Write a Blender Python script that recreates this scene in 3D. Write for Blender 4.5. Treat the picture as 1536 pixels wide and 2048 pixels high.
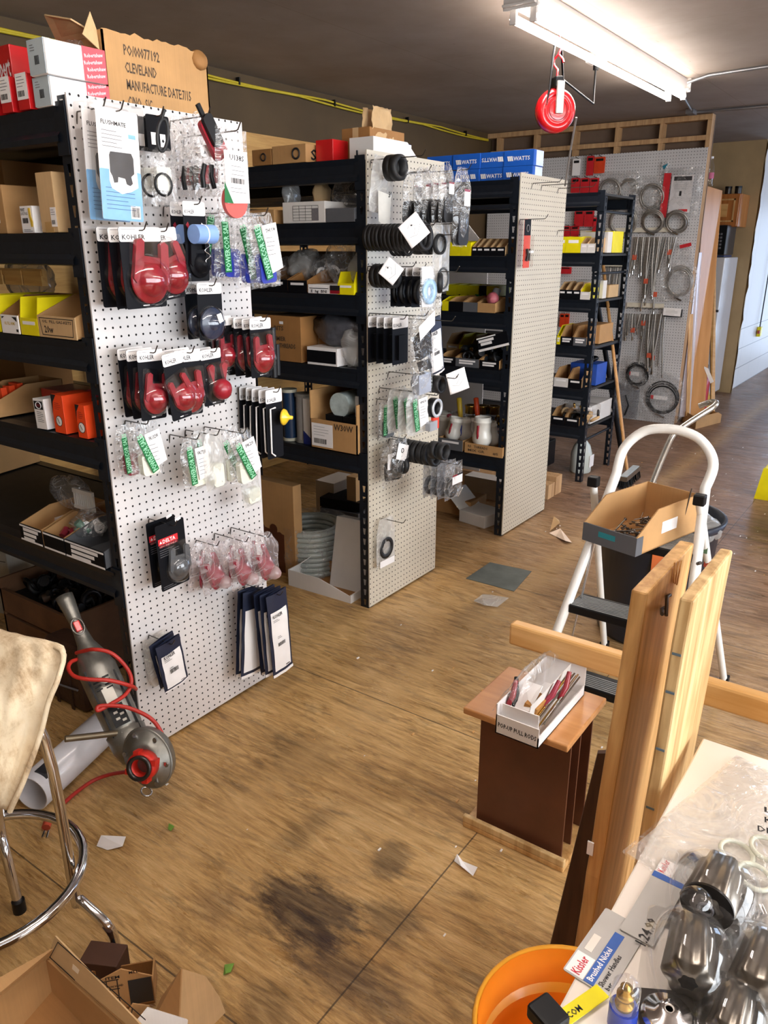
import bpy, math, random
from mathutils import Vector, Matrix, noise
scene = bpy.context.scene
for o in list(bpy.data.objects): bpy.data.objects.remove(o)
COL = scene.collection
PI = math.pi
R = math.radians

# ---------------------------------------------------------------- camera, world, exposure
FPX = 1539.0
PITCH = math.atan(527 / FPX)
AZ = math.atan(1162 / (FPX / math.cos(PITCH)))
H = 1.61
cam_d = bpy.data.cameras.new('camera')
cam_d.sensor_fit = 'VERTICAL'; cam_d.sensor_height = 36.0; cam_d.lens = 36.0 * FPX / 2048
cam_d.clip_start = 0.02; cam_d.clip_end = 100
cam = bpy.data.objects.new('camera', cam_d); COL.objects.link(cam)
cam.location = (0, 0, H); cam.rotation_euler = (PI / 2 - PITCH, 0, AZ - PI / 2)
scene.camera = cam

scene.view_settings.view_transform = 'Standard'
scene.view_settings.look = 'None'
scene.view_settings.gamma = 1.0
scene.view_settings.use_curve_mapping = False
scene.view_settings.exposure = 1.1
TUBE_W = 17.0      # emission of the fluorescent tubes
SIDE_W = 122.0    # daylight through the side window behind the camera's right shoulder
DAY_W = 46.0      # daylight through the window opening on the right
world = bpy.data.worlds.new('world'); scene.world = world; world.use_nodes = True
world.node_tree.nodes['Background'].inputs[0].default_value = (0.62, 0.78, 1.0, 1)
world.node_tree.nodes['Background'].inputs[1].default_value = 1.0

def area(name, loc, rot, sx, sy, power, col):
    d = bpy.data.lights.new(name, 'AREA'); d.shape = 'RECTANGLE'; d.size = sx; d.size_y = sy
    d.energy = power; d.color = col
    o = bpy.data.objects.new(name, d); COL.objects.link(o); o.location = loc; o.rotation_euler = rot
    return o
area('daylight_window', (9.7, -3.05, 1.5), (PI / 2, 0, 0), 3.6, 2.2, DAY_W, (0.52, 0.68, 1.0))
area('daylight_side_window', (1.2, -3.06, 1.55), (PI / 2, 0, 0), 5.0, 1.5, SIDE_W, (0.93, 0.97, 1.0))
area('daylight_doorway', (12.75, 1.25, 1.1), (PI / 2, 0, PI / 2), 1.1, 2.0, 7, (0.6, 0.75, 1.0))

# ---------------------------------------------------------------- pixel -> world on a real plane of the room
_F = Vector((math.cos(AZ) * math.cos(PITCH), math.sin(AZ) * math.cos(PITCH), -math.sin(PITCH)))
_R = Vector((math.sin(AZ), -math.cos(AZ), 0)); _U = _R.cross(_F)
def at(x, y, **k):
    d = _F * FPX + _R * (x - 768) - _U * (y - 1024)
    if 'Z' in k: t = (k['Z'] - H) / d.z
    elif 'Y' in k: t = k['Y'] / d.y
    else: t = k['X'] / d.x
    return d * t + Vector((0, 0, H))

# ---------------------------------------------------------------- materials
def srgb(h):
    if isinstance(h, str):
        h = h.lstrip('#'); c = [int(h[i:i + 2], 16) / 255 for i in (0, 2, 4)]
    else: c = h
    return tuple(((x / 12.92) if x <= 0.04045 else ((x + 0.055) / 1.055) ** 2.4) for x in c) + (1,)
MATS = {}
class NT:
    def __init__(s, name):
        s.m = bpy.data.materials.new(name); s.m.use_nodes = True; s.t = s.m.node_tree
        s.b = s.t.nodes['Principled BSDF']; s.out = s.t.nodes['Material Output']
    def n(s, typ, **k):
        nd = s.t.nodes.new(typ)
        for a, v in k.items():
            if a.startswith('i_'): nd.inputs[a[2:].replace('_', ' ')].default_value = v
            else: setattr(nd, a, v)
        return nd
    def l(s, a, b): s.t.links.new(a, b)
    def math(s, op, a, b=None, c=None):
        nd = s.n('ShaderNodeMath', operation=op)
        for i, q in enumerate((a, b, c)):
            if q is None: continue
            if isinstance(q, (int, float)): nd.inputs[i].default_value = q
            else: s.l(q, nd.inputs[i])
        return nd.outputs[0]
    def mix(s, fac, a, b):
        nd = s.n('ShaderNodeMix', data_type='RGBA')
        for i, q in ((0, fac), (6, a), (7, b)):
            if isinstance(q, (int, float, tuple)): nd.inputs[i].default_value = q
            else: s.l(q, nd.inputs[i])
        return nd.outputs[2]
    def ramp(s, fac, stops):
        nd = s.n('ShaderNodeValToRGB'); e = nd.color_ramp.elements
        e[0].position, e[0].color = stops[0]; e[1].position, e[1].color = stops[-1]
        for p, c in stops[1:-1]:
            q = e.new(p); q.color = c
        s.l(fac, nd.inputs[0]); return nd.outputs[0]
    def noise(s, vec, scale, detail=3, rough=.55, dist=0):
        nd = s.n('ShaderNodeTexNoise'); nd.inputs['Scale'].default_value = scale
        nd.inputs['Detail'].default_value = detail; nd.inputs['Roughness'].default_value = rough
        nd.inputs['Distortion'].default_value = dist
        if vec is not None: s.l(vec, nd.inputs['Vector'])
        return nd.outputs['Fac']
    def coord(s, kind='Object', scale=None):
        tc = s.n('ShaderNodeTexCoord').outputs[kind]
        if scale:
            mp = s.n('ShaderNodeMapping'); mp.inputs['Scale'].default_value = scale
            s.l(tc, mp.inputs[0]); return mp.outputs[0]
        return tc
    def bump(s, h, strength=.3, dist=.01):
        nd = s.n('ShaderNodeBump'); nd.inputs['Strength'].default_value = strength
        nd.inputs['Distance'].default_value = dist; s.l(h, nd.inputs['Height'])
        s.l(nd.outputs[0], s.b.inputs['Normal'])
    def set(s, **k):
        for a, v in k.items(): s.b.inputs[a.replace('_', ' ')].default_value = v

def mk(name, col, rough=.55, metal=0., var=.1, scale=14, bump=0., bscale=60, coat=0, trans=0, emit=None, spec=None):
    """plain procedural surface: base colour gently varied by noise"""
    if name in MATS: return MATS[name]
    t = NT(name); c = srgb(col)
    f = t.noise(t.coord(), scale, 3)
    a = tuple(min(1, x * (1 - var)) for x in c[:3]) + (1,); b = tuple(min(1, x * (1 + var)) for x in c[:3]) + (1,)
    t.l(t.ramp(f, [(.3, a), (.7, b)]), t.b.inputs['Base Color'])
    t.set(Roughness=rough, Metallic=metal)
    if spec is not None: t.b.inputs['Specular IOR Level'].default_value = spec
    if coat: t.b.inputs['Coat Weight'].default_value = coat; t.b.inputs['Coat Roughness'].default_value = .08
    if bump: t.bump(t.noise(t.coord(), bscale, 4), bump)
    if emit:
        t.b.inputs['Emission Color'].default_value = c; t.b.inputs['Emission Strength'].default_value = emit
    MATS[name] = t.m; return t.m

def film(name, tint, a0, a1, rough=.12, scale=9, bump=1., white=.8):
    """clear wrinkled plastic: see-through, fresnel gloss, milky where it creases"""
    if name in MATS: return MATS[name]
    t = NT(name); v = t.coord(); t.t.nodes.remove(t.b)
    n1 = t.noise(v, scale, 3, .5, 1.2)
    ridge = t.math('ABSOLUTE', t.math('SUBTRACT', n1, .5))
    fac = t.ramp(ridge, [(0., (a1,) * 3 + (1,)), (.035, (a0,) * 3 + (1,)), (1., (a0,) * 3 + (1,))])
    bp = t.n('ShaderNodeBump'); bp.inputs['Strength'].default_value = bump; bp.inputs['Distance'].default_value = .03; t.l(n1, bp.inputs['Height'])
    lw = t.n('ShaderNodeLayerWeight'); lw.inputs[0].default_value = .5; t.l(bp.outputs[0], lw.inputs['Normal'])
    ff = t.math('MINIMUM', t.math('ADD', .05, t.math('MULTIPLY', t.math('POWER', lw.outputs['Facing'], 3), .5)), .4)
    gl = t.n('ShaderNodeBsdfGlossy'); gl.inputs['Roughness'].default_value = rough; gl.inputs['Color'].default_value = (1, 1, 1, 1); t.l(bp.outputs[0], gl.inputs['Normal'])
    tr = t.n('ShaderNodeBsdfTransparent'); tr.inputs[0].default_value = (.97, .97, .97, 1)
    df = t.n('ShaderNodeBsdfDiffuse'); df.inputs[0].default_value = srgb(tint); tl = t.n('ShaderNodeBsdfTranslucent'); tl.inputs[0].default_value = srgb(tint)
    m1 = t.n('ShaderNodeMixShader'); t.l(ff, m1.inputs[0]); t.l(tr.outputs[0], m1.inputs[1]); t.l(gl.outputs[0], m1.inputs[2])
    m2 = t.n('ShaderNodeMixShader'); m2.inputs[0].default_value = .35; t.l(df.outputs[0], m2.inputs[1]); t.l(tl.outputs[0], m2.inputs[2])
    m3 = t.n('ShaderNodeMixShader'); t.l(fac, m3.inputs[0]); t.l(m1.outputs[0], m3.inputs[1]); t.l(m2.outputs[0], m3.inputs[2])
    t.l(m3.outputs[0], t.out.inputs[0])
    MATS[name] = t.m; return t.m

def wood(name, c0, c1, axis='Z', rough=.5, scale=1., rings=6, bump=.15, knots=True):
    if name in MATS: return MATS[name]
    t = NT(name)
    s = {'X': (1.2, 14, 14), 'Y': (14, 1.2, 14), 'Z': (14, 14, 1.2)}[axis]
    v = t.coord('Object', tuple(q * scale for q in s))
    g = t.noise(v, 1.6, 5, .6, .6); g2 = t.noise(v, rings, 3, .5)
    f = t.math('ADD', t.math('MULTIPLY', g, .65), t.math('MULTIPLY', g2, .35))
    t.l(t.ramp(f, [(.36, srgb(c0)), (.5, tuple((a + b) / 2 for a, b in zip(srgb(c0), srgb(c1)))), (.64, srgb(c1))]), t.b.inputs['Base Color'])
    t.set(Roughness=rough); t.bump(g2, bump, .004)
    MATS[name] = t.m; return t.m

def pegmat(name, col, axes, var=.05):
    t = NT(name); v = t.coord(); sp = t.n('ShaderNodeSeparateXYZ'); t.l(v, sp.inputs[0])
    d = []
    for a in axes:
        f = t.math('FRACT', t.math('ADD', t.math('DIVIDE', sp.outputs[a], .0254), 100.5))
        d.append(t.math('POWER', t.math('SUBTRACT', f, .5), 2))
    r = t.math('SQRT', t.math('ADD', d[0], d[1]))
    hole = t.math('LESS_THAN', r, .132)
    c = srgb(col); n = t.noise(v, 3, 5, .6)
    base = t.ramp(n, [(.3, tuple(x * (1 - var * 2) for x in c[:3]) + (1,)), (.7, c)])
    t.l(t.mix(hole, base, (.006, .005, .005, 1)), t.b.inputs['Base Color'])
    t.l(t.math('ADD', t.math('MULTIPLY', hole, .6), .32), t.b.inputs['Roughness'])
    MATS[name] = t.m; return t.m

# ---------------------------------------------------------------- mesh builder
_tx = {}
def text_mesh(s, bold=False):
    if s in _tx: return _tx[s]
    cu = bpy.data.curves.new('t', 'FONT'); cu.body = s; cu.size = 1; cu.resolution_u = 1
    cu.offset = .02 if bold else 0
    o = bpy.data.objects.new('t', cu); COL.objects.link(o)
    dg = bpy.context.evaluated_depsgraph_get(); me = bpy.data.meshes.new_from_object(o.evaluated_get(dg))
    vs = [v.co.copy() for v in me.vertices]; fs = [tuple(p.vertices) for p in me.polygons]
    w = max([v.x for v in vs] or [1])
    bpy.data.objects.remove(o); bpy.data.curves.remove(cu); bpy.data.meshes.remove(me)
    _tx[s] = (vs, fs, w); return _tx[s]

def T(x=0, y=0, z=0): return Matrix.Translation((x, y, z))
def RX(a): return Matrix.Rotation(R(a), 4, 'X')
def RY(a): return Matrix.Rotation(R(a), 4, 'Y')
def RZ(a): return Matrix.Rotation(R(a), 4, 'Z')

class MB:
    def __init__(s): s.v = []; s.f = []; s.mi = []; s.sm = []; s.mats = []
    def add(s, vs, fs, mat, M=None, smooth=False):
        if mat not in s.mats: s.mats.append(mat)
        k = len(s.v); i = s.mats.index(mat)
        s.v += [tuple(M @ Vector(v)) if M else tuple(v) for v in vs]
        s.f += [tuple(q + k for q in f) for f in fs]; s.mi += [i] * len(fs); s.sm += [smooth] * len(fs)
        return s
    def box(s, c, d, mat, M=None):
        x, y, z = c; a, b, e = d[0] / 2, d[1] / 2, d[2] / 2
        vs = [(x + i * a, y + j * b, z + k * e) for i in (-1, 1) for j in (-1, 1) for k in (-1, 1)]
        return s.add(vs, [(0, 1, 3, 2), (4, 6, 7, 5), (0, 4, 5, 1), (2, 3, 7, 6), (0, 2, 6, 4), (1, 5, 7, 3)], mat, M)
    def b2(s, lo, hi, mat, M=None):
        return s.box([(a + b) / 2 for a, b in zip(lo, hi)], [abs(b - a) for a, b in zip(lo, hi)], mat, M)
    def prism(s, pts, z0, z1, mat, M=None, smooth=False):
        n = len(pts)
        ar = sum(pts[i][0] * pts[(i + 1) % n][1] - pts[(i + 1) % n][0] * pts[i][1] for i in range(n))
        if ar < 0: pts = pts[::-1]
        vs = [(p[0], p[1], z0) for p in pts] + [(p[0], p[1], z1) for p in pts]
        s.add(vs, [tuple(range(n))[::-1], tuple(range(n, 2 * n))], mat, M)
        return s.add(vs, [(i, (i + 1) % n, n + (i + 1) % n, n + i) for i in range(n)], mat, M, smooth)
    def quad(s, pts, mat, M=None): return s.add(pts, [tuple(range(len(pts)))], mat, M)
    def slab(s, pts, th, mat, M=None):
        """closed thin slab over a 3-D quad/polygon"""
        p = [Vector(q) for q in pts]; nn = (p[1] - p[0]).cross(p[2] - p[0]).normalized() * th; n = len(p)
        vs = p + [q + nn for q in p]
        return s.add(vs, [tuple(range(n))[::-1], tuple(range(n, 2 * n))] + [(i, (i + 1) % n, n + (i + 1) % n, n + i) for i in range(n)], mat, M)
    def tube(s, path, r, mat, M=None, n=8, closed=False):
        P = [Vector(p) for p in path]; m = len(P); vs = []; fs = []
        rr = r if isinstance(r, (list, tuple)) else [r] * m
        up = None
        for i in range(m):
            if closed: t = P[(i + 1) % m] - P[i - 1]
            else: t = P[min(i + 1, m - 1)] - P[max(i - 1, 0)]
            t.normalize()
            if up is None:
                up = Vector((0, 0, 1)) if abs(t.z) < .9 else Vector((1, 0, 0))
            a = (up - t * up.dot(t))
            if a.length < 1e-5: a = t.orthogonal()
            a.normalize(); up = a; b = t.cross(a)
            vs += [P[i] + (a * math.cos(2 * PI * k / n) + b * math.sin(2 * PI * k / n)) * rr[i] for k in range(n)]
        for i in range(m if closed else m - 1):
            j = (i + 1) % m
            fs += [(i * n + k, i * n + (k + 1) % n, j * n + (k + 1) % n, j * n + k) for k in range(n)]
        s.add(vs, fs, mat, M, True)
        if not closed: s.add([v for v in vs[:n]], [tuple(range(n))[::-1]], mat, M); s.add([v for v in vs[-n:]], [tuple(range(n))], mat, M)
        return s
    def lathe(s, prof, mat, M=None, n=20, smooth=True):
        """profile of (radius, z); z is the axis"""
        vs = []; fs = []; m = len(prof)
        for r, z in prof: vs += [(r * math.cos(2 * PI * k / n), r * math.sin(2 * PI * k / n), z) for k in range(n)]
        for i in range(m - 1): fs += [(i * n + k, i * n + (k + 1) % n, (i + 1) * n + (k + 1) % n, (i + 1) * n + k) for k in range(n)]
        return s.add(vs, fs, mat, M, smooth)
    def cyl(s, r, z0, z1, mat, M=None, n=20, r2=None):
        r2 = r if r2 is None else r2
        s.lathe([(r, z0), (r2, z1)], mat, M, n)
        vs = [(r * math.cos(2 * PI * k / n), r * math.sin(2 * PI * k / n), z0) for k in range(n)] + [(r2 * math.cos(2 * PI * k / n), r2 * math.sin(2 * PI * k / n), z1) for k in range(n)]
        return s.add(vs, [tuple(range(n))[::-1], tuple(range(n, 2 * n))], mat, M)
    def rod(s, a, b, r, mat, M=None, n=8): return s.tube([a, b], r, mat, M, n)
    def ring(s, R0, r, mat, M=None, n=24, m=8, squash=1.):
        return s.tube([(R0 * math.cos(2 * PI * k / n), R0 * math.sin(2 * PI * k / n) * squash, 0) for k in range(n)], r, mat, M, m, True)
    def text(s, t, size, x, y, z, mat, M=None, fit=None, bold=True, center=False):
        vs, fs, w = text_mesh(t, bold)
        sx = size if fit is None else fit[0] / w; sy = size if fit is None else fit[1] / .72
        ox = -w * sx / 2 if center else 0
        return s.add([(x + ox + v.x * sx, y + v.y * sy, z) for v in vs], fs, mat, M)
    def grid(s, fn, nu, nv, mat, M=None, smooth=True, wrap=False):
        vs = [fn(i / (nu if wrap else nu - 1), j / (nv - 1)) for j in range(nv) for i in range(nu)]
        fs = [(j * nu + i, j * nu + (i + 1) % nu, (j + 1) * nu + (i + 1) % nu, (j + 1) * nu + i) for j in range(nv - 1) for i in range(nu if wrap else nu - 1)]
        return s.add(vs, fs, mat, M, smooth)
    def build(s, name, parent=None, loc=None, rot=None, bev=0, label=None, cat=None, group=None, kind=None, solid=0):
        me = bpy.data.meshes.new(name); me.from_pydata(s.v, [], s.f); me.update()
        for m in s.mats: me.materials.append(m)
        me.polygons.foreach_set('material_index', s.mi); me.polygons.foreach_set('use_smooth', s.sm)
        o = bpy.data.objects.new(name, me); COL.objects.link(o)
        if parent: o.parent = parent
        if loc is not None: o.location = loc
        if rot is not None: o.rotation_euler = rot
        if bev:
            b = o.modifiers.new('bevel', 'BEVEL'); b.width = bev; b.segments = 2; b.limit_method = 'ANGLE'; b.angle_limit = R(50)
        if solid:
            b = o.modifiers.new('solid', 'SOLIDIFY'); b.thickness = solid; b.offset = 0
        return tag(o, label, cat, group, kind)
def tag(o, label=None, cat=None, group=None, kind=None):
    if label: o['label'] = label
    if cat: o['category'] = cat
    if group: o['group'] = group
    if kind: o['kind'] = kind
    return o
def thing(name, label, cat, loc=(0, 0, 0), rot=(0, 0, 0), group=None):
    o = bpy.data.objects.new(name, None); COL.objects.link(o); o.location = loc; o.rotation_euler = rot
    o.empty_display_size = .05
    return tag(o, label, cat, group)
def copy_tree(o, parent=None, **k):
    c = o.copy(); COL.objects.link(c)
    if parent: c.parent = parent
    for ch in list(o.children): copy_tree(ch, c)
    for a, v in k.items():
        if a in ('label', 'group', 'category'): c[a] = v
    return c
BRD = (PI / 2, 0, 0)             # local x -> +X, y -> up, z -> out of an end board (-Y)
SHF = (PI / 2, 0, -PI / 2)       # local x -> -Y, y -> up, z -> out of a shelf front (-X)

# ---------------------------------------------------------------- common materials
STEEL = mk('shelf_steel', '#181e27', .40, .25, .15, 30, .03, coat=.1)
BLK = mk('black_plastic', '#101012', .42, 0, .2, spec=.3)
RUB = mk('black_rubber', '#151517', .55, 0, .2, 30)
WHITE = mk('white_paper', '#f0ecea', .6, 0, .03)
CARDK = mk('card_black', '#0c0d12', .5, 0, .15, spec=.15)
NAVY = mk('card_navy', '#1b2238', .45, 0, .12)
INK = mk('ink_black', '#141316', .6, 0, 0)
GREYINK = mk('ink_grey', '#6d6a6d', .6, 0, .2, 300)
RED = mk('flapper_red', '#8e1424', .38, 0, .12, 30, coat=.2)
CHROME = mk('chrome', '#d8d8da', .12, 1, .03)
WIRE = mk('zinc_wire', '#5a554f', .35, .9, .1)
def corr(name, c, var=.12):
    t = NT(name); v = t.coord(); cc = srgb(c)
    n = t.noise(v, 5, 4, .6); n2 = t.noise(t.coord('Object', (220, 3, 3)), 1, 1)
    f = t.math('ADD', t.math('MULTIPLY', n, .8), t.math('MULTIPLY', n2, .2))
    t.l(t.ramp(f, [(.35, tuple(x * (1 - var) for x in cc[:3]) + (1,)), (.65, tuple(min(1, x * (1 + var)) for x in cc[:3]) + (1,))]), t.b.inputs['Base Color'])
    t.set(Roughness=.75); MATS[name] = t.m; return t.m
KRAFT = corr('cardboard', '#b58a58'); KRAFT2 = corr('cardboard_pale', '#c9a678'); KRAFTD = corr('cardboard_inside', '#9a6c3a')
WBOARD = corr('white_cardboard', '#d9d5d0', .05); GREYB = corr('grey_cardboard', '#55565a', .08)
YEL = mk('yellow_plastic', '#e8d80f', .4, 0, .06); BLUEB = mk('blue_box', '#1558b8', .45, 0, .05)
BAG = film('clear_bag', '#f6f4f2', .05, .3, .12, 12, .7)
BAGW = film('milky_bag', '#eeece8', .30, .5, .2, 8, .5)
BAGD = film('grey_bag', '#a0a0a4', .3, .6, .2, 7, .6)
CLEAR = film('clear_blister', '#ffffff', .0, .03, .06, 3, .15)
GREEN = mk('green_strip', '#0f6b35', .4, 0, .1)
LGREEN = mk('green_print', '#9ad8b0', .5, 0, .1)
YINK = mk('gold_ink', '#d8b33a', .5, 0, .1)
# ================================================================ THE SETTING
def floor_mat():
    t = NT('plywood_floor'); v = t.coord(); sp = t.n('ShaderNodeSeparateXYZ'); t.l(v, sp.inputs[0])
    X, Y = sp.outputs[0], sp.outputs[1]
    gv = t.coord('Object', (12, 1.7, 1)); g = t.noise(gv, 2.0, 7, .66, 1.9)
    gv2 = t.coord('Object', (75, 7, 1)); g2 = t.noise(gv2, 1.7, 5, .75, .8)
    bl = t.noise(v, 1.6, 5, .6)
    f = t.math('ADD', t.math('ADD', t.math('MULTIPLY', g, .46), t.math('MULTIPLY', g2, .30)), t.math('MULTIPLY', bl, .24))
    near = t.ramp(f, [(.36, srgb('#7d5c33')), (.45, srgb('#b38b54')), (.53, srgb('#d2aa6f')), (.64, srgb('#e6c48e'))])
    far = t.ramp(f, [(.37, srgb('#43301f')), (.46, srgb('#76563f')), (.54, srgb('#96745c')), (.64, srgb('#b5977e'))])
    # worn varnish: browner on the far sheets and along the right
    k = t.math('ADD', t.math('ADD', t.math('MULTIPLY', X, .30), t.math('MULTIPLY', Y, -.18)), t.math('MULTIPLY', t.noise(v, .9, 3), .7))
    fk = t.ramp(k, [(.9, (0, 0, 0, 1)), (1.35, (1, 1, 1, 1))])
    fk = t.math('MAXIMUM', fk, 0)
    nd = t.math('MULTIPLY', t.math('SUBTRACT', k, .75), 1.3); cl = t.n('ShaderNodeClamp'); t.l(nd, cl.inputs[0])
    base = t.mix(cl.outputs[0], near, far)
    # dark soiled streaks following the grain
    st = t.noise(t.coord('Object', (7, 1.9, 1)), 1.5, 7, .74, .7)
    base = t.mix(t.math('MULTIPLY', t.ramp(st, [(.54, (0, 0, 0, 1)), (.68, (1, 1, 1, 1))]), .5), base, srgb('#4a3826'))
    # pale scuffs
    sc = t.noise(t.coord('Object', (2, 7, 1)), 2.4, 6, .75)
    base = t.mix(t.math('MULTIPLY', t.ramp(sc, [(.63, (0, 0, 0, 1)), (.74, (1, 1, 1, 1))]), .45), base, srgb('#c8a880'))
    # the dark stain, taken up unevenly by the grain
    gm = t.ramp(g, [(.38, (1, 1, 1, 1)), (.66, (.72, .72, .72, 1))])
    dash = t.noise(t.coord('Object', (30, 5, 1)), 1.2, 4, .6, .4)
    base = t.mix(t.math('MULTIPLY', t.ramp(dash, [(.58, (0, 0, 0, 1)), (.68, (1, 1, 1, 1))]), .42), base, srgb('#54401f'))
    def blob(cx, cy, rx, ry, e0, e1, col, amt):
        nonlocal base
        nz = t.noise(t.coord('Object', (16, 5, 1)), 1.3, 7, .75)
        dx = t.math('DIVIDE', t.math('SUBTRACT', X, cx), rx); dy = t.math('DIVIDE', t.math('SUBTRACT', Y, cy), ry)
        r = t.math('ADD', t.math('SQRT', t.math('ADD', t.math('POWER', dx, 2), t.math('POWER', dy, 2))), t.math('MULTIPLY', t.math('SUBTRACT', nz, .2), 1.3))
        base = t.mix(t.math('MULTIPLY', t.math('MULTIPLY', t.ramp(r, [(e0, (1, 1, 1, 1)), (e1, (0, 0, 0, 1))]), amt), gm), base, srgb(col))
    blob(1.14, 1.06, .19, .32, .7, 2.1, '#2c1a17', .95)
    blob(1.05, .86, .15, .34, .6, 2.0, '#3a2420', .8)
    blob(1.24, .86, .12, .16, .7, 1.6, '#33231a', .6)
    blob(1.40, .98, .14, .11, .7, 1.5, '#33241b', .6)
    blob(1.02, 1.25, .14, .14, .6, 1.6, '#4f2e24', .45)
    blob(1.36, 1.25, .25, .10, .6, 1.6, '#4a3824', .45)
    blob(.86, .95, .22, .16, .6, 1.5, '#3a2a1e', .5)
    blob(1.62, 1.5, .25, .3, .7, 1.5, '#4a361f', .4)
    blob(2.9, 1.5, .5, .2, .8, 1.4, '#5a4430', .4)
    # streak of sunlight along the aisle, painted into the floor colour
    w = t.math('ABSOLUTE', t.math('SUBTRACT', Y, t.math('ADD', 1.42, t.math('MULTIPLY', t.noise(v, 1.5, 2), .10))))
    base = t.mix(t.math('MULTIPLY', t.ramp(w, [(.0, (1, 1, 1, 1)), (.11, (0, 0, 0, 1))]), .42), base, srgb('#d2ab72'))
    # sheet seams
    def seam(sock, off, pitch):
        fr = t.math('FRACT', t.math('ADD', t.math('DIVIDE', t.math('SUBTRACT', sock, off), pitch), 50.5))
        return t.math('LESS_THAN', t.math('ABSOLUTE', t.math('SUBTRACT', fr, .5)), .0022 / pitch)
    sm = t.math('MAXIMUM', seam(X, 2.035, 1.22), seam(Y, .836, 2.44))
    base = t.mix(t.math('MULTIPLY', sm, .75), base, srgb('#2a1c12'))
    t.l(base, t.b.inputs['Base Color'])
    rr = t.ramp(t.noise(t.coord('Object', (7, 1.5, 1)), 2.5, 5, .7), [(.35, (.24,) * 3 + (1,)), (.65, (.50,) * 3 + (1,))])
    t.l(rr, t.b.inputs['Roughness'])
    t.bump(t.math('ADD', t.math('MULTIPLY', f, 1.), t.math('MULTIPLY', t.noise(t.coord('Object', (18, 2.2, 1)), 3, 5, .65, .6), 1.6)), .75, .012)
    return t.m
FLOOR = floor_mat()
def ceil_mat():
    t = NT('ceiling_board'); v = t.coord(); sp = t.n('ShaderNodeSeparateXYZ'); t.l(v, sp.inputs[0])
    n = t.noise(v, 2, 5, .6)
    base = t.ramp(n, [(.3, srgb('#897a6e')), (.7, srgb('#9c8e83'))])
    def seam(sock, off, pitch, w):
        fr = t.math('FRACT', t.math('ADD', t.math('DIVIDE', t.math('SUBTRACT', sock, off), pitch), 50.5))
        return t.math('LESS_THAN', t.math('ABSOLUTE', t.math('SUBTRACT', fr, .5)), w / pitch)
    sm = t.math('MAXIMUM', seam(sp.outputs[1], 1.67, 1.22, .003), seam(sp.outputs[0], 4.58, 2.44, .002))
    nail = t.noise(t.coord('Object', (6, 22, 1)), 1.7, 1)
    nl = t.math('GREATER_THAN', nail, .79)
    base = t.mix(t.math('MULTIPLY', t.math('MAXIMUM', sm, nl), .4), base, srgb('#6b5a49'))
    t.l(base, t.b.inputs['Base Color']); t.set(Roughness=.7); return t.m
CEIL = ceil_mat()
WALLB = mk('brown_wallboard', '#544229', .75, 0, .12, 3, .05)
TANW = mk('tan_wallboard', '#a98f67', .8, 0, .1, 4, .08)
STUD = wood('stud_timber', '#a88058', '#cda679', 'Z', .6)
PINE = wood('pine_rail', '#c8924f', '#dfb073', 'Y', .4, .7)
BROWNB = mk('wall_backing_brown', '#6f5a4a', .8, 0, .06)

def S(name, lo, hi, mat, bev=0, **k): return MB().b2(lo, hi, mat).build(name, kind='structure', bev=bev, **k)
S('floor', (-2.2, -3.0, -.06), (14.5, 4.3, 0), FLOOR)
S('ceiling', (-2.2, -3.0, 2.71), (14.5, 4.3, 2.80), CEIL)
S('wall_left', (-2.2, 4.14, 0), (14.5, 4.26, 2.71), WALLB)
S('wall_near', (-2.2, -3.0, 0), (-2.1, 4.14, 2.71), WALLB)
w = MB()
w.b2((-2.1, -3.0, 0), (-1.4, -2.95, 2.71), TANW); w.b2((3.8, -3.0, 0), (7.8, -2.95, 2.71), TANW); w.b2((-1.4, -3.0, 0), (3.8, -2.95, .75), TANW); w.b2((-1.4, -3.0, 2.35), (3.8, -2.95, 2.71), TANW); w.b2((11.6, -3.0, 0), (12.9, -2.95, 2.71), TANW)
w.b2((7.8, -3.0, 0), (11.6, -2.95, .35), TANW); w.b2((7.8, -3.0, 2.6), (11.6, -2.95, 2.71), TANW)
w.build('wall_right', kind='structure')
for nm, xa, xb, za, zb in (('window_1', -1.4, 3.8, .75, 2.35), ('window_2', 7.8, 11.6, .35, 2.6)):
    w = MB(); WF = mk('window_frame_white', '#d8d6d2', .4)
    for a, b in (((xa, za), (xb, za + .05)), ((xa, zb - .05), (xb, zb)), ((xa, za), (xa + .05, zb)), ((xb - .05, za), (xb, zb)), (((xa + xb) / 2 - .025, za), ((xa + xb) / 2 + .025, zb))): w.b2((a[0], -3.0, a[1]), (b[0], -2.94, b[1]), WF)
    w.build(nm, kind='structure')
w = MB(); w.b2((12.45, 1.93, 0), (12.55, 2.02, 2.71), TANW); w.b2((12.45, .7, 2.2), (12.55, 1.93, 2.71), TANW); w.b2((12.45, -3.0, 0), (12.55, .7, 2.71), TANW)
w.build('wall_far', kind='structure')
DRED = mk('dark_red_paint', '#5a1a18', .5, 0, .1)
w = MB(); w.b2((12.38, 1.86, 0), (12.45, 1.97, 2.25), DRED); w.b2((12.38, .66, 2.18), (12.45, 1.86, 2.27), DRED); w.b2((12.38, .66, 0), (12.45, .76, 2.18), DRED)
w.build('door_1', kind='structure')
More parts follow.
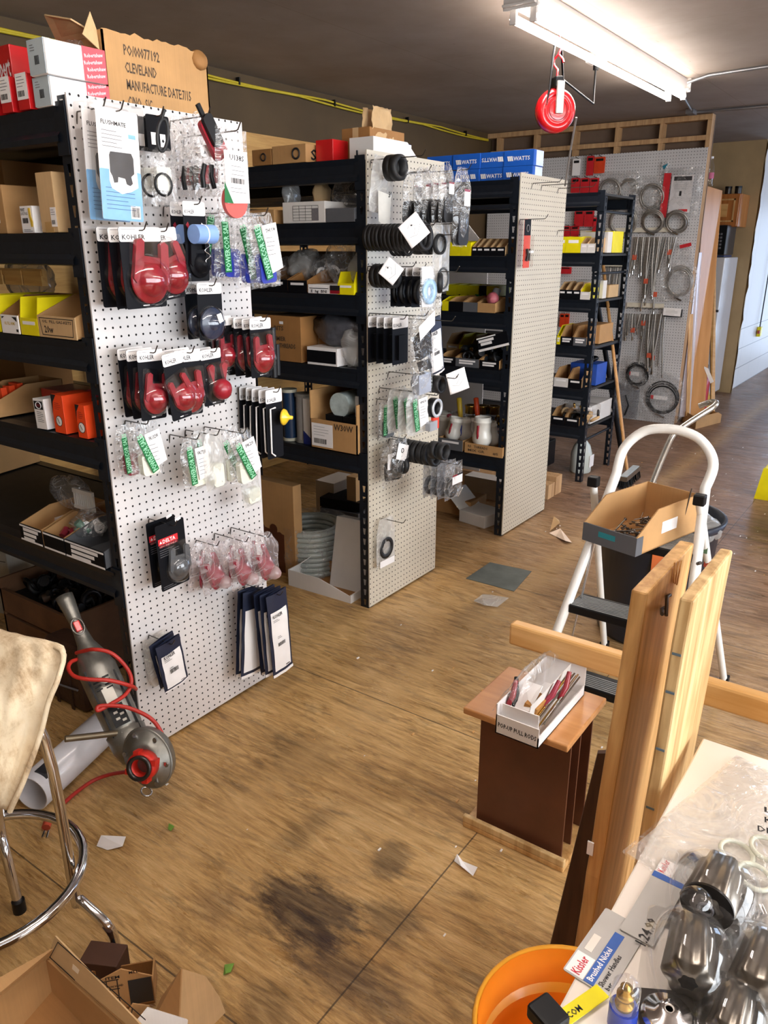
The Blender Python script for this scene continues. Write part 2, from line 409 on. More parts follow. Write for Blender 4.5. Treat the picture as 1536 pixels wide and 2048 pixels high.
# plastered stub wall beside the kitchenette and the white board-clad wall beyond it
S('wall_stub', (9.72, 1.93, 0), (9.80, 4.14, 2.71), TANW)
def siding():
    t = NT('white_siding'); v = t.coord(); sp = t.n('ShaderNodeSeparateXYZ'); t.l(v, sp.inputs[0])
    fr = t.math('FRACT', t.math('DIVIDE', sp.outputs[2], .235))
    ln = t.math('MULTIPLY', t.math('LESS_THAN', fr, .04), t.math('LESS_THAN', sp.outputs[2], .72))
    ln2 = t.math('LESS_THAN', t.math('FRACT', t.math('DIVIDE', sp.outputs[0], .6)), .008)
    base = t.mix(t.math('MAXIMUM', ln, t.math('MULTIPLY', ln2, .5)), srgb('#e6e3df'), srgb('#9c9896'))
    t.l(base, t.b.inputs['Base Color']); t.set(Roughness=.45); return t.m
S('wall_corridor', (9.80, 1.97, 0), (12.45, 2.05, 2.71), siding())
# ragged torn edge of the plaster on the stub wall
w = MB(); random.seed(3); pts = [(1.925, z) for z in (0, 2.71)]
p = [(1.93, 0)] + [(1.925 - random.uniform(.0, .025), i * .12) for i in range(23)] + [(1.93, 2.71)]
w.add([(9.715, a, b) for a, b in p] + [(9.80, 1.95, b) for a, b in p], [(i, i + 1, len(p) + i + 1, len(p) + i) for i in range(len(p) - 1)], TANW)
w.build('trim_1', kind='structure')
# plywood lining on the left wall behind the shelving
PLY = wood('plywood_sheet', '#b8894a', '#d6aa66', 'X', .6)
S('trim_2', (2.0, 4.10, 0), (5.6, 4.14, 2.355), PLY)

# stud partition carrying the far pegboard
w = MB()
w.b2((7.60, 1.97, 2.66), (7.69, 4.14, 2.705), STUD)
w.b2((7.60, 1.97, 2.50), (7.64, 4.10, 2.54), STUD)
w.b2((7.60, 1.97, 0.0), (7.69, 4.14, .04), STUD)
for k in range(6):
    y = 1.99 + k * .406
    w.b2((7.605, y - .019, .04), (7.69, y + .019, 2.66), STUD)
w.b2((7.70, 1.97, 0), (7.72, 4.14, 2.705), BROWNB)
w.build('wall_back', kind='structure', bev=.002)

PEGW = pegmat('pegboard_white', '#dbd6d4', (0, 2)); PEGC = pegmat('pegboard_cream', '#cfc6b4', (0, 2)); PEGB = pegmat('pegboard_far', '#cfcdcd', (1, 2))
BOARD_X = [(1.31, 1.925), (2.635, 3.215), (3.865, 4.455)]
YB = [1.925, 1.965, 1.905]   # face of each end board
for i, (x0, x1) in enumerate(BOARD_X):
    m = (PEGW, PEGC, PEGC)[i]; h = (1.985, 1.975, 1.975)[i]
    lb = ['white pegboard end panel nearest the camera, crowded with hanging red parts', 'cream pegboard end panel of the second shelving unit hung with black rubber rings', 'nearly bare cream pegboard end panel with one orange packet'][i]
    MB().b2((x0, YB[i], .01), (x1, YB[i] + .006, h), m).build('pegboard_panel', label=lb, cat='pegboard', group='pegboard end panels')
MB().b2((7.585, 1.975, .0), (7.598, 4.10, 2.44), PEGB).build('pegboard_panel', label='large grey-white pegboard on the far stud wall hung with steel hoses', cat='pegboard')

# ================================================================ shelving units
def plate(mb, x0, x1, z0, z1, fn):
    """perforated upright plate: columns of tapered slots (real holes). fn maps (u, z) to a point"""
    p = .0508; n = int((z1 - z0) / p); mid = (x0 + x1) / 2
    for i in range(n):
        a = z0 + i * p; b = a + p
        o = [(x0, a), (x1, a), (x1, b), (x0, b)]; k = [(mid - .0045, a + .012), (mid + .0045, a + .012), (mid + .0085, a + .042), (mid - .0085, a + .042)]
        vs = [fn(*q) for q in o + k]
        mb.add(vs, [(0, 1, 5, 4), (1, 2, 6, 5), (2, 3, 7, 6), (3, 0, 4, 7)], STEEL)
def make_unit(x0, x1, y0, y1, h, levels, label, over=0):
    t = thing('shelving_unit', label, 'shelving unit', (x0, y0, 0), group='black steel shelving units')
    dx = x1 - x0; dy = y1 - y0; W = .042; D = .038
    for fx in (0, 1):
        for fy in (0, 1):
            m = MB(); X = 0 if fx == 0 else dx; sx = 1 if fx == 0 else -1; Y = 0 if fy == 0 else dy; sy = 1 if fy == 0 else -1
            plate(m, 0, W, 0, h, lambda u, z: (X, Y + sy * u, z))          # faces the shelf front
            plate(m, 0, D, 0, h, lambda u, z: (X + sx * u, Y, z))           # faces the end of the unit
            m.b2((X + sx * .0, Y + sy * W, 0), (X + sx * .006, Y + sy * (W + .003), h), STEEL)
            m.build('post', t, solid=.002)
    for z in levels:
        for X, s in ((0, -1), (dx, 1)):
            prof = [(0, 0), (s * .012, 0), (s * .012, -.0), (s * .006, -.022), (s * .006, -.055), (s * .016, -.068), (s * .016, -.082), (s * .0, -.085), (s * -.02, -.085), (s * -.02, -.08), (s * -.002, -.078), (s * -.002, -.004), (s * -.03, -.004), (s * -.03, 0)]
            m = MB(); n = len(prof)
            vs = [(X + a, .03, z + b) for a, b in prof] + [(X + a, dy - .03, z + b) for a, b in prof]
            m.add(vs, [(i, (i + 1) % n, n + (i + 1) % n, n + i) for i in range(n)], STEEL)
            for yy in (.0, dy - .048): m.b2((X + s * .004, yy, z - .115), (X + s * .0085, yy + .048, z + .012), STEEL)   # riveted end plates
            m.build('beam', t)
        MB().b2((.002, .012, z - .018), (dx - .002, dy - .012, z - .004), mk('shelf_deck', '#2a2724', .6, .1, .2)).build('shelf_deck', t)
    for z in (.30, .95, 1.45, h - .13):
        for yy in (.02, dy - .02):
            MB().rod((.0, yy, z), (dx, yy, z + .0), .0095, STEEL).build('cross_bar', t)
    return t
make_unit(1.315, 1.92, 1.935, 3.9, 1.985, [1.955, 1.65, 1.36, 1.07, .655], 'nearest black steel shelving unit behind the white pegboard with red parts')
make_unit(2.64, 3.215, 1.975, 3.95, 1.975, [1.945, 1.71, 1.425, 1.12, .74], 'second black steel shelving unit between the first and third end boards')
make_unit(3.87, 4.455, 1.915, 3.9, 1.975, [1.945, 1.57, 1.275, .97, .475], 'third black steel shelving unit, behind the bare cream board')
make_unit(5.20, 5.78, 1.955, 3.9, 1.97, [1.955, 1.58, 1.28, .97, .675, .40], 'farthest black steel shelving unit with open end posts and no board')

# ================================================================ fluorescent strips, wiring, reel
FIXW = mk('fixture_white', '#cfc8c2', .4, 0, .03)
TUBE = mk('tube_glow', '#fff8f2', .3, 0, 0, emit=TUBE_W)
def fixture(x0, y, label, ln=2.44):
    t = thing('fluorescent_fixture', label, 'ceiling light', (x0, y, 2.71), group='fluorescent strip lights')
    m = MB(); pr = [(-.055, 0), (-.06, -.02), (-.055, -.07), (.055, -.07), (.06, -.02), (.055, 0)]
    n = len(pr); m.add([(.0, a, b) for a, b in pr] + [(ln, a, b) for a, b in pr], [(i, (i + 1) % n, n + (i + 1) % n, n + i) for i in range(n)] + [tuple(range(n))[::-1], tuple(range(n, 2 * n))], FIXW)
    m.build('housing', t)
    for x in (0, ln):
        m = MB(); s = 1 if x else -1
        m.b2((x - .006, -.085, -.085), (x + .006, .085, -.0), FIXW)
        for y2 in (-.05, .05): m.b2((x - s * .03 - .006, y2 - .016, -.135), (x - s * .03 + .012, y2 + .016, -.07), FIXW)
        m.b2((x - .03, -.08, -.075), (x + .03, .08, -.065), FIXW)
        m.build('end_cap', t, bev=.002)
    for y2 in (-.05, .05): MB().rod((.03, y2, -.112), (ln - .03, y2, -.112), .019, TUBE, n=12).build('light_tube', t)
    return t
fixture(3.60, 1.82, 'long twin-tube fluorescent strip light above the red cord reel')
fixture(-.75, .75, 'twin-tube fluorescent strip light overhead behind the camera')
fixture(1.2, -1.5, 'twin-tube fluorescent strip light over the right side of the room')
fixture(4.6, -1.5, 'twin-tube fluorescent strip light farther along the right side of the room')
GALV = mk('galvanised_steel', '#9a9a9c', .35, .8, .1)
m = MB(); m.tube([(5.95, 1.735, 2.67), (5.95, 1.60, 2.698), (5.89, 1.2, 2.698), (5.8, .3, 2.698)], .011, GALV)
m.build('conduit', label='thin steel conduit bending away from the far end of the light', cat='conduit')
m = MB(); m.rod((6.06, 1.83, 2.67), (7.25, 2.06, 2.695), .010, GALV); m.box((7.34, 2.08, 2.69), (.12, .06, .035), GALV); m.tube([(7.40, 2.06, 2.695), (7.42, 1.7, 2.695), (7.5, .4, 2.695)], .010, GALV)
m.tube([(7.40, 2.03, 2.695), (7.45, 1.7, 2.695), (7.53, .4, 2.695)], .010, GALV)
m.build('conduit', label='steel conduit with a small junction fitting above the stud partition', cat='conduit')
# outlet box
t = thing('outlet_box', 'small grey ceiling outlet box beside the light with a plug in it', 'outlet box', (4.98, 2.00, 2.71))
MB().b2((-.05, -.05, -.055), (.05, .05, 0), FIXW).build('box_body', t, bev=.005)
MB().cyl(.017, -.09, -.055, BLK, n=12).build('plug', t)
# cord reel
REDG = mk('reel_red', '#d4161f', .25, 0, .04, coat=.6)
rc = at(1110, 222, X=4.15); RS = .60
t = thing('cord_reel', 'round red retractable cord reel hanging from a hook under the ceiling', 'cord reel', rc)
Mr = RZ(46) @ RY(-90)
m = MB(); m.lathe([(a_ * RS, b_ * .8) for a_, b_ in [(0, .052), (.07, .055), (.10, .05), (.112, .046), (.115, .050), (.150, .045), (.172, .028), (.178, .0), (.172, -.028), (.150, -.045), (.0, -.052)]], REDG, Mr, 40)
m.build('housing', t)
m = MB(); m.lathe([(.078 * RS, .046), (.081 * RS, .0475), (.084 * RS, .046)], mk('reel_groove', '#8f0f14', .4), Mr, 32); m.build('rim_groove', t)
MB().box((.0, .02, .055), (.016, .04, .15), mk('reel_bracket', '#b8b4b0', .4, .6), RZ(46) @ T(-.056, -.02, 0)).build('bracket', t, bev=.003)
MB().b2((-.052, -.016, .10), (.03, .026, .155), BLK, RZ(46)).build('bracket_cap', t, bev=.008)
m = MB(); m.tube([(.0, 0, .15), (.0, .0, .19), (.0, .02, .21), (0, .025, .235), (0, .0, .26), (0, -.025, .235), (0, -.03, .22)], .006, REDG); m.tube([(0, 0, .26), (0, -.015, .29), (0, 0, .32)], .006, REDG)
m.build('hook', t)
cz = 2.71 - rc.z
MB().rod((0, 0, .31), (0, 0, cz), .004, REDG).build('ceiling_eye', t)
pl = Vector((4.98, 2.0, 2.62)) - rc
m = MB(); m.tube([pl, pl + Vector((0, 0, -.10)), pl + Vector((-.12, -.05, -.2)), (.3, .1, .20), (.1, .03, .30), (.0, .02, .34), (-.02, .02, .25), (-.06, .01, .1), (-.07, .02, .02)], .006, BLK)
m.build('power_cord', t)
e = at(1130, 372, X=4.3) - rc
m = MB(); m.tube([(.0, -.12, -.04), e * .5 + Vector((0, -.06, .0)), e], .0055, mk('cord_grey', '#77706a', .5)); m.build('drop_cord', t)
# yellow cable stapled along the corner of ceiling and left wall
YC = mk('yellow_cable', '#c9b22a', .5, 0, .1)
t = thing('electrical_cable', 'yellow electrical cable sagging along the top of the left wall', 'cable', (0, 0, 0))
for dz in (0, .014):
    pts = []; 
    for i in range(64):
        x = -1.9 + i * .15; pts.append((x, 4.11 + .004 * math.sin(x * 3), 2.665 - dz - .02 * abs(math.sin(x * 1.9 + dz * 40))))
    MB().tube(pts, .0075, YC, n=6).build('strand', t)
for i in range(9): MB().box((-.9 + i * 1.0, 4.112, 2.655), (.012, .03, .045), BLK).build('staple', t)
# ================================================================ goods hanging on the end boards
ORD = ['front', 'second', 'third', 'fourth', 'fifth', 'sixth', 'seventh']
def rot_of(base, tilt=0, yaw=0):
    b = Matrix.Rotation(PI / 2, 4, 'X')
    if base is SHF: b = Matrix.Rotation(-PI / 2, 4, 'Z') @ b
    return (b @ RZ(tilt) @ RY(yaw)).to_euler()
def hung(name, label, cat, p, tilt=0, yaw=0, group=None): return thing(name, label, cat, p, rot_of(BRD, tilt, yaw), group)
def hook(p, yface, ln, label, tip=.022):
    """plain wire peg hook: plate of two prongs at the board, arm out, tip turned up"""
    m = MB(); y0 = yface - p.y
    m.tube([(0, -.03, y0 * -1 * -1 + 0 if False else -(p.y - yface) * -1), (0, -.03, 0)][:0] or [(0, -.028, -.001), (0, -.006, .004), (0, 0, .006), (0, .001, ln - .02), (0, .004, ln - .012), (0, tip, ln)], .0019, WIRE, n=6)
    o = m.build('peg_hook', None, (p.x, yface, p.z + .003), BRD, label=label, cat='hook', group='wire hooks on the end boards')
    return o
def rrect(w, h, x0=0, y0=0, r=.006, n=3):
    pts = []
    for cx, cy, a0 in ((w - r, h - r, 0), (r, h - r, 90), (r, r, 180), (w - r, r, 270)):
        for k in range(n + 1):
            a = R(a0 + 90 * k / n); pts.append((x0 + cx + r * math.cos(a), y0 + cy + r * math.sin(a)))
    return pts
def bag(w, h, t, seed=0, g=.55, mat=None, wr=.006, y0=.012, x0=0, nu=13, nv=16):
    """pillow shaped poly bag hanging from the origin, gathered at the top"""
    m = MB(); of = Vector((seed * 3.1, seed * 1.7, 0))
    def side(s):
        def fn(u, v):
            e = min(1, v * 3.2); ww = w * (g + (1 - g) * e ** .7) * (1 - .06 * (v > .93))
            x = x0 + (u - .5) * ww; y = y0 - v * h
            prof = (math.sin(PI * u) ** .6) * (math.sin(PI * min(1, .08 + v * .92)) ** .55)
            k = noise.noise(Vector((u * 3, v * 4, s * 4)) + of) * wr * 1.6 + noise.noise(Vector((u * 8, v * 5, s * 4)) + of) * wr * .6
            ed = 1 if 0 < u < 1 and 0 < v < 1 else .25
            x += noise.noise(Vector((v * 5, s, u)) + of) * wr * 1.2
            return (x, y + noise.noise(Vector((u * 4, 3, v)) + of) * wr, s * t * .5 * prof + k * ed)
        return fn
    m.grid(side(1), nu, nv, mat or BAG); m.grid(side(-1), nu, nv, mat or BAG)
    return m
def barcode(m, x, y, w, h, z, mat=INK):
    random.seed(int(w * 9999)); c = x
    while c < x + w:
        b = random.choice((.0008, .0014, .002)); m.b2((c, y, z), (c + b, y + h, z + .0002), mat); c += b + random.choice((.0008, .0015))
def lines(m, x, y, w, n, dy, z, mat=GREYINK, th=.0014):
    for i in range(n): m.b2((x, y - i * dy, z), (x + w * (1 if i % 3 else .75), y - i * dy + th, z + .0002), mat)

FL_RED = RED
def flapper(m, s, mat, ball=True, n=28, arms=True, z=.0, y=0, x=0):
    Mx = T(x, y, z)
    m.lathe([(0, .040 * s), (.012 * s, .041 * s), (.014 * s, .036 * s), (.030 * s, .030 * s), (.037 * s, .016 * s), (.040 * s, .010 * s), (.052 * s, .008 * s), (.055 * s, .004 * s), (.052 * s, .0), (0, 0)], mat, Mx, n)
    if arms:
        for k in (-1, 1): m.prism([(k * .044 * s, -.01 * s), (k * .026 * s, .02 * s), (k * .024 * s, .085 * s), (k * .034 * s, .092 * s), (k * .046 * s, .085 * s), (k * .053 * s, .0)], .002 * s, .014 * s, mat, Mx)
        m.prism([(-.028 * s, .04 * s), (.028 * s, .04 * s), (.028 * s, .054 * s), (-.028 * s, .054 * s)], .003 * s, .010 * s, mat, Mx)
def flapper_card(t, w, h, hh, head, mat=RED, s=1., fx=0, fy=None, card=CARDK, text='KOHLER', style='red', rot=0):
    MB().prism(rrect(w, h, -w / 2, -h + .012), -.0006, .0006, card).build('backing_card', t)
    hd = MB().prism(rrect(w, hh, -w / 2, .012 - hh), .0007, .0012, WHITE).build('card_header', t)
    m = MB(); m.text(text, 1, -w / 2 + .008, .012 - hh + .006, .0014, INK, fit=(w * .55, .012)); m.b2((-w / 2 + .008, .006, .0014), (-w / 2 + w * .4, .007, .0016), GREYINK)
    m.b2((-w * .1, -h + .018, .0008), (w * .06, -h + .0205, .0011), WHITE); m.b2((w * .08, -h + .0188, .0008), (w * .3, -h + .0197, .0011), GREYINK)
    m.build('lettering', hd)
    fy = -h * .62 if fy is None else fy; Mr = T(fx, fy, .002) @ RZ(rot)
    m = MB()
    if style == 'red': k = MB(); flapper(k, s, mat); m.add(k.v, k.f, mat, Mr, True)
    elif style == 'ball':
        k = MB(); k.lathe([(0, .062 * s), (.02 * s, .059 * s), (.036 * s, .046 * s), (.042 * s, .028 * s), (.036 * s, .010 * s), (.020 * s, .0), (0, 0)], mat, T(0, 0, 0), 24); k.prism([(-.03 * s, .02 * s), (-.018 * s, .09 * s), (-.03 * s, .10 * s), (-.05 * s, .09 * s)], .003, .014, mat); k.prism([(.03 * s, .02 * s), (.018 * s, .09 * s), (.03 * s, .10 * s), (.05 * s, .09 * s)], .003, .014, mat)
        m.add(k.v, k.f, mat, Mr, True)
    elif style == 'disc':
        k = MB(); k.lathe([(0, .012), (.030 * s, .014), (.036 * s, .010), (.052 * s, .012), (.056 * s, .006), (.052 * s, 0), (0, 0)], mat, None, 30); k.lathe([(0, .026), (.018 * s, .024), (.024 * s, .012)], mat, None, 20)
        m.add(k.v, k.f, mat, Mr, True)
    m.build('flapper', t)
    # moulded clear blister following the part
    k = MB()
    k.lathe([(0, .047 * s), (.030 * s, .044 * s), (.046 * s, .026 * s), (.060 * s, .014 * s), (.064 * s, .0)], CLEAR, None, 24)
    if style != 'disc': k.prism(rrect(.112 * s, .075 * s, -.056 * s, .03 * s), .0, .019 * s, CLEAR)
    m = MB(); m.add(k.v, k.f, CLEAR, Mr, True); m.build('blister', t)

def series(hx, hy, b, d0, n, gap, make, label, hooklabel, tilt=0, name='blister_card', cat='blister card', group=None, jit=2, hl=None, dx=0, dz=0):
    """n packs on one hook; the first is the front one, d0 from the board"""
    p = at(hx, hy, Y=YB[b] - d0)
    rnd = random.Random(int(hx * 7 + hy))
    for i in range(n):
        q = Vector((p.x + dx * i + rnd.uniform(-.002, .002), YB[b] - d0 + gap * i, p.z + dz * i))
        lab = label if n == 1 else label + (', front one' if i == 0 else ', %s from front' % ORD[i])
        nm, ct = ('parts_pouch', 'pouch') if 'pouch' in label else ('parts_bag', 'parts bag') if ('bag' in label and 'bagged pale' not in label) else (name, cat)
        t = hung(nm, lab, ct, q, tilt + rnd.uniform(-jit, jit), rnd.uniform(-2, 2) if n > 1 else 0, group)
        make(t, i)
    if hooklabel: hook(p, YB[b], hl or d0 + .035, hooklabel)
    return p

GR1 = 'packs on the first end board'
# --- large red flapper cards, upper left
series(278, 464, 0, .155, 3, .045, lambda t, i: flapper_card(t, .135, .205, .036, '', s=1.12, fx=.012, fy=-.122, rot=-8 + i * 3), 'white-headed card with large red flapper, upper left of the board', 'wire hook carrying the large red flapper cards', group=GR1)
series(322, 466, 0, .115, 1, .04, lambda t, i: flapper_card(t, .105, .19, .036, '', s=.95, fx=.02, fy=-.115, rot=14), 'red flapper pack tilted outward at the right of the large red cards', 'wire hook passing in front of the tilted red flapper', tilt=6, group=GR1)
# --- blue roll and black ball
def roll_card(t, i):
    w, h = .082, .215
    MB().prism(rrect(w, h, -w / 2, -h + .012), -.0006, .0006, CARDK).build('backing_card', t)
    MB().prism(rrect(w, .038, -w / 2, -.026), .0007, .0012, WHITE).build('card_header', t)
    m = MB(); m.text('KOHLER', 1, -.036, -.02, .0014, INK, fit=(.036, .010)); m.prism([(-.034, -.05), (-.026, -.042), (-.018, -.058), (-.026, -.062)], .0008, .0012, RED); m.prism([(.024, -.044), (.034, -.05), (.032, -.062), (.02, -.056)], .0008, .0012, WHITE); m.build('lettering', t)
    m = MB(); m.cyl(.026, -.036, .036, mk('roll_blue', '#7d9fd6', .5), T(.004, -.075, .028) @ RY(90), 22); m.cyl(.0262, -.002, .002, WHITE, T(.004, -.075, .028) @ RY(90), 22); m.build('blue_float', t)
    k = MB(); flapper(k, .72, CARDK); m = MB(); m.add(k.v, k.f, CARDK, T(.004, -.155, .002), True); m.build('flapper', t)
    m = MB(); m.tube([(.004 + .010 * math.sin(j * .9), -.098 - j * .004, .040) for j in range(14)], .0012, CHROME, n=5); m.build('chain', t)
series(388, 412, 0, .135, 2, .055, roll_card, 'narrow card with light blue float roll over black flapper', 'wire hook holding the blue roll cards', group=GR1)
# --- navy disc cards
def disc_card(t, i):
    flapper_card(t, .098, .165, .032, '', mat=mk('flapper_navy', '#1f2c45', .35, coat=.3), s=.85, fx=-.002, fy=-.105, style='disc')
    if i == 0: MB().prism([(-.004, -.078), (.014, -.074), (.024, -.098), (.006, -.104)], .03, .0305, WHITE).build('price_tag', t)
series(418, 574, 0, .12, 2, .055, disc_card, 'white-headed black card with dark navy round flapper', 'wire hook holding the navy flapper cards', tilt=-1, group=GR1)
# --- red row in the middle
series(300, 708, 0, .14, 3, .045, lambda t, i: flapper_card(t, .088, .195, .032, '', s=.80, fx=.008, fy=-.125, rot=-6), 'card with small red flapper, left of the middle row', 'wire hook holding the left small red flapper cards', group=GR1)
series(374, 708, 0, .15, 2, .05, lambda t, i: flapper_card(t, .098, .190, .034, '', s=.84, fx=.004, fy=-.125, rot=4), 'card with red flapper in the centre of the middle row', 'wire hook holding the centre red flapper cards', group=GR1)
series(345, 714, 0, .185, 1, .05, lambda t, i: flapper_card(t, .072, .19, .034, '', s=.72, fx=.016, fy=-.118, rot=20), 'slanting narrow red flapper card overlapping the middle row', None, tilt=8, group=GR1)
series(421, 706, 0, .13, 2, .045, lambda t, i: flapper_card(t, .082, .17, .030, '', s=.78, fx=.014, fy=-.110, style='ball'), 'card with red ball flapper, right of the middle row', 'wire hook holding the red ball cards', group=GR1)
# --- red right group
series(520, 644, 0, .155, 4, .035, lambda t, i: flapper_card(t, .094, .185, .034, '', s=.82, fx=.006, fy=-.115, rot=4), 'card with two-eared red flapper, right edge of the board', 'wire hook holding the cards with red flappers at the right edge', group=GR1)
series(446, 640, 0, .06, 2, .03, lambda t, i: flapper_card(t, .075, .18, .030, '', s=.7, fx=.006, fy=-.11), 'half hidden red flapper card beside the navy cards', None, group=GR1)
# --- black valve tubes with yellow knob
def valve_card(t, i):
    w, h = .078, .235
    MB().prism(rrect(w, h, -w / 2, -h + .012), -.0006, .0006, CARDK).build('backing_card', t)
    MB().prism(rrect(w, .045, -w / 2, -.033), .0007, .0012, WHITE).build('card_header', t)
    MB().text('KOHLER', 1, -.034, -.028, .0014, INK, fit=(.044, .012)).build('lettering', t)
    m = MB(); m.tube([(-.004, -.048, .010), (-.028, -.050, .010), (-.029, -.2, .010), (-.012, -.213, .010)], .0028, WHITE, n=6); m.build('white_tube', t)
    m = MB(); m.cyl(.0105, -.215, -.055, BLK, T(-.010, 0, .016) @ RX(-90) @ T(0, 0, 0) @ Matrix.Scale(-1, 4, (0, 0, 1)), 12); m.cyl(.009, -.16, -.06, BLK, T(.010, 0, .014) @ RX(-90) @ Matrix.Scale(-1, 4, (0, 0, 1)), 12); m.build('valve_tube', t)
    if i == 0: m = MB(); m.lathe([(0, .040), (.006, .039), (.007, .028), (.016, .020), (.026, .012), (.028, .006), (.0, .0)], mk('knob_yellow', '#e8c22c', .3, coat=.4), T(.022, -.083, .014) @ RY(18), 24); m.build('yellow_knob', t)
series(546, 786, 0, .135, 5, .030, valve_card, 'tall black valve card with white tube', 'wire hook holding the tall black valve cards', group=GR1, tilt=-1)

# --- flush valve blister, top left
def flush_card(t, i):
    w, h = .125, .262
    MB().prism(rrect(w, h, -w / 2, -h + .008), .0, .0012, WHITE).build('backing_card', t)
    MB().prism(rrect(w, h * .46, -w / 2, -h + .008, .004), .0013, .0016, mk('card_sky', '#7fb2de', .45)).build('blue_panel', t)
    m = MB(); m.text('FLUSHMATE', 1, -w / 2 + .012, -.030, .0018, INK, fit=(.075, .010)); lines(m, -w / 2 + .012, -.045, .06, 5, .009, .0018)
    lines(m, -w / 2 + .014, -.178, .088, 6, .010, .0019, mk('ink_blue', '#3a628f', .6)); m.b2((.03, -.055, .0018), (.052, -.045, .002), mk('card_sky2', '#7fb2de')); m.b2((.024, -h + .014, .0018), (.054, -h + .046, .002), WHITE); barcode(m, .028, -h + .018, .022, .024, .0021); m.build('lettering', t)
    MB().prism([(-.032, -.083), (.036, -.083), (.048, -.10), (.052, -.17), (.03, -.182), (0, -.190), (-.03, -.178), (-.036, -.16)], .0019, .0022, WHITE).build('picture_window', t)
    m = MB(); m.prism([(-.028, -.092), (.034, -.090), (.040, -.102), (.040, -.138), (.030, -.146), (.034, -.162), (.026, -.168), (.016, -.165), (.012, -.152), (-.010, -.150), (-.012, -.163), (-.022, -.165), (-.026, -.150), (-.032, -.14), (-.032, -.10)], .0024, .0040, mk('print_dark', '#3d3c3e', .5)); m.build('printed_tank', t)
    m = MB(); m.prism(rrect(w + .022, h + .03, -w / 2 - .011, -h - .008), -.014, .012, CLEAR); m.build('clamshell', t)
series(232, 226, 0, .12, 2, .055, flush_card, 'clear clamshell, white and blue card picturing a dark tank', 'wire hook reaching over the clamshell packs at the top left', tilt=-3, group=GR1, jit=1)
hook(at(180, 222, Y=YB[0] - .06), YB[0], .13, 'second wire hook at the top left, left of the clamshells')
# --- black cards with tubing
def tubing_pack(t, i):
    MB().prism(rrect(.078, .085, -.035, -.078), -.0006, .0006, CARDK).build('backing_card', t)
    m = MB(); m.b2((-.022, -.066, .0008), (-.004, -.036, .001), WHITE); m.b2((.008, -.070, .0008), (.026, -.038, .001), WHITE); m.prism([(.017, -.05), (.022, -.055), (.017, -.06), (.012, -.055)], .0011, .0013, INK); m.build('lettering', t)
    bag(.088, .15, .035, 4 + i, y0=-.07, x0=.01).build('bag', t)
    m = MB(); m.prism(rrect(.05, .06, -.02, -.18), -.004, .008, mk('part_white', '#d8d8cf', .5)); m.ring(.028, .0035, BLK, T(-.004, -.165, .012), 20, 6); m.build('contents', t)
series(312, 236, 0, .10, 2, .05, tubing_pack, 'small black card over a bag of white fittings and black tubing', 'wire hook holding the small black card packs', group=GR1, jit=3)
p = at(322, 232, Y=YB[0] - .16)
t = hung('cable_loop', 'loop of thick black rubber tube hung in front of the small black cards', 'hose', p, -14)
MB().ring(.040, .0045, RUB, T(.008, -.045, .004) @ RZ(90), 28, 8, .42).build('loop', t); MB().rod((0, -.008, .004), (.006, .018, .004), .004, RUB).build('tie', t)
# --- bag of black and red clips
def clip_pack(t, i):
    bag(.100, .215, .05, 11 + i, wr=.007).build('bag', t)
    m = MB(); m.prism(rrect(.045, .03, -.03, -.10), .018, .0185, WHITE); m.text('A', .014, -.02, -.094, .0188, INK); m.build('paper_label', t)
    m = MB(); m.prism([(-.03, -.15), (.0, -.12), (.035, -.13), (.03, -.165), (-.02, -.17)], .0, .012, RED); m.build('red_part', t)
    m = MB()
    for a in (-10, 16): m.tube([(-.01 + a * .001, -.12, .018), (-.02 + a * .0012, -.15, .02), (-.014 + a * .0015, -.18, .018)], .007, BLK)
    m.build('black_part', t)
series(405, 236, 0, .14, 3, .045, clip_pack, 'clear bag of black and red clips near the top of the board', 'wire hook holding the bags of clips', group=GR1, jit=5)
p = at(398, 232, Y=YB[0] - .175)
t = hung('grip_pack', 'red and black wedge part leaning out of the bags of clips', 'spare part', p, 32)
m = MB(); m.prism(rrect(.052, .11, -.02, -.12, .012), .0, .014, RED); m.build('red_body', t); m = MB(); m.prism(rrect(.036, .085, -.014, -.085, .012), .0145, .026, BLK); m.b2((-.005, -.01, .01), (.007, .03, .018), BLK); m.build('black_grip', t)
# --- U138S bag
def u_bag(t, i):
    bag(.125, .245, .035, 21, g=.96, wr=.004).build('bag', t)
    m = MB(); m.prism([(-.050, -.050), (.038, -.046), (.045, -.180), (-.042, -.186)], .021, .0213, WHITE); m.build('paper_label', t)
    m = MB(); m.text('U138S', 1, -.030, -.072, .0216, INK, fit=(.055, .014)); lines(m, -.024, -.088, .05, 3, .011, .0216); barcode(m, -.026, -.132, .052, .014, .0216); lines(m, -.03, -.145, .06, 2, .01, .0216); m.build('lettering', t)
    m = MB(); m.cyl(.045, .0, .012, mk('disc_salmon', '#c9564f', .45), T(-.006, -.178, .006), 26); m.build('red_disc', t)
    m = MB(); m.prism([(-.052, -.13), (-.02, -.185), (-.054, -.185)], .022, .0223, GREEN); m.build('green_corner', t)
series(462, 266, 0, .20, 1, 0, u_bag, 'clear bag with printed white label and red disc at the top right corner', 'wire hook sticking out past the top right corner', tilt=-2, group=GR1, hl=.24)

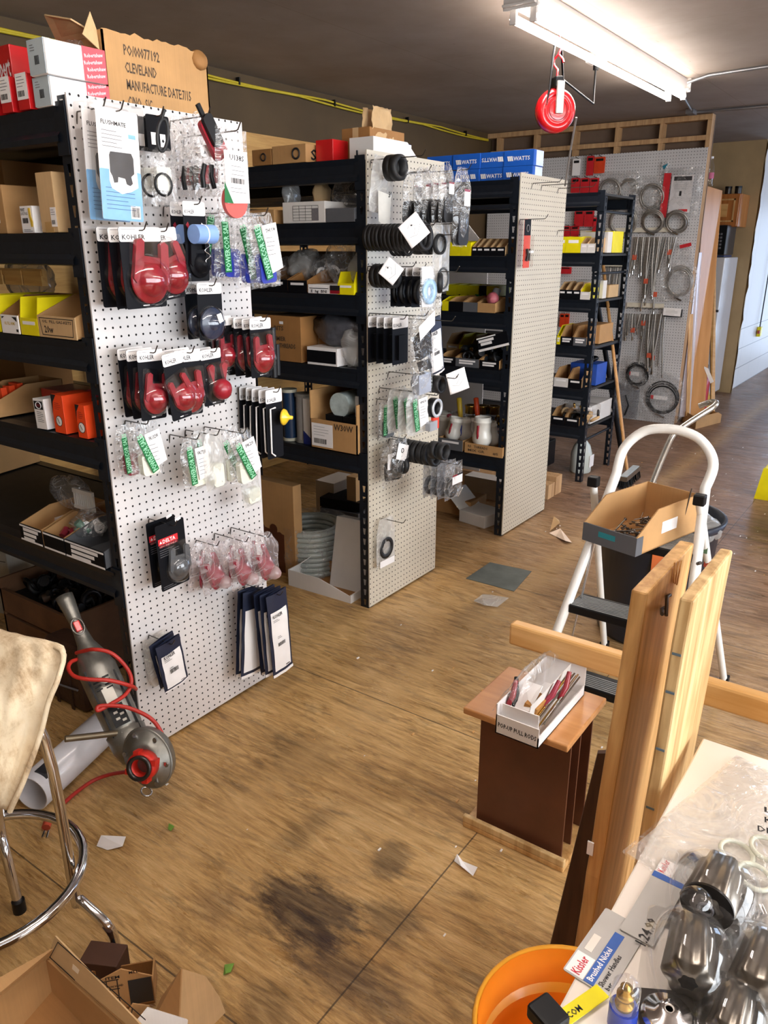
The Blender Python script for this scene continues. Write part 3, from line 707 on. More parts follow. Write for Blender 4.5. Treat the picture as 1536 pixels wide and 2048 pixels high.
# --- green strip bags
def green_bag(t, i, w=.10, h=.17, rot=-18, label='FK720', core=None, seed=31, strip=True, lab=True, mat=None):
    bag(w, h, .03, seed + i, g=.7, wr=.006, mat=mat).build('bag', t)
    if core: m = MB(); m.prism(rrect(w * .5, h * .4, -w * .22, -h * .88, .012), -.008, .012, core); m.build('contents', t)
    if lab:
        m = MB(); m.prism([(-w * .12, -.022), (w * .34, -.022), (w * .36, -h * .72), (-w * .06, -h * .76)], .0185, .0188, WHITE, RZ(rot * .4)); m.build('paper_label', t)
        m = MB(); m.text(label, 1, -w * .04, -.045, .0192, INK, RZ(rot * .4), fit=(w * .30, .011)); lines(m, -w * .02, -.060, w * .26, 5, .012, .0192, INK, .0012)
        k = MB(); k.add(m.v, m.f, INK, RZ(rot * .1)); k.build('lettering', t)
    if strip:
        Ms = RZ(rot)
        m = MB(); m.prism([(-w * .42, -.020), (-w * .20, -.020), (-w * .20, -h * .80), (-w * .42, -h * .80)], .0192, .0197, GREEN, Ms); m.build('green_strip', t)
        m = MB(); m.text('POWERCOR SALES', 1, -h * .76, w * .22, .020, LGREEN, Ms @ RZ(90), fit=(h * .70, w * .16)); 
        k = MB(); k.text('POWERCOR SALES', 1, 0, 0, .0201, LGREEN, Ms @ T(-w * .23, -h * .78, 0) @ RZ(90), fit=(h * .73, w * .16)); k.build('strip_lettering', t)
BLUEP = mk('part_blue', '#27359a', .4, coat=.2); PALE = mk('part_pale', '#dcdccb', .5); PINKP = mk('part_red', '#8a2436', .4)
series(285, 850, 0, .085, 1, .04, lambda t, i: green_bag(t, i, .115, .17, 20, 'FK132W', PALE), 'flat clear bag with slanted green strip, left of the lower middle', 'wire hook over the left green strip bags', tilt=3, group=GR1)
series(252, 856, 0, .045, 1, .04, lambda t, i: green_bag(t, i, .085, .16, 4, '', PINKP, 33, True, False), 'clear bag with upright green strip nearest the left post', None, group=GR1)
series(385, 880, 0, .11, 1, .04, lambda t, i: green_bag(t, i, .11, .165, 4, 'FK720', PALE, 35), 'clear bag with upright green strip under the centre red flappers', 'wire hook over the centre green strip bags', group=GR1)
series(425, 872, 0, .13, 2, .05, lambda t, i: green_bag(t, i, .09, .185, 0, '', PALE, 37, i == 1, False, BAGW), 'crumpled bag of pale fittings between green strip bags', 'wire hook over the crumpled bags', group=GR1)
series(478, 868, 0, .165, 2, .055, lambda t, i: green_bag(t, i, .115, .185, 22, 'FK20', PALE, 39), 'bag with slanted green strip, right of the lower middle', 'wire hook over the right green strip bags', tilt=3, group=GR1)
series(500, 965, 0, .12, 1, .05, lambda t, i: (bag(.085, .095, .035, 45, g=.9, wr=.004, mat=BAGW).build('bag', t), MB().prism(rrect(.055, .05, -.025, -.07, .01), -.01, .012, PALE).build('contents', t)), 'small bag with a square ivory fitting at the right edge of the board', None, tilt=6, group=GR1)
# --- blue bags, upper right
series(520, 434, 0, .20, 2, .06, lambda t, i: green_bag(t, i, .135, .215, 14, 'THU14', BLUEP, 51), 'crinkled bag, green strip and white label over blue parts', 'wire hook holding the crinkled bags with blue parts', tilt=3, group=GR1)
series(458, 428, 0, .115, 2, .05, lambda t, i: green_bag(t, i, .125, .205, 6 - i * 18, '', BLUEP, 55, True, False), 'gathered bag of blue parts, green strip, beside blue rolls', 'wire hook holding the gathered bags of blue parts', tilt=-3, group=GR1)
# --- DELTA cards
def delta_card(t, i):
    w, h = .112, .215
    MB().prism(rrect(w, h, -w / 2, -h + .014), -.0006, .0006, CARDK).build('backing_card', t)
    MB().b2((-w / 2 + .006, -.050, .0008), (w / 2 - .03, -.030, .0012), mk('print_red', '#c8222c', .4)).build('red_panel', t)
    m = MB(); m.text('DELTA', 1, -w / 2 + .022, -.046, .0014, WHITE, fit=(.050, .012)); m.prism([(-w / 2 + .010, -.045), (-w / 2 + .020, -.045), (-w / 2 + .015, -.036)], .0013, .0015, WHITE)
    m.text('GENUINE PARTS', 1, -w / 2 + .008, -.058, .0010, mk('print_rose', '#d06a6a', .5), fit=(.07, .006)); lines(m, -w / 2 + .008, -.068, .075, 4, .007, .0009, GREYINK, .0014); m.b2((w * .22, .0, .0009), (w * .42, .009, .0012), WHITE, RZ(14)); lines(m, -w / 2 + .008, -h + .026, .05, 2, .006, .0009, GREYINK); m.build('lettering', t)
    k = MB(); flapper(k, .80, mk('flapper_grey', '#55585c', .3, coat=.5)); m = MB(); m.add(k.v, k.f, MATS['flapper_grey'], T(.016, -.142, .003) @ RZ(-4), True); m.build('flapper', t)
    k = MB(); k.lathe([(0, .036), (.03, .034), (.044, .018), (.050, .0)], CLEAR, T(.016, -.142, .003), 22); k.prism(rrect(.09, .07, -.029, -.12), .0, .018, CLEAR); k.build('blister', t)
series(340, 1052, 0, .105, 2, .045, delta_card, 'black card with red name panel and smoky grey flapper', 'wire hook holding the black cards with grey flappers', group=GR1, tilt=-1)
# --- pink bags of red flappers
def pink_bag(t, i):
    bag(.125, .175, .055, 60 + i, g=.45, wr=.008, mat=film('rosy_bag', '#f4eaea', .10, .35, .12, 9, .7)).build('bag', t)
    k = MB(); flapper(k, .85, PINKP); m = MB(); m.add(k.v, k.f, PINKP, T(.004, -.115, -.012) @ RZ(18 - 14 * i) @ RY(24 + 16 * (i % 3)), True); m.build('flapper', t)
    m = MB(); m.lathe([(0, .030), (.014, .027), (.022, .015), (.024, .0)], film('pink_cup', '#e8c8c8', .4, .7, .2, 4), T(.018, -.135, .012), 20); m.build('clear_cup', t)
series(528, 1075, 0, .165, 2, .05, pink_bag, 'shiny bag with red flapper, right of the low bunch', 'wire hook holding the bunch of bagged red flappers', tilt=8, group='bagged red flappers', jit=8)
series(483, 1084, 0, .135, 2, .05, pink_bag, 'shiny bag of red flapper in the middle of the low bunch', 'wire hook in the middle of the bagged flappers', group='bagged red flappers', jit=10)
series(425, 1092, 0, .085, 2, .045, pink_bag, 'shiny bag of red flapper at the left of the low bunch', 'wire hook at the left of the bagged flappers', tilt=-4, group='bagged red flappers', jit=8)
# --- tall white and navy pouches
def pouch(t, i, w=.105, h=.32, txt=True):
    sd = 80 + i + int(w * 500)
    def fn(s, a, b, off):
        def g(u, v):
            x = (u - .5) * 2 * a; y = -b[0] - v * (b[1] - b[0]); q = .006 * math.cos(x / w * PI * .9) + .004 * noise.noise(Vector((x / w * 3, y / h * 4, sd)))
            return (x, y, off + s * q)
        return g
    m = MB(); m.grid(fn(1, w / 2, (-.012, h), 0), 8, 14, NAVY); m.grid(fn(-1, w / 2, (-.012, h), 0), 8, 14, NAVY); m.build('pouch', t)
    m = MB(); m.grid(fn(1, w * .40, (h * .18, h * .93), .0022), 8, 14, WHITE); m.build('white_panel', t)
    MB().grid(fn(1, w * .5, (h * .965, h), .0016), 8, 3, WHITE).build('white_seam', t)
    if txt:
        m = MB(); m.text('KOHLER', 1, -w * .34, -h * .25, .0105, INK, fit=(w * .46, w * .13)); lines(m, -w * .34, -h * .28, w * .3, 2, .006, .0105); lines(m, -w * .2, -h * .5, w * .2, 2, .006, .0105, INK); barcode(m, -w * .2, -h * .62, w * .34, .014, .0105); m.b2((w * .1, -h * .91, .009), (w * .3, -h * .9, .0095), INK); m.build('lettering', t)
series(552, 1190, 0, .16, 3, .025, pouch, 'tall white and navy pouch at lower right of the board', 'wire hook holding the tall pouches', tilt=3, group='tall pouches', jit=2, dx=-.004)
series(506, 1186, 0, .075, 2, .025, lambda t, i: pouch(t, i, txt=False), 'tall navy edged white pouch behind, closer to the board', None, tilt=-5, group='tall pouches', jit=2)
series(336, 1288, 0, .10, 2, .03, lambda t, i: pouch(t, i, .098, .16), 'small white and navy pouch near the bottom left of the board', 'wire hook holding the small pouches', tilt=8, group='small pouches', jit=2)
series(316, 1282, 0, .035, 3, .011, lambda t, i: bag(.098, .165, .02, 90 + i, g=.95, wr=.004, mat=BAGW).build('bag', t), 'milky plastic bag behind the small pouches', None, tilt=4, group='small pouches', jit=3)

# ================================================================ second end board: black rubber goods
GR2 = 'packs on the second end board'
def ring_m(m, ro, ri, th, x, y, z, mat=RUB, n=26):
    m.lathe([(ri, 0), (ro, 0), (ro + .001, th * .5), (ro, th), (ri, th), (ri, 0)], mat, T(x, y, z), n)
def ring_stack(hx, hy, d0, n, gap, ro, ri, th, label, hl=None, hang=True, group='rubber rings on hooks', b=1, hk=True):
    p = at(hx, hy, Y=YB[b] - d0); dz = ri if hang else 0
    proto = None
    for i in range(n):
        loc = (p.x, YB[b] - d0 + gap * i, p.z - dz)
        lab = label
        if proto is None:
            m = MB(); ring_m(m, ro, ri, th, 0, 0, 0); proto = m.build('rubber_ring', None, loc, BRD, label=lab, cat='rubber ring', group=group + ' at %s' % label[:28])
        else:
            o = copy_tree(proto); o.location = loc; o.rotation_euler = rot_of(BRD, random.uniform(-3, 3), random.uniform(-3, 3))
    if hk: hook(p, YB[b], hl or d0 + .05, 'wire hook through the %s' % label)
random.seed(8)
# grey bag with big coupling, top left
series(768, 322, 1, .05, 1, 0, lambda t, i: (bag(.15, .21, .03, 100, g=.8, mat=BAGW).build('bag', t), MB().prism([(-.05, -.12), (.04, -.12), (.05, -.25), (-.03, -.23)], .02, .0205, mk('paper_dull', '#d8d4cc', .7)).build('paper_label', t), MB().text("3'", .03, .02, -.13, .021, INK).build('lettering', t)), 'milky bag with paper label at the top left of the second board', None, tilt=-8, group=GR2)
ring_stack(790, 318, .12, 2, .03, .047, .031, .03, 'thick black coupling ring at the top left', .26)
def dark_bag(t, i, w=.10, h=.26):
    bag(w, h, .05, 110 + i * 3 + int(w * 90), g=.6, wr=.006).build('bag', t)
    m = MB(); m.prism(rrect(w * .66, h * .42, -w * .33, -h * .94, .02), -.016, .016, RUB); m.build('rubber_part', t)
    m = MB(); m.b2((-w * .16, -h * .44, .024), (w * .22, -h * .24, .0245), WHITE); m.b2((-w * .16, -h * .26, .0246), (w * .2, -h * .23, .0249), RED); m.build('paper_label', t)
series(925, 342, 1, .32, 1, .05, lambda t, i: dark_bag(t, i, .12, .29), 'large clear bag of shiny black rubber sticking out farthest at top right', 'wire hook of the bags with black rubber', group=GR2, hl=.36)
series(893, 338, 1, .29, 4, .035, lambda t, i: dark_bag(t, i, .10, .205), 'narrow clear bag with black rubber part in the top row', None, group=GR2, jit=4)
series(848, 345, 1, .20, 2, .05, lambda t, i: dark_bag(t, i, .13, .20), 'tapering clear bag with small white tag, left in the top row', 'second wire hook of the top row', group=GR2, jit=4)
def note(px, py, d, s, tilt, label, b=1, txt=True):
    p = at(px, py, Y=YB[b] - d); t = thing('paper_note', label, 'paper note', p, (Matrix.Rotation(PI / 2, 4, 'X') @ RY(-34) @ RZ(tilt)).to_euler())
    m = MB(); m.grid(lambda u, v: ((u - .5) * s, (v - .5) * s, .004 * math.sin(u * 3 + v * 2)), 8, 8, WHITE); m.build('paper', t, solid=.0006)
    m = MB(); m.tube([(-.02, .02, .006), (.0, .03, .006), (.01, .01, .006), (-.01, -.01, .006)], .0005, GREYINK, n=4); m.tube([(-.03, -.01, .006), (.0, -.02, .006), (.03, .005, .006)], .0005, GREYINK, n=4); m.cyl(.003, .004, .0065, INK, T(0, .02, 0), 8); m.build('pen_scribble', t)
note(828, 460, .31, .092, 38, 'white square note turned on its corner in front of the long ring stack')
note(782, 542, .15, .078, 52, 'curled white note in front of the short thick ring stack')
note(915, 762, .33, .092, 16, 'white square note sticking out to the right below the middle')
ring_stack(846, 454, .28, 14, .0195, .050, .036, .0165, 'long ribbed stack of black rings', .34)
ring_stack(815, 476, .15, 4, .022, .040, .029, .008, 'short row of thin black rings under the long stack', .26)
ring_stack(868, 472, .22, 3, .045, .040, .031, .036, 'pair of wide black sleeves at the right', .33)
ring_stack(782, 535, .12, 4, .026, .046, .033, .022, 'short thick stack of black rings at left', .24)
def kring(t, i):
    MB().prism(rrect(.10, .155, -.05, -.145), -.0006, .0006, CARDK).build('backing_card', t)
    MB().prism(rrect(.10, .034, -.05, -.024), .0007, .0011, WHITE).build('card_header', t)
    MB().text('KOHLER', 1, -.042, -.02, .0013, INK, fit=(.05, .012)).build('lettering', t)
    m = MB(); ring_m(m, .048, .022, .014, 0, -.085, .002); m.build('seal_ring', t)
series(838, 540, 1, .19, 4, .035, kring, 'black card with header and round rubber seal', 'wire hook holding the seal cards', group=GR2)
series(856, 538, 1, .25, 1, .03, lambda t, i: (MB().prism(rrect(.085, .155, -.042, -.145), -.0006, .0006, WHITE).build('backing_card', t), MB().lathe([(.022, 0), (.050, 0), (.050, .012), (.022, .014), (.022, 0)], mk('seal_blue', '#a8cbe8', .35, coat=.3), T(0, -.085, .002), 28).build('seal_ring', t), bag(.11, .19, .04, 130, g=.85).build('bag', t)), 'bagged pale blue ring in front of the black seal cards', None, group=GR2)
series(884, 450, 1, .24, 1, .03, lambda t, i: (bag(.13, .27, .02, 131, g=.98, mat=BAGW, wr=.004).build('bag', t), MB().ring(.040, .004, mk('ring_grey', '#4c5054', .5), T(.0, -.205, .012), 30, 8).build('grey_ring', t), MB().text('XX', .02, -.02, -.06, .014, GREYINK).build('lettering', t)), 'long milky bag with one thin grey ring hanging past the right edge', 'wire hook through the long milky bag', tilt=-1, group=GR2, hl=.33)
series(872, 548, 1, .22, 1, .03, lambda t, i: (bag(.10, .155, .03, 133, g=.9).build('bag', t), MB().text('6410', 1, -.03, -.10, .02, INK, fit=(.055, .014)).build('lettering', t)), 'clear bag with a four digit number beside the pale blue ring', None, group=GR2)
series(880, 545, 1, .25, 1, .03, lambda t, i: MB().lathe([(0, .014), (.036, .011), (.042, .003), (.041, -.008), (0, -.011)], RUB, T(0, -.04, 0) @ RY(28), 26).build('disc', t), 'thick black rubber disc alone at the right edge', 'long wire hook reaching past the right edge', group=GR2, hl=.34, name='rubber_disc', cat='rubber disc')
series(800, 640, 1, .14, 4, .04, lambda t, i: (MB().prism(rrect(.115, .19, -.0575, -.178), -.0006, .0006, CARDK).build('backing_card', t), MB().prism(rrect(.115, .045, -.0575, -.033), .0007, .0011, WHITE).build('card_header', t), MB().text('KOHLER', 1, -.05, -.026, .0013, INK, fit=(.06, .014)).build('lettering', t), MB().box((.0, -.11, .006), (.05, .10, .012), CARDK).build('black_part', t)), 'plain black card with white header', 'wire hook holding the plain black cards', group=GR2, jit=.6)
series(842, 634, 1, .26, 1, .03, lambda t, i: (bag(.16, .33, .05, 140, g=.6).build('bag', t), MB().prism([(-.06, -.03), (.06, .02), (.06, -.035), (-.05, -.085)], .027, .0275, WHITE).build('card_header', t), MB().text('KOHLER', 1, -.045, -.075, .028, INK, RZ(20), fit=(.04, .01)).build('lettering', t), MB().prism([(-.05, -.075), (.05, -.045), (.06, -.15), (-.03, -.165)], -.01, .014, CARDK).build('black_part', t), MB().cyl(.028, -.02, .02, RUB, T(.02, -.195, 0) @ RX(70), 18).build('rubber_sleeve', t), MB().box((.0, -.265, .0), (.09, .08, .03), mk('part_silver', '#b8bcc6', .3, .5)).build('metal_part', t)), 'long clear bag with tilted white header and black parts', 'wire hook over the long clear bag', group=GR2, tilt=3)
series(866, 642, 1, .17, 1, .03, lambda t, i: pouch(t, 3, .12, .235), 'white and navy pouch hanging behind the long clear bag', 'wire hook of the pouch at the right edge', tilt=9, group=GR2, hl=.28)
ring_stack(872, 755, .25, 4, .035, .037, .028, .03, 'black sleeves in front of the shelf beam', .36)
def green2(t, i): green_bag(t, i, .13, .18, 0, 'KL487', mk('part_smoke', '#6a6c6c', .4), 150)
series(775, 802, 1, .06, 1, .04, green2, 'flat bag with green strip and oval dark part at left of the second board', 'wire hook over the flat green strip bag', group=GR2, hl=.17)
series(834, 786, 1, .20, 3, .05, lambda t, i: green_bag(t, i, .15, .19, 10, 'HP4116', None, 155, True, True, BAGW), 'green strip bag with large printed label on the second board', 'wire hook over the printed label bags', group=GR2)
def tape(t, i):
    m = MB(); ring_m(m, .042, .026, .03, 0, -.05, -.01, BLK); ring_m(m, .041, .028, .005, 0, -.05, .021, mk('label_silver', '#c9ccd0', .3, .3)); m.build('tape_roll', t)
    MB().b2((-.012, -.145, .0), (.035, -.085, .012), mk('neon_red', '#f0442e', .5)).build('red_tab', t); MB().b2((-.05, -.145, -.004), (.01, -.105, .02), mk('label_silver2', '#b9bcc2', .3, .4)).build('silver_box', t)
series(866, 792, 1, .22, 1, .04, tape, 'black tape roll with silver label and neon red tab', 'wire hook of the tape roll', group=GR2)
def ringbag(t, i):
    bag(.14, .185, .07, 160 + i * 5, g=.5, wr=.008).build('bag', t)
    m = MB()
    for a in range(3): m.lathe([(.024, 0), (.040, 0), (.041, .01), (.040, .02), (.024, .02), (.024, 0)], RUB, T(-.015 + a * .015, -.115, -.02 + a * .012) @ RY(30 + a * 20), 22)
    m.build('rubber_rings', t)
    m = MB(); m.b2((-.05, -.09, .03), (.03, -.02, .0305), WHITE, RZ(-10)); m.ring(.009, .002, INK, T(-.02, -.045, .031) @ RZ(-10), 12, 4); m.build('paper_label', t)
series(800, 878, 1, .12, 1, .05, ringbag, 'upper crinkled bag of black rings with paper tag', 'wire hook of the two crinkled ring bags', tilt=-8, group=GR2)
series(778, 895, 1, .08, 1, .05, ringbag, 'lower crinkled bag of black rings, closer to the board', None, tilt=8, group=GR2)
ring_stack(866, 893, .24, 7, .030, .050, .037, .022, 'big loose black rings low on the board', .30)
ring_stack(880, 888, .30, 2, .04, .038, .03, .03, 'small black sleeves at the end of the low row', .34, hk=False)
def zipbag(t, i):
    bag(.15, .165, .025, 170 + i, g=.97, wr=.003, mat=BAGD if i else BAG).build('bag', t)
    m = MB(); m.lathe([(.026, 0), (.042, 0), (.043, .008), (.042, .014), (.026, .014), (.026, 0)], RUB, T(-.01, -.105, -.01), 24); m.build('rubber_ring', t)
    if i == 0: m = MB(); m.b2((-.03, -.085, .0135), (.055, -.04, .014), WHITE); m.b2((-.03, -.048, .0142), (.055, -.04, .0146), INK); m.b2((-.03, -.047, .0147), (.01, -.041, .015), RED); m.build('paper_label', t); MB().rod((.02, -.148, .014), (.06, -.115, .014), .003, CHROME).build('metal_pin', t)
series(908, 930, 1, .30, 4, .035, zipbag, 'flat zip bag with a black ring, lowest at the right edge', 'wire hook holding the flat zip bags', tilt=-1, group=GR2, dx=-.003)
def lone(t, i):
    bag(.145, .235, .015, 190, g=.7, wr=.004, mat=BAGW).build('bag', t)
    m = MB(); ring_m(m, .052, .032, .012, .0, -.135, -.004); m.build('black_ring', t)
    MB().b2((-.055, -.222, .009), (.06, -.19, .0095), WHITE).build('white_strip', t)
series(772, 1040, 1, .03, 1, 0, lone, 'grey bag holding one flat black ring, alone near the bottom of the second board', 'wire hook over the lone ring bag', tilt=0, group=GR2, hl=.14)

# ================================================================ third end board
def orange_pack(t, i):
    MB().prism(rrect(.075, .24, -.037, -.235), -.0006, .0008, mk('print_orange', '#e8492a', .45)).build('backing_card', t)
    MB().b2((-.037, -.075, .001), (.037, .004, .0014), CARDK).build('card_header', t)
    m = MB(); m.ring(.016, .003, GREYINK, T(0, -.04, .003), 18, 5); m.tube([(-.02, -.2, .012), (-.012, -.17, .014), (-.018, -.14, .012)], .007, BLK); m.tube([(.014, -.14, .012), (.012, -.2, .012)], .005, BLK); m.box((.01, -.155, .022), (.035, .012, .012), WHITE); m.build('lever_parts', t)
    MB().prism(rrect(.07, .155, -.035, -.232), .0, .024, CLEAR).build('blister', t)
p = series(1056, 440, 2, .05, 1, 0, orange_pack, 'orange and black blister packet hanging on the nearly bare board', 'wire hook holding the orange packet', group=None, hl=.16)
for k, (x, y, l) in enumerate(((1064, 368, .17), (1083, 372, .20), (1116, 378, .22), (1115, 462, .22))):
    hook(at(x, y, Y=YB[2] - .002), YB[2], l, ['empty wire hook at the top left of the bare board', 'empty wire hook the cord end rests on, top of the bare board', 'empty wire hook near the top right of the bare board', 'empty wire hook below on the right side of the bare board'][k])
# ================================================================ goods on the shelves
def put(name, label, cat, X, x0, y0, z, group=None, turn=0):
    """thing standing on a shelf front: origin at its left front bottom corner, seen at pixel column x0"""
    p = at(x0, y0, X=X); return thing(name, label, cat, (X, p.y, z), rot_of(SHF, 0, turn), group), p
def dims(X, x0, y0, x1, y1, yt):
    a = at(x0, y0, X=X); b = at(x1, y1, X=X); c = at(x0, yt, X=X); return abs(a.y - b.y), c.z - a.z
def carton(t, w, h, d, mat=KRAFT, flaps=False, tape=True):
    MB().b2((0, 0, -d), (w, h, 0), mat).build('carton_body', t, bev=.002)
    if tape: MB().b2((w * .5 - .02, h * .0, .0002), (w * .5 + .02, h * .18, .0008), mk('packing_tape', '#b9925c', .3)).build('packing_tape', t)
def sticker(t, x, y, w, h, lines_n=3, bar=True, z=.0006, mat=None):
    m = MB(); m.b2((x, y, z), (x + w, y + h, z + .0004), mat or WHITE); pl_ = m.build('paper_label', t)
    m = MB(); lines(m, x + w * .1, y + h * .85, w * .7, lines_n, h * .12, z + .0005)
    if bar: barcode(m, x + w * .1, y + h * .12, w * .6, h * .22, z + .0005)
    m.build('lettering', pl_)
def openbin(t, w, h, d, hf=None, front=None, side=None, tags=1, inner=None, cut=.45):
    """open-fronted parts bin: tall back, sides sloping down to a low front"""
    hf = hf or h * .55; side = side or KRAFTD; front = front or CARDK; e = .0025
    m = MB(); m.b2((0, 0, -d), (w, e, 0), side); m.b2((0, 0, -d), (w, h, -d + e), side)
    for x in (0, w - e):
        pts = [(0, 0), (0, hf), (-d * cut, h), (-d, h), (-d, 0)]; vs = [(x, b, a) for a, b in pts] + [(x + e, b, a) for a, b in pts]
        m.add(vs, [(0, 1, 2, 3, 4), (9, 8, 7, 6, 5)] + [(i, (i + 1) % 5, 5 + (i + 1) % 5, 5 + i) for i in range(5)], side)
    m.build('bin_body', t); fp = MB().b2((-.0005, 0, -e), (w + .0005, hf, .0012), front).build('front_panel', t)
    if tags:
        m = MB()
        for i in range(tags): m.b2((w * .15, hf * (.62 - i * .28), .0014), (w * (.85 - .1 * i), hf * (.62 - i * .28) + hf * .2, .0018), WHITE)
        m.build('paper_label', fp)
def lumps(t, w, d, y, n, mats, r=.02, seed=0, name='small_parts'):
    rnd = random.Random(seed); m = MB()
    for i in range(n):
        M = T(rnd.uniform(.15, .85) * w, y + rnd.uniform(0, r), -rnd.uniform(.15, .8) * d) @ RX(rnd.uniform(0, 180)) @ RY(rnd.uniform(0, 180))
        q = rnd.random(); rr = r * rnd.uniform(.6, 1.1)
        if q < .4: m.cyl(rr * .7, -rr, rr, rnd.choice(mats), M, 10)
        elif q < .75: m.ring(rr, rr * .3, rnd.choice(mats), M, 12, 6)
        else: m.tube([(-rr, 0, 0), (0, 0, 0), (0, rr * 1.2, 0)], rr * .45, rnd.choice(mats), M)
    m.build(name, t).__setitem__('kind', 'stuff')
def blob(name, label, X, x0, y0, z, w, h, d, mat, seed, group=None, cat='plastic bag', rough=.35):
    """soft crumpled bag standing on a shelf"""
    t, p = put(name, label, cat, X, x0, y0, z, group)
    def fn(u, v):
        a = u * 2 * PI; b = v * PI - PI / 2; k = 1 + rough * noise.noise(Vector((math.cos(a) * 1.8 + seed, math.sin(a) * 1.8, v * 3)))
        k += .10 * noise.noise(Vector((math.cos(a) * 6, math.sin(a) * 6 + seed, v * 9)))
        return (w / 2 + w / 2 * math.cos(a) * math.cos(b) ** .6 * k, max(0, h / 2 + h / 2 * math.sin(b) * k), -d / 2 + d / 2 * math.sin(a) * math.cos(b) ** .6 * k)
    m = MB(); m.grid(fn, 22, 13, mat, wrap=True); m.build('wrapping', t); return t, p
G1 = 'goods on the nearest shelving unit'; G2 = 'goods on the second shelving unit'; G3 = 'goods on the third shelving unit'; G4 = 'goods on the farthest shelving unit'
WRED = mk('gloss_red_box', '#c31a1e', .3, 0, .05, coat=.3); SIL = mk('silver_label', '#c3d0d6', .3, .2, .08)
ORG = mk('orange_box', '#ee4a1a', .45, 0, .05); BRASS = mk('brass', '#c29a4a', .25, .9, .1)

# ---- nearest unit, top shelf
def longbox(x, yb, z, side, h, name_label, dx=0):
    t, p = put('parts_box', name_label, 'box', 1.30 + dx, x, yb, z, 'long white boxes on the top shelf')
    MB().b2((0, 0, -.175), (.075, h, 0), side).build('carton_body', t, bev=.002)
    m = MB(); m.tube([(-.001, .005, .004)], .001, SIL) if 0 else m.b2((-.0012, .002, -.02), (.070, h + .0012, .0012), SIL); m.build('silver_label', t)
    m = MB(); barcode(m, .026, h * .3, .018, .02, .0016); lines(m, .01, h * .85, .02, 3, .006, .0016); m.build('lettering', t)
    m = MB(); m.b2((.0752, .0, -.175), (.0760, h, -.105), mk('red_print', '#d8505a', .5)); m.build('red_end', t)
    m = MB()
    for k in range(4): m.text('Robertshaw', 1, .008 + (k % 2) * .006, .004 + k * .016, 0, mk('pink_print', '#f6c8cc', .5), T(.0764, 0, -.106) @ RY(90) @ RZ(10), fit=(.058, .009))
    m.build('red_end_lettering', t)
LVL1 = [1.955, 1.65, 1.36, 1.07, .655]
longbox(72, 210, 1.957, WHITE, .068, 'lower white long box with silver label on the top shelf of the nearest unit')
longbox(62, 148, 2.027, WHITE, .080, 'upper white long box with silver label, stacked beside the red boxes', -.01)
for k, (x, z, lb) in enumerate(((38, 1.957, 'red box with white label, right one of the lower row beside the long boxes'), (4, 1.957, 'red box with white label, middle one of the lower row'), (-32, 1.957, 'red box with white label at the left picture edge'))):
    t, p = put('parts_box', lb, 'box', 1.295, x, 215, z, 'red labelled boxes on the top shelf')
    MB().b2((0, 0, -.3), (.052, .085, 0), WRED).build('carton_body', t, bev=.0015); sticker(t, .001, .024, .050, .062, 4, True, .0008)
t, p = put('parts_box', 'glossy red box lettered in white, stacked on the red labelled boxes', 'box', 1.36, -40, 160, 2.045, None)
MB().b2((0, 0, -.3), (.17, .095, 0), WRED).build('carton_body', t, bev=.002)
MB().text('Robert', 1, .075, .018, .001, WHITE, fit=(.09, .05)).build('lettering', t)
# big open cardboard box behind the board
t = thing('cardboard_box', 'large torn-topped cardboard box with printed lines on top of the nearest unit', 'cardboard box', (1.50, 2.01, 1.957), BRD)
e = .005; W_, H_, D_ = .375, .225, .36
m = MB(); rnd = random.Random(5)
top = [(0, H_ - .008)] + [(x * W_ / 24, H_ - rnd.uniform(0, .010)) for x in range(1, 24)] + [(W_, H_ - .015)]
m.prism([(0, 0)] + top + [(W_, 0)], -e, 0, KRAFT); m.b2((0, 0, -D_), (e, H_ - .01, 0), KRAFT); m.b2((W_ - e, 0, -D_), (W_, H_ - .02, 0), KRAFT); m.b2((0, 0, -D_), (W_, H_, -D_ + e), KRAFT); m.b2((0, 0, -D_), (W_, e, 0), KRAFT)
m.build('box_body', t)
MB().slab([(0, H_ - .02, -.02), (-.055, H_ + .01, -.05), (-.06, H_ + .035, -.16), (0, H_ - .02, -.2)], .004, KRAFT2).build('box_flap', t)
MB().slab([(-.005, H_ - .06, -.01), (-.05, H_ - .03, -.015), (-.015, H_ + .03, -.02), (0, H_ - .01, -.02)], .003, KRAFT2).build('box_flap', t)
MB().lathe([(.028, 0), (.030, .01), (.024, .02), (.0, .024)], KRAFTD, T(W_ - .03, H_ - .03, -.01) @ RX(-20), 12).build('torn_curl', t)
m = MB(); BI = mk('box_ink', '#4a3a2a', .7)
for k, s_ in enumerate(('PO/00077192', 'CLEVELAND', 'MANUFACTURE DATE:7/15', 'C/NO.  S/C')):
    m.text(s_, 1, .065, .165 - k * .043, .0006, BI, fit=((.125, .11, .235, .085)[k], .026))
m.build('lettering', t)
blob('plastic_bag', 'scrap of shiny foil wrap on the white long boxes', 1.45, 120, 92, 2.12, .06, .03, .05, BAG, 3)
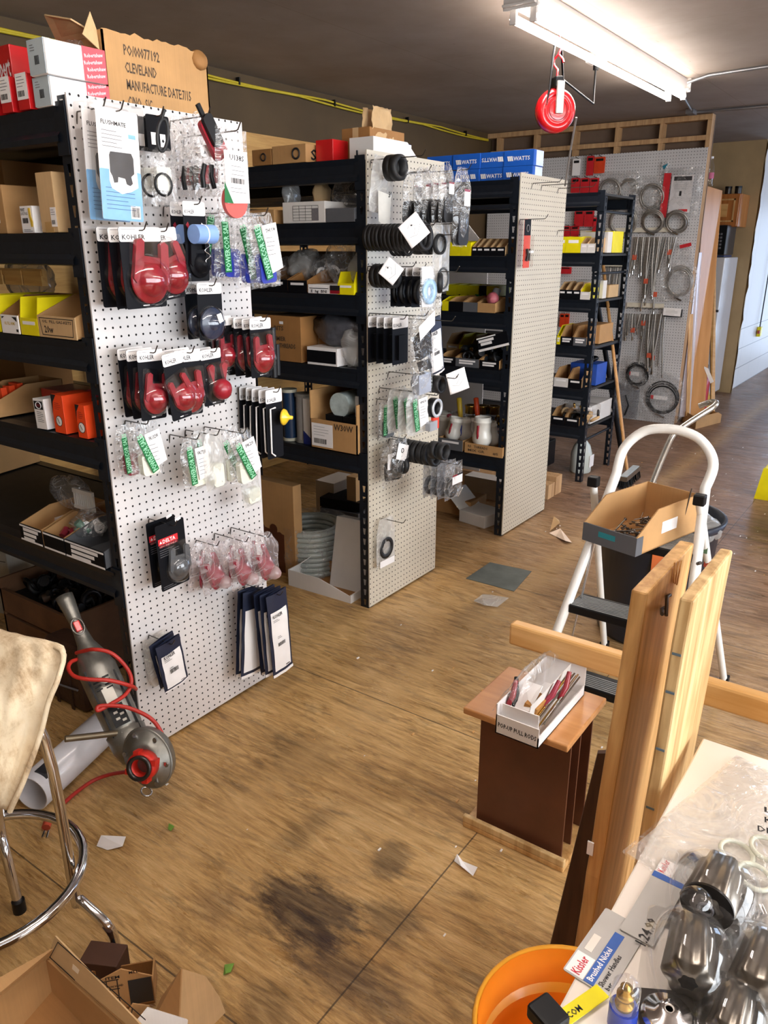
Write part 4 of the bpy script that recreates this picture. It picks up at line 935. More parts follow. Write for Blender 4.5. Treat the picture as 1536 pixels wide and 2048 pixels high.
# ---- nearest unit, second shelf
t, p = put('cardboard_box', 'cardboard box with red and white label at the left picture edge', 'cardboard box', 1.33, -40, 463, 1.652, G1); carton(t, .155, .135, .25); sticker(t, .07, .03, .055, .07); MB().b2((.07, .095, .0008), (.115, .105, .0012), RED).build('red_mark', t)
t, p = put('parts_box', 'small white box printed with a yellow tool', 'box', 1.315, 45, 460, 1.652, G1); MB().b2((0, 0, -.12), (.062, .072, 0), WHITE).build('carton_body', t, bev=.001)
m = MB(); m.text('PRIVET', 1, .004, .058, .0008, INK, fit=(.022, .008)); m.text('LOCK TOOLS', 1, .004, .048, .0008, INK, fit=(.034, .008)); barcode(m, .010, .026, .026, .014, .0008); lines(m, .01, .008, .045, 2, .004, .0008); m.build('lettering', t)
MB().prism([(.044, .066), (.054, .066), (.054, .045), (.060, .03), (.058, .016), (.050, .016), (.049, .03), (.045, .045)], .0006, .002, YINK).build('printed_tool', t)
t, p = put('cardboard_box', 'tall pale cardboard box with barcode label against the first post', 'cardboard box', 1.315, 84, 458, 1.652, G1); carton(t, .078, .155, .30, KRAFT2); sticker(t, .052, .015, .026, .05)
t, p = put('cardboard_box', 'dark cardboard box standing behind on the second shelf', 'cardboard box', 1.55, -60, 400, 1.652, G1); carton(t, .24, .24, .25, KRAFTD)
# ---- third shelf
t, p = put('parts_bin', 'cardboard bin with a black framed handwritten front beside the first post', 'parts bin', 1.305, 80, 668, 1.363, G1); w_, h_ = dims(1.305, 80, 668, 157, 674, 600)
openbin(t, .185, .115, .28, .062, KRAFT2, KRAFT, 0)
m = MB()
for a, b in (((.008, .054), (.177, .056)), ((.018, .006), (.170, .008))): m.b2((a[0], a[1], .0014), (b[0], b[1], .0018), INK)
m.prism([(.008, .056), (.010, .056), (.020, .006), (.018, .006)], .0014, .0018, INK); m.prism([(.175, .056), (.177, .056), (.171, .006), (.169, .006)], .0014, .0018, INK)
m.text('OIL  FILL GAS-KETS', 1, .022, .042, .0014, INK, fit=(.145, .008)); m.text('20w', 1, .030, .014, .0014, INK, fit=(.045, .020)); m.build('lettering', t)
for k, (x, c) in enumerate(((44, 'yellow plastic bin with blank tag, left of the handwritten cardboard bin'), (-28, 'yellow plastic bin at the left picture edge on the third shelf'))):
    t, p = put('parts_bin', c, 'parts bin', 1.305, x, 664, 1.363, G1); openbin(t, .092, .11, .2, .05, YEL, YEL, 1, cut=.05)
t, p = put('parts_bin', 'white fronted bin with black corner marks between the yellow bins', 'parts bin', 1.302, 6, 660, 1.363, G1); openbin(t, .094, .11, .2, .055, WHITE, KRAFTD, 0)
m = MB(); m.prism([(.006, .05), (.022, .05), (.006, .043)], .0014, .0018, INK); m.prism([(.088, .05), (.062, .05), (.088, .036)], .0014, .0018, INK); m.b2((.080, .006, .0014), (.090, .014, .0018), INK); m.text('OIL FILL ARMS', 1, .016, .026, .0014, YINK, fit=(.060, .009)); m.build('lettering', t)
blob('plastic_bag', 'large grey plastic bag heaped behind the yellow bins', 1.45, -10, 600, 1.45, .22, .12, .14, BAGD, 7, G1)
t, p = put('wooden_crate', 'thin wooden slat crate hanging low under the second shelf', 'crate', 1.40, -30, 548, 1.50, G1)
m = MB()
for x in (0, .115, .225): m.b2((x, 0, -.02), (x + .10, .045, 0), PLY)
m.b2((.0, .03, -.012), (.33, .05, -.002), PLY); m.build('slats', t)
# ---- fourth shelf
t, p = put('parts_bin', 'grey cardboard bin at the left end of the fourth shelf', 'parts bin', 1.31, -45, 850, 1.073, G1); openbin(t, .145, .10, .25, .055, GREYB, KRAFT, 0)
m = MB(); 
for k in range(3): m.b2((.06 + k * .02, .02, -.12 + k * .03), (.115 + k * .006, .10 - k * .012, -.10 + k * .03), ORG, RZ(4 * k))
m.build('orange_packets', t)
t, p = put('parts_box', 'white box with black and red oval emblem leaning on the orange boxes', 'box', 1.305, 76, 866, 1.073, G1)
MB().b2((0, 0, -.1), (.058, .095, 0), WHITE, RZ(2)).build('carton_body', t, bev=.001)
m = MB(); m.b2((.005, .062, .0004), (.052, .088, .0008), INK, RZ(2)); m.cyl(.001, 0, .001, INK); m.ring(.0145, .0014, WHITE, RZ(2) @ T(.029, .075, .001), 24, 4, .7); m.text('FRESH', 1, .018, .071, .0012, RED, RZ(2), fit=(.022, .008)); lines(m, .012, .054, .034, 6, .006, .0006, INK, .0012); m.build('lettering', t)
for k, (x, hh, lb) in enumerate(((112, .118, 'tall orange box with white clock picture beside the white emblem box'), (158, .100, 'smaller orange box with white clock picture against the post'))):
    t, p = put('parts_box', lb, 'box', 1.308, x, 868 + k * 6, 1.073, 'orange boxes'); ww = (.058, .045)[k]
    MB().b2((0, 0, -.1), (ww, hh, 0), ORG).build('carton_body', t, bev=.001)
    MB().prism([(0, hh), (ww * .45, hh), (ww * .12, hh * .8), (0, hh * .5)], .0004, .0009, INK).build('black_corner', t)
    m = MB(); m.lathe([(0, .0014), (.014, .0012), (.016, .0008)], WHITE, T(ww * .5, hh * .32, 0), 22); m.ring(.0155, .0010, INK, T(ww * .5, hh * .32, .001), 22, 4); m.tube([(ww * .5 - .005, hh * .40, .0022), (ww * .5, hh * .32, .0022), (ww * .5 + .004, hh * .26, .0022)], .0008, INK, n=4); m.build('clock_print', t)
    m = MB(); lines(m, ww * .25, hh * .78, ww * .5, 4, .006, .0006, RED, .0012); m.build('lettering', t)
t, p = put('parts_box', 'flat red box lying behind the orange boxes', 'box', 1.45, 85, 800, 1.13, G1); MB().b2((0, 0, -.12), (.16, .03, 0), WRED).build('carton_body', t)
t, p = put('cardboard_box', 'wide dim cardboard tray at the back of the fourth shelf', 'cardboard box', 1.62, -50, 800, 1.073, G1); carton(t, .42, .17, .2, KRAFTD)
t, p = put('parts_box', 'row of white topped flat boxes high at the back of the fourth shelf', 'box', 1.60, -30, 760, 1.245, G1); MB().b2((0, 0, -.2), (.34, .035, 0), WBOARD).build('carton_body', t)
# ---- fifth shelf
t, p = put('cardboard_box', 'big plain cardboard box filling the left of the lowest shelf', 'cardboard box', 1.48, -150, 1100, .658, G1, 12); carton(t, .42, .30, .36, KRAFT, tape=False)
for k, (x, y, ww, ff) in enumerate(((48, 1100, .128, CARDK), (94, 1116, .118, CARDK), (137, 1130, .205, CARDK))):
    t, p = put('parts_bin', ['black fronted bin with three paper strips, leftmost on the lowest shelf', 'black fronted bin without strips in the middle of the lowest shelf', 'wide black fronted bin heaped with clear bags beside the first post'][k], 'parts bin', 1.30, x, y, .658, G1)
    openbin(t, ww, .095, .26, .058, ff, (KRAFT, KRAFT, GREYB)[k], (3, 0, 3)[k]); m = MB(); m.b2((0, .0505, .0012), (ww, .056, .002), WHITE); m.b2((0, 0, .0012), (ww, .006, .002), WHITE); m.build('white_edging', t)
    if k == 1: lumps(t, .06, .2, .03, 5, [PINKP], .016, 4, 'red_fittings')
blob('plastic_bag', 'clear bag of green and white fittings in the wide bin', 1.34, 138, 1090, .70, .10, .085, .12, BAG, 13, G1)
lumps(thing('fitting_pile', 'green and white fittings inside the clear bag by the post', 'pipe fittings', (1.35, at(140, 1090, X=1.34).y, .70), SHF), .09, .10, .02, 9, [mk('fit_green', '#5f8c78', .5), WHITE], .018, 8)
t, p = put('louvre_grille', 'grey slotted plastic grille wrapped in film behind the bins', 'grille', 1.42, 150, 1025, .77, G1)
m = MB(); m.b2((0, 0, -.01), (.11, .012, 0), WBOARD); m.b2((0, .055, -.01), (.11, .07, 0), WBOARD)
for k in range(10): m.b2((.003 + k * .0115, .01, -.008), (.009 + k * .0115, .058, -.001), WBOARD)
m.build('grille', t)
blob('plastic_bag', 'loose clear film over the slotted grille', 1.41, 95, 1030, .75, .2, .11, .08, BAG, 19, G1)
t, p = put('paper_roll', 'crumpled white paper behind the left black bins', 'paper', 1.42, 105, 1075, .70, G1); MB().lathe([(.0, 0), (.026, .0), (.028, .05), (.02, .07), (0, .075)], WHITE, T(.03, .0, -.03) @ RX(-90) @ Matrix.Scale(-1, 4, (0, 0, 1)), 9, False).build('paper', t)
# ---- floor level, nearest unit
t, p = put('cardboard_box', 'printed white carton under the lowest shelf at the left edge', 'cardboard box', 1.55, -60, 1230, .0, G1, 14); MB().b2((0, 0, -.3), (.30, .46, 0), mk('carton_dull', '#a9a69c', .7)).build('carton_body', t, bev=.003)
m = MB(); m.text('LLEM', 1, .12, .30, .001, INK, fit=(.085, .03)); m.b2((.10, .35, .001), (.205, .353, .0014), INK); m.text('F7.. .', 1, .09, .365, .001, INK, fit=(.10, .03)); m.b2((.24, .34, .001), (.29, .343, .0014), INK); m.b2((.24, .27, .001), (.29, .273, .0014), INK); m.b2((.24, .21, .001), (.243, .27, .0014), INK); m.text('AA17V', 1, .15, .22, .001, INK, fit=(.06, .018)); m.build('lettering', t)
t, p = put('wooden_crate', 'low wooden crate of black pipe fittings on the floor under the shelves', 'crate', 1.47, 12, 1250, .002, G1)
m = MB(); Wc, Hc, Dc = .58, .30, .34
for a, b in (((0, 0, -.015), (Wc, Hc * .45, 0)), ((0, Hc * .5, -.015), (Wc, Hc * .85, 0)), ((0, 0, -Dc), (Wc, Hc, -Dc + .012)), ((0, 0, -Dc), (.012, Hc, 0)), ((Wc - .012, 0, -Dc), (Wc, Hc, 0)), ((0, 0, -Dc), (Wc, .01, 0))): m.b2(a, b, mk('old_crate', '#6b4a30', .8, 0, .25, 8))
m.build('crate_boards', t); MB().b2((.012, .15, -Dc + .012), (Wc - .012, .22, -.016), mk('dark_fill', '#191715', .7)).build('filling', t)
lumps(t, Wc, Dc, .235, 70, [BLK, RUB, mk('iron', '#26262a', .4, .5), BLK, mk('dull_brown', '#4a3526', .6)], .034, 3)
t, p = put('tool_bag', 'dark brown worn leather case on the floor behind the pipe threader', 'case', 1.33, 92, 1330, .002, G1)
LEA = mk('brown_leather', '#3f271b', .55, 0, .25, 12, .2)
MB().b2((0, 0, -.10), (.22, .26, 0), LEA).build('case_body', t, bev=.02)
m = MB(); m.b2((.05, 0, .0), (.065, .23, .004), LEA); m.b2((.14, 0, .0), (.155, .23, .004), LEA); m.tube([(.0, .09, .006), (.07, .085, .01), (.2, .10, .006)], .004, GREYINK); m.build('straps', t)

# ---- second unit ------------------------------------------------------------
XA = 2.63
def bx(unit, X, x0, y0, x1, y1, yt, d, z, label, mat=KRAFT, name='cardboard_box', cat='cardboard box', **k):
    w, h = dims(X, x0, y0, x1, y1, yt); t, p = put(name, label, cat, X, x0, y0, z, unit, k.get('turn', 0)); carton(t, w, h, d, mat, tape=k.get('tape', False)); return t, w, h
t, w, h = bx(G2, XA, 505, 332, 543, 330, 300, .3, 1.947, 'brown box with ring logo, left of the pair on the second unit', KRAFTD)
MB().ring(h * .22, h * .05, INK, T(w * .6, h * .5, .002), 20, 4).build('ring_logo', t)
t, w, h = bx(G2, XA, 545, 330, 612, 324, 294, .3, 1.947, 'brown box with ring logo and dark letters, right of the pair', KRAFT)
MB().ring(h * .28, h * .06, INK, T(w * .72, h * .5, .002), 20, 4).build('ring_logo', t)
MB().text('SU', 1, 0, 0, 0, INK, T(w + .001, h * .15, -.03) @ RY(90), fit=(.09, h * .6)).build('lettering', t)
t, w, h = bx(G2, XA + .05, 632, 318, 666, 316, 273, .14, 1.947, 'glossy red box standing on top of the second unit', WRED, 'parts_box', 'box')
t, w, h = bx(G2, XA + .15, 684, 316, 740, 310, 246, .25, 1.947, 'tall brown cardboard box behind the red box', KRAFTD); MB().b2((w * .4, 0, .001), (w * .6, h, .002), KRAFT2).build('packing_tape', t)
t = thing('paper_sack', 'torn tan paper sack standing on the white bin', 'paper sack', (XA + .24, 2.06, 2.035), BRD)
m = MB(); m.grid(lambda u, v: ((u - .5) * .16 * (1 - .18 * v), v * .125 + .012 * noise.noise(Vector((u * 4, 0, 1))), .02 * noise.noise(Vector((u * 4, v * 4, 2)))), 12, 10, KRAFT2); m.grid(lambda u, v: ((u - .5) * .16 * (1 - .18 * v), v * .12, -.05 + .02 * noise.noise(Vector((u * 4, v * 4, 5)))), 12, 10, KRAFT2); m.build('paper', t, solid=.001)
# white sloping bin lying on top behind the board
t = thing('parts_bin', 'white cardboard bin with sloping side on top of the second unit', 'parts bin', (XA + .10, 2.00, 1.949), BRD, G2)
MB().prism([(0, 0), (0, .085), (.24, .085), (.36, .0)], -.12, 0, WHITE).build('carton_body', t); MB().b2((-.004, 0, -.12), (0, .085, 0), WBOARD).build('grey_end', t)
t = thing('parts_box', 'blue box with white end label behind the white sloping bin', 'box', (XA + .45, 2.13, 1.949), BRD, G2)
MB().b2((0, 0, -.14), (.115, .105, 0), BLUEB).build('carton_body', t, bev=.002); MB().b2((.08, .002, 0), (.114, .103, .001), WHITE).build('end_label', t); MB().text('S', .04, .01, .03, .001, WHITE).build('lettering', t)
# second shelf
bx(G2, XA, 492, 428, 548, 424, 400, .3, 1.712, 'shallow opened brown box at left of the shelf below the top', KRAFT)
t, w, h = bx(G2, XA, 566, 442, 650, 438, 400, .25, 1.712, 'white carton printed with a ruled table', WBOARD, 'parts_box', 'box')
m = MB()
for k in range(6): m.b2((w * .25, h * (.1 + k * .14), .001), (w * .85, h * (.1 + k * .14) + .0012, .0014), INK)
for k in range(5): m.b2((w * (.25 + k * .15), h * .1, .001), (w * (.25 + k * .15) + .0012, h * .8, .0014), INK)
m.b2((w * .7, h * .1, .001), (w * .85, h * .66, .0015), GREYINK); m.build('printed_table', t)
bx(G2, XA - .002, 652, 438, 709, 435, 410, .25, 1.712, 'grey carton at right of the ruled white carton', GREYB, 'parts_box', 'box')
for k, (x, w_, h_, y) in enumerate(((560, .05, .10, 400), (620, .05, .09, 400), (655, .15, .13, 405))):
    blob('plastic_bag', ['narrow rolled paper bag above the ruled carton', 'small brown bag above the ruled carton', 'clear bag bulging over the grey carton'][k], XA + .1, x, y, 1.78, w_, h_, .1, (BAGW, KRAFT2, BAG)[k], 23 + k, G2)
# third shelf
for k, (x, x1, c) in enumerate(((480, 520, 'leftmost'), (522, 575, 'second'), (577, 614, 'third'))):
    w, h = dims(XA, x, 592, x1, 592, 560); t, p = put('parts_bin', 'black fronted bin, %s on the middle shelf of the second unit' % c, 'parts bin', XA, x, 592, 1.427, G2); openbin(t, w, h * 1.4, .28, h * .75, CARDK, KRAFTD, 1)
t, w, h = bx(G2, XA - .004, 616, 590, 680, 590, 572, .2, 1.427, 'low white box with black frame and red corner', WHITE, 'parts_box', 'box')
m = MB(); m.b2((w * .05, h * .55, .001), (w * .65, h * .62, .0014), INK); m.b2((w * .7, h * .4, .001), (w, h * .95, .0014), INK); m.b2((w * .7, h * .05, .001), (w, h * .4, .0014), RED); m.text('E  hg  BNl', 1, w * .1, h * .12, .001, INK, fit=(w * .5, h * .3)); m.build('lettering', t)
w, h = dims(XA, 676, 590, 708, 590, 545); t, p = put('parts_bin', 'yellow bin with black label strip against the second post', 'parts bin', XA - .004, 676, 590, 1.427, G2); openbin(t, w, h, .2, h * .5, YEL, YEL, 1, cut=.1)
for k, (x, w_, h_, mt) in enumerate(((535, .10, .10, BAG), (570, .13, .13, BAGW), (612, .11, .11, BAG), (640, .15, .18, BAG), (690, .09, .12, BAGW))):
    blob('plastic_bag', 'clear crumpled bag of fittings, %s of those behind the yellow bin' % ('leftmost', 'second', 'third', 'fourth', 'last')[k], XA + .07, x, 575, 1.47, w_, h_, .14, mt, 33 + k, 'bags on the middle shelf of the second unit')
t = thing('fitting_pile', 'dark fittings showing through the middle shelf bags', 'pipe fittings', (XA + .10, at(555, 560, X=XA + .1).y, 1.47), SHF); lumps(t, .36, .12, .03, 16, [mk('fit_grey', '#8a8884', .4, .3), BLK, WHITE], .025, 12)
t, p = put('parts_bin', 'row of dark amber bins at the back of the middle shelf', 'parts bin', XA + .38, 560, 540, 1.427, G2); m = MB()
for k in range(7): m.b2((k * .085, 0, -.1), (k * .085 + .08, .17, 0), mk('amber', '#5e4420', .6))
m.build('bin_fronts', t)
# fourth shelf
t, w, h = bx(G2, XA, 530, 730, 604, 735, 642, .3, 1.122, 'brown box with faint handwriting on the fourth shelf of the second unit', KRAFTD)
m = MB(); m.text('BITS', 1, w * .3, h * .68, .001, BI, fit=(w * .25, .02)); m.text('SCHMIER', 1, w * .15, h * .45, .001, BI, fit=(w * .45, .02)); m.text('AND  THREADS', 1, w * .15, h * .3, .001, BI, fit=(w * .7, .02)); m.b2((w * .45, h * .82, .001), (w * .55, h * .88, .0014), WHITE); m.build('lettering', t)
t, w, h = bx(G2, XA + .12, 600, 728, 660, 728, 642, .25, 1.122, 'brown box with round-logo stickers behind the black and white box', KRAFT); sticker(t, w * .15, h * .35, w * .5, h * .5, 3, False)
MB().cyl(.014, .001, .0016, INK, T(w * .26, h * .72, 0), 14).cyl(.014, .001, .0016, INK, T(w * .26, h * .5, 0), 14).build('round_logo', t)
t, w, h = bx(G2, XA - .005, 615, 735, 675, 737, 700, .25, 1.122, 'white carton with broad black band under the grey bag', WHITE, 'parts_box', 'box'); MB().b2((0, h * .14, .001), (w * .96, h * .82, .0016), CARDK).build('black_band', t)
t, p = blob('plastic_bag', 'long glossy grey bag of rods slumped over the banded carton', XA + .03, 618, 700, 1.20, .30, .13, .16, mk('grey_poly', '#54545a', .3, 0, .3, 18, .3), 41, G2)
blob('plastic_bag', 'milky plastic bag against the post beside the banded carton', XA + .0, 668, 737, 1.122, .14, .15, .14, BAGW, 44, G2)
# fifth shelf
def drum(x0, x1, yb, yt, X, body, rim, label):
    w, h = dims(X, x0, yb, x1, yb, yt); t = thing('pipe_spool', label, 'spool', (X + w / 2, at((x0 + x1) / 2, yb, X=X).y, .742), group=None)
    m = MB(); m.cyl(w / 2 * .9, .01, h - .01, body, None, 26); m.build('body', t)
    for z in (0, h - .014): MB().cyl(w / 2, z, z + .014, rim, None, 26).build('rim', t)
    return t
drum(560, 583, 886, 785, XA + .01, mk('spool_blue', '#17304f', .35, coat=.2), mk('rim_cream', '#b8b4a0', .5), 'dark blue tall canister with pale rims on the lowest shelf')
drum(584, 613, 876, 780, XA + .02, mk('spool_grey', '#9b9894', .4), mk('rim_grey', '#85837c', .5), 'grey white tall canister right of the blue one')
t, w, h = bx(G2, XA + .02, 608, 890, 622, 893, 800, .2, .742, 'slim white and blue upright box between canister and carton', WBOARD, 'parts_box', 'box'); MB().prism([(0, 0), (w, 0), (w, h * .15), (0, h * .3)], .0004, .001, mk('deep_blue', '#22307a', .4)).build('blue_corner', t)
t, p = put('cardboard_box', 'open cardboard box with shipping label and marker writing, lowest shelf of second unit', 'cardboard box', XA - .012, 622, 893, .742, G2)
w, h = dims(XA, 622, 893, 714, 905, 780); e = .005
m = MB(); m.b2((0, 0, -e), (w, h * .52, 0), KRAFT); m.b2((0, 0, -.34), (e, h, 0), KRAFT); m.b2((w - e, 0, -.34), (w, h * .85, 0), KRAFT); m.b2((0, 0, -.34), (w, h, -.34 + e), KRAFTD); m.b2((0, 0, -.34), (w, e, 0), KRAFT); m.build('box_body', t)
sticker(t, w * .03, h * .05, w * .46, h * .40, 4); MB().text('W30W', 1, w * .52, h * .38, .001, BI, fit=(w * .4, .028)).build('handwriting', t)
m = MB(); m.cyl(.055, -.08, .08, mk('film_roll', '#b9c6c4', .25, 0, .2, 20, .2, coat=.3), T(w * .52, h * .78, -.12), 20); m.build('wrapped_roll', t)
m = MB(); m.b2((w * .25, h * .5, -.1), (w * .6, h * .6, -.03), BLK); m.b2((w * .62, h * .5, -.1), (w * .92, h * .6, -.03), BLK); m.b2((w * .8, h * .55, -.16), (w * .93, h * .95, -.06), WBOARD); m.build('packed_goods', t)
# floor under the second unit
t, p = put('cardboard_box', 'tall cardboard box with spilled brown stain beside the wrapped coil', 'cardboard box', XA + .06, 500, 1040, .0, G2)
w, h = dims(XA + .06, 500, 1100, 585, 1060, 905); MB().b2((0, 0, -.06), (w, .50, 0), KRAFT).build('carton_body', t, bev=.003)
MB().prism([(.02, .0), (.02, .26), (.24, .23), (.24, .02)], .001, .0016, mk('spill', '#5a2c14', .6)).build('stained_panel', t)
m = MB()
for k, (x, y, r) in enumerate(((.08, .24, .03), (.13, .20, .022), (.17, .25, .026), (.21, .22, .02))): m.cyl(r, .0018, .0024, mk('spill', '#5a2c14', .6), T(x, y, 0), 14)
m.build('splashes', t)
TUBW = mk('clear_tubing', '#aab0aa', .22, 0, .12, 12, .1, coat=.3, spec=.6)
cc = at(618, 1150, Z=.0); t = thing('tubing_coil', 'large coil of clear tubing wrapped in film on the floor', 'tubing coil', (cc.x + .10, cc.y + .06, 0))
m = MB()
for k in range(9):
    for j in (0, 1): m.ring(.165 - j * .028, .015, TUBW, T(.003 * (k % 2), .003 * (k % 3), .018 + k * .027), 36, 7)
m.build('tubing', t); MB().grid(lambda u, v: ((.186 + .006 * noise.noise(Vector((math.cos(u * 2 * PI) * 4, math.sin(u * 2 * PI) * 4, v * 5)))) * math.cos(u * 2 * PI), (.186 + .006 * noise.noise(Vector((math.cos(u * 2 * PI) * 4, math.sin(u * 2 * PI) * 4, v * 5 + 9)))) * math.sin(u * 2 * PI), v * .27), 40, 10, BAG, wrap=True).build('film_wrap', t)
t = thing('parts_box', 'flat white carton leaning upright against the second post', 'box', (2.74, 2.16, .0), (0, R(12), R(4)))
MB().b2((0, -.13, 0), (.07, .13, .36), WBOARD).build('carton_body', t, bev=.003); MB().b2((-.002, -.10, .26), (.0, .10, .35), WBOARD).build('lid_flap', t)
a = at(578, 1170, Z=0); b = at(702, 1207, Z=0); ang = math.atan2(b.y - a.y, b.x - a.x)
t = thing('cardboard_box', 'white open carton with brown inside on the floor by the second post', 'cardboard box', (a.x, a.y, 0), (0, 0, ang)); L = (b - a).length; Dp = .20; e = .004
m = MB(); m.add([(0, 0, 0), (L, 0, 0), (L, 0, .035), (L * .8, 0, .055), (L * .5, 0, .085), (0, 0, .085)], [(0, 1, 2, 3, 4, 5)], WBOARD); m.b2((0, 0, 0), (e, Dp, .085), WBOARD); m.b2((L - e, 0, 0), (L, Dp, .04), WBOARD); m.build('box_front', t, solid=.004)
m = MB(); m.b2((0, 0, 0), (L, Dp, e), KRAFTD); m.b2((0, Dp - e, 0), (L, Dp, .09), KRAFTD); m.build('box_inside', t)
MB().slab([(0.0, .0, .085), (.0, Dp * .8, .085), (.05, Dp * .7, .13), (.06, .03, .125)], .003, WBOARD).build('box_flap', t)
for k, (x0, x1, yb, yt, X, mt, lb) in enumerate(((632, 668, 992, 960, 3.35, WBOARD, 'small white box on the floor deep between the shelving units'), (694, 712, 998, 952, 3.3, KRAFT2, 'pale cardboard box beside it just left of the second post'))):
    w, h = dims(X, x0, yb, x1, yb, yt); pz = at(x0, yb, X=X); t = thing('cardboard_box', lb, 'cardboard box', (X, pz.y, 0), SHF); MB().b2((0, 0, -.22), (w, h + pz.z if pz.z > 0 else h, 0), mt).build('carton_body', t)
for k in range(4):
    t = thing('parts_box', 'dark flat box, %s in the pile on the floor behind the clear coil' % ('lowest', 'second', 'third', 'topmost')[k], 'box', (3.25, 2.78, .002 + k * .062), (0, 0, R(-90 + 3 * k)), 'dark flat boxes'); MB().b2((0, 0, 0), (.26, .3, .055), (GREYB, CARDK)[k % 2]).build('carton_body', t)

# ---- third unit -------------------------------------------------------------
XB = 3.86
def watts(x, z, lb, flip=False, sx=0, w=.215):
    t, p = put('valve_box', lb, 'box', XB + .20 + sx, x, 335, z, 'blue valve boxes'); h = .078
    MB().b2((0, 0, -.12), (w, h, 0), BLUEB).build('carton_body', t, bev=.0015)
    MB().b2((w, .002, -.118), (w + .0012, h - .002, -.03), mk('box_end', '#c9d8ea', .5)).build('end_label', t)
    m = MB(); x1 = w * .24
    for k in range(3): m.prism([(.02 + k * .011, .050), (.029 + k * .011, .050), (.035 + k * .011, .026), (.026 + k * .011, .026)], .0006, .001, WHITE)
    m.text('WATTS', 1, .058, .028, .0008, WHITE, fit=(.095, .020))
    if flip: k = MB(); k.add(m.v, m.f, WHITE, T(w / 2, h / 2, 0) @ RZ(180) @ T(-w / 2, -h / 2, 0)); m = k
    m.build('lettering', t)
for k, (x, z, fl) in enumerate(((1007, 2.026, False), (956, 2.026, True), (905, 2.026, False), (854, 2.026, False), (1006, 1.947, False), (955, 1.947, False), (904, 1.947, True))):
    watts(x, z, 'blue valve box, %s' % ('top right one at the end of the pile', 'upside-down lettered in the upper row', 'third from right in the upper row', 'leftmost of the upper row', 'right one of the lower row by the post', 'second from right in the lower row', 'third from right in the lower row')[k], fl, .004 * (k % 2), .175)
def binrow(X, z, xs, yb, yt, mats, unit, where, d=.25, tags=1, inner=None, hf=.55):
    for k in range(len(xs) - 1):
        w, h = dims(X, xs[k], yb, xs[k + 1], yb, yt); mt = mats[k % len(mats)]
        t, p = put('parts_bin', 'small %s parts bin, %s %s' % ({YEL: 'yellow', CARDK: 'black fronted', KRAFT: 'cardboard', WBOARD: 'white', GREYB: 'grey', KRAFT2: 'pale cardboard'}[mt], ('first', 'second', 'third', 'fourth', 'fifth', 'sixth', 'seventh')[k], where), 'parts bin', X, xs[k], yb, z, unit)
        openbin(t, w * .96, h, d, h * hf, mt, YEL if mt is YEL else (inner or KRAFT), tags, cut=.3)
binrow(XB, 1.572, [900, 921, 942], 514, 484, [YEL], G3, 'from left on the shelf below the blue boxes', hf=.9, tags=0)
binrow(XB, 1.572, [944, 954, 966, 981, 993, 1010], 511, 476, [CARDK], G3, 'after the yellow ones below the blue boxes', inner=KRAFT2, hf=.5)
P = [at(x, y, X=4.72) for x, y in ((872, 420), (920, 428), (976, 500), (974, 570))]; P += [Vector((4.72, P[3].y, 0)), Vector((4.72, P[0].y, 0))]; o = Vector((4.72, P[4].y, 0))
t = thing('sheet_panel', 'large pale grey sheet with a cut corner standing behind the third unit', 'panel', o); MB().slab([p - o for p in P], .006, mk('panel_grey', '#d5d2d0', .5, 0, .04)).build('sheet', t)
for z_, X_, y_ in ((1.277, XB + .30, 590), (.972, XB + .25, 706)):
    zt_ = at(893, y_, X=X_).z; MB().b2((X_ - .01, 1.99, z_), (X_ + .22, 2.62, zt_ - .002), GREYB).build('riser_board', label='grey riser under the back bins, %s shelf of the third unit' % ('third' if z_ > 1 else 'fourth'), cat='riser')
binrow(XB + .30, at(893, 590, X=XB + .30).z, [893, 914, 936, 958, 973, 985, 997], 590, 568, [YEL, YEL, YEL, CARDK, YEL, YEL], G3, 'from left in the back row, third unit', tags=0, hf=.95, d=.15)
binrow(XB, 1.277, [884, 897, 926, 955, 991], 629, 602, [YEL, CARDK, GREYB, KRAFT], G3, 'from left in the front row, third unit', tags=0, hf=.7)
t, p = put('rubber_ball', 'pinkish red ball valve poking out of the cardboard bin', 'valve part', XB + .04, 985, 610, 1.33, G3); MB().lathe([(0, -.03), (.028, -.02), (.036, 0), (.028, .022), (0, .03)], mk('pink_ball', '#b8606a', .5), T(.0, .02, 0), 18).cyl(.022, -.07, -.01, GREYINK, T(.0, .01, 0) @ RX(50), 14).build('ball', t)
t = thing('fitting_pile', 'mixed dark fittings lying in the back row bins, third unit', 'pipe fittings', (XB + .2, at(890, 595, X=XB + .2).y, 1.33), SHF); lumps(t, .38, .1, .0, 16, [BLK, GREEN, RED, BRASS], .016, 15)
binrow(XB + .25, at(893, 706, X=XB + .25).z, [893, 918, 942, 964, 995], 706, 668, [KRAFT2, YEL, KRAFT2, YEL], G3, 'from left in the rear of the fourth shelf', tags=1, hf=.5, d=.2)
binrow(XB, .972, [880, 911, 959, 999], 740, 716, [CARDK, GREYB, CARDK], G3, 'from left in front on the fourth shelf', tags=2, hf=.7)
t = thing('fitting_pile', 'heap of black elbows and fittings filling the fourth shelf bins', 'pipe fittings', (XB + .02, at(884, 720, X=XB).y, 1.0), SHF); lumps(t, .46, .2, .02, 40, [BLK, RUB, mk('fit_slate', '#30363c', .4)], .03, 16)
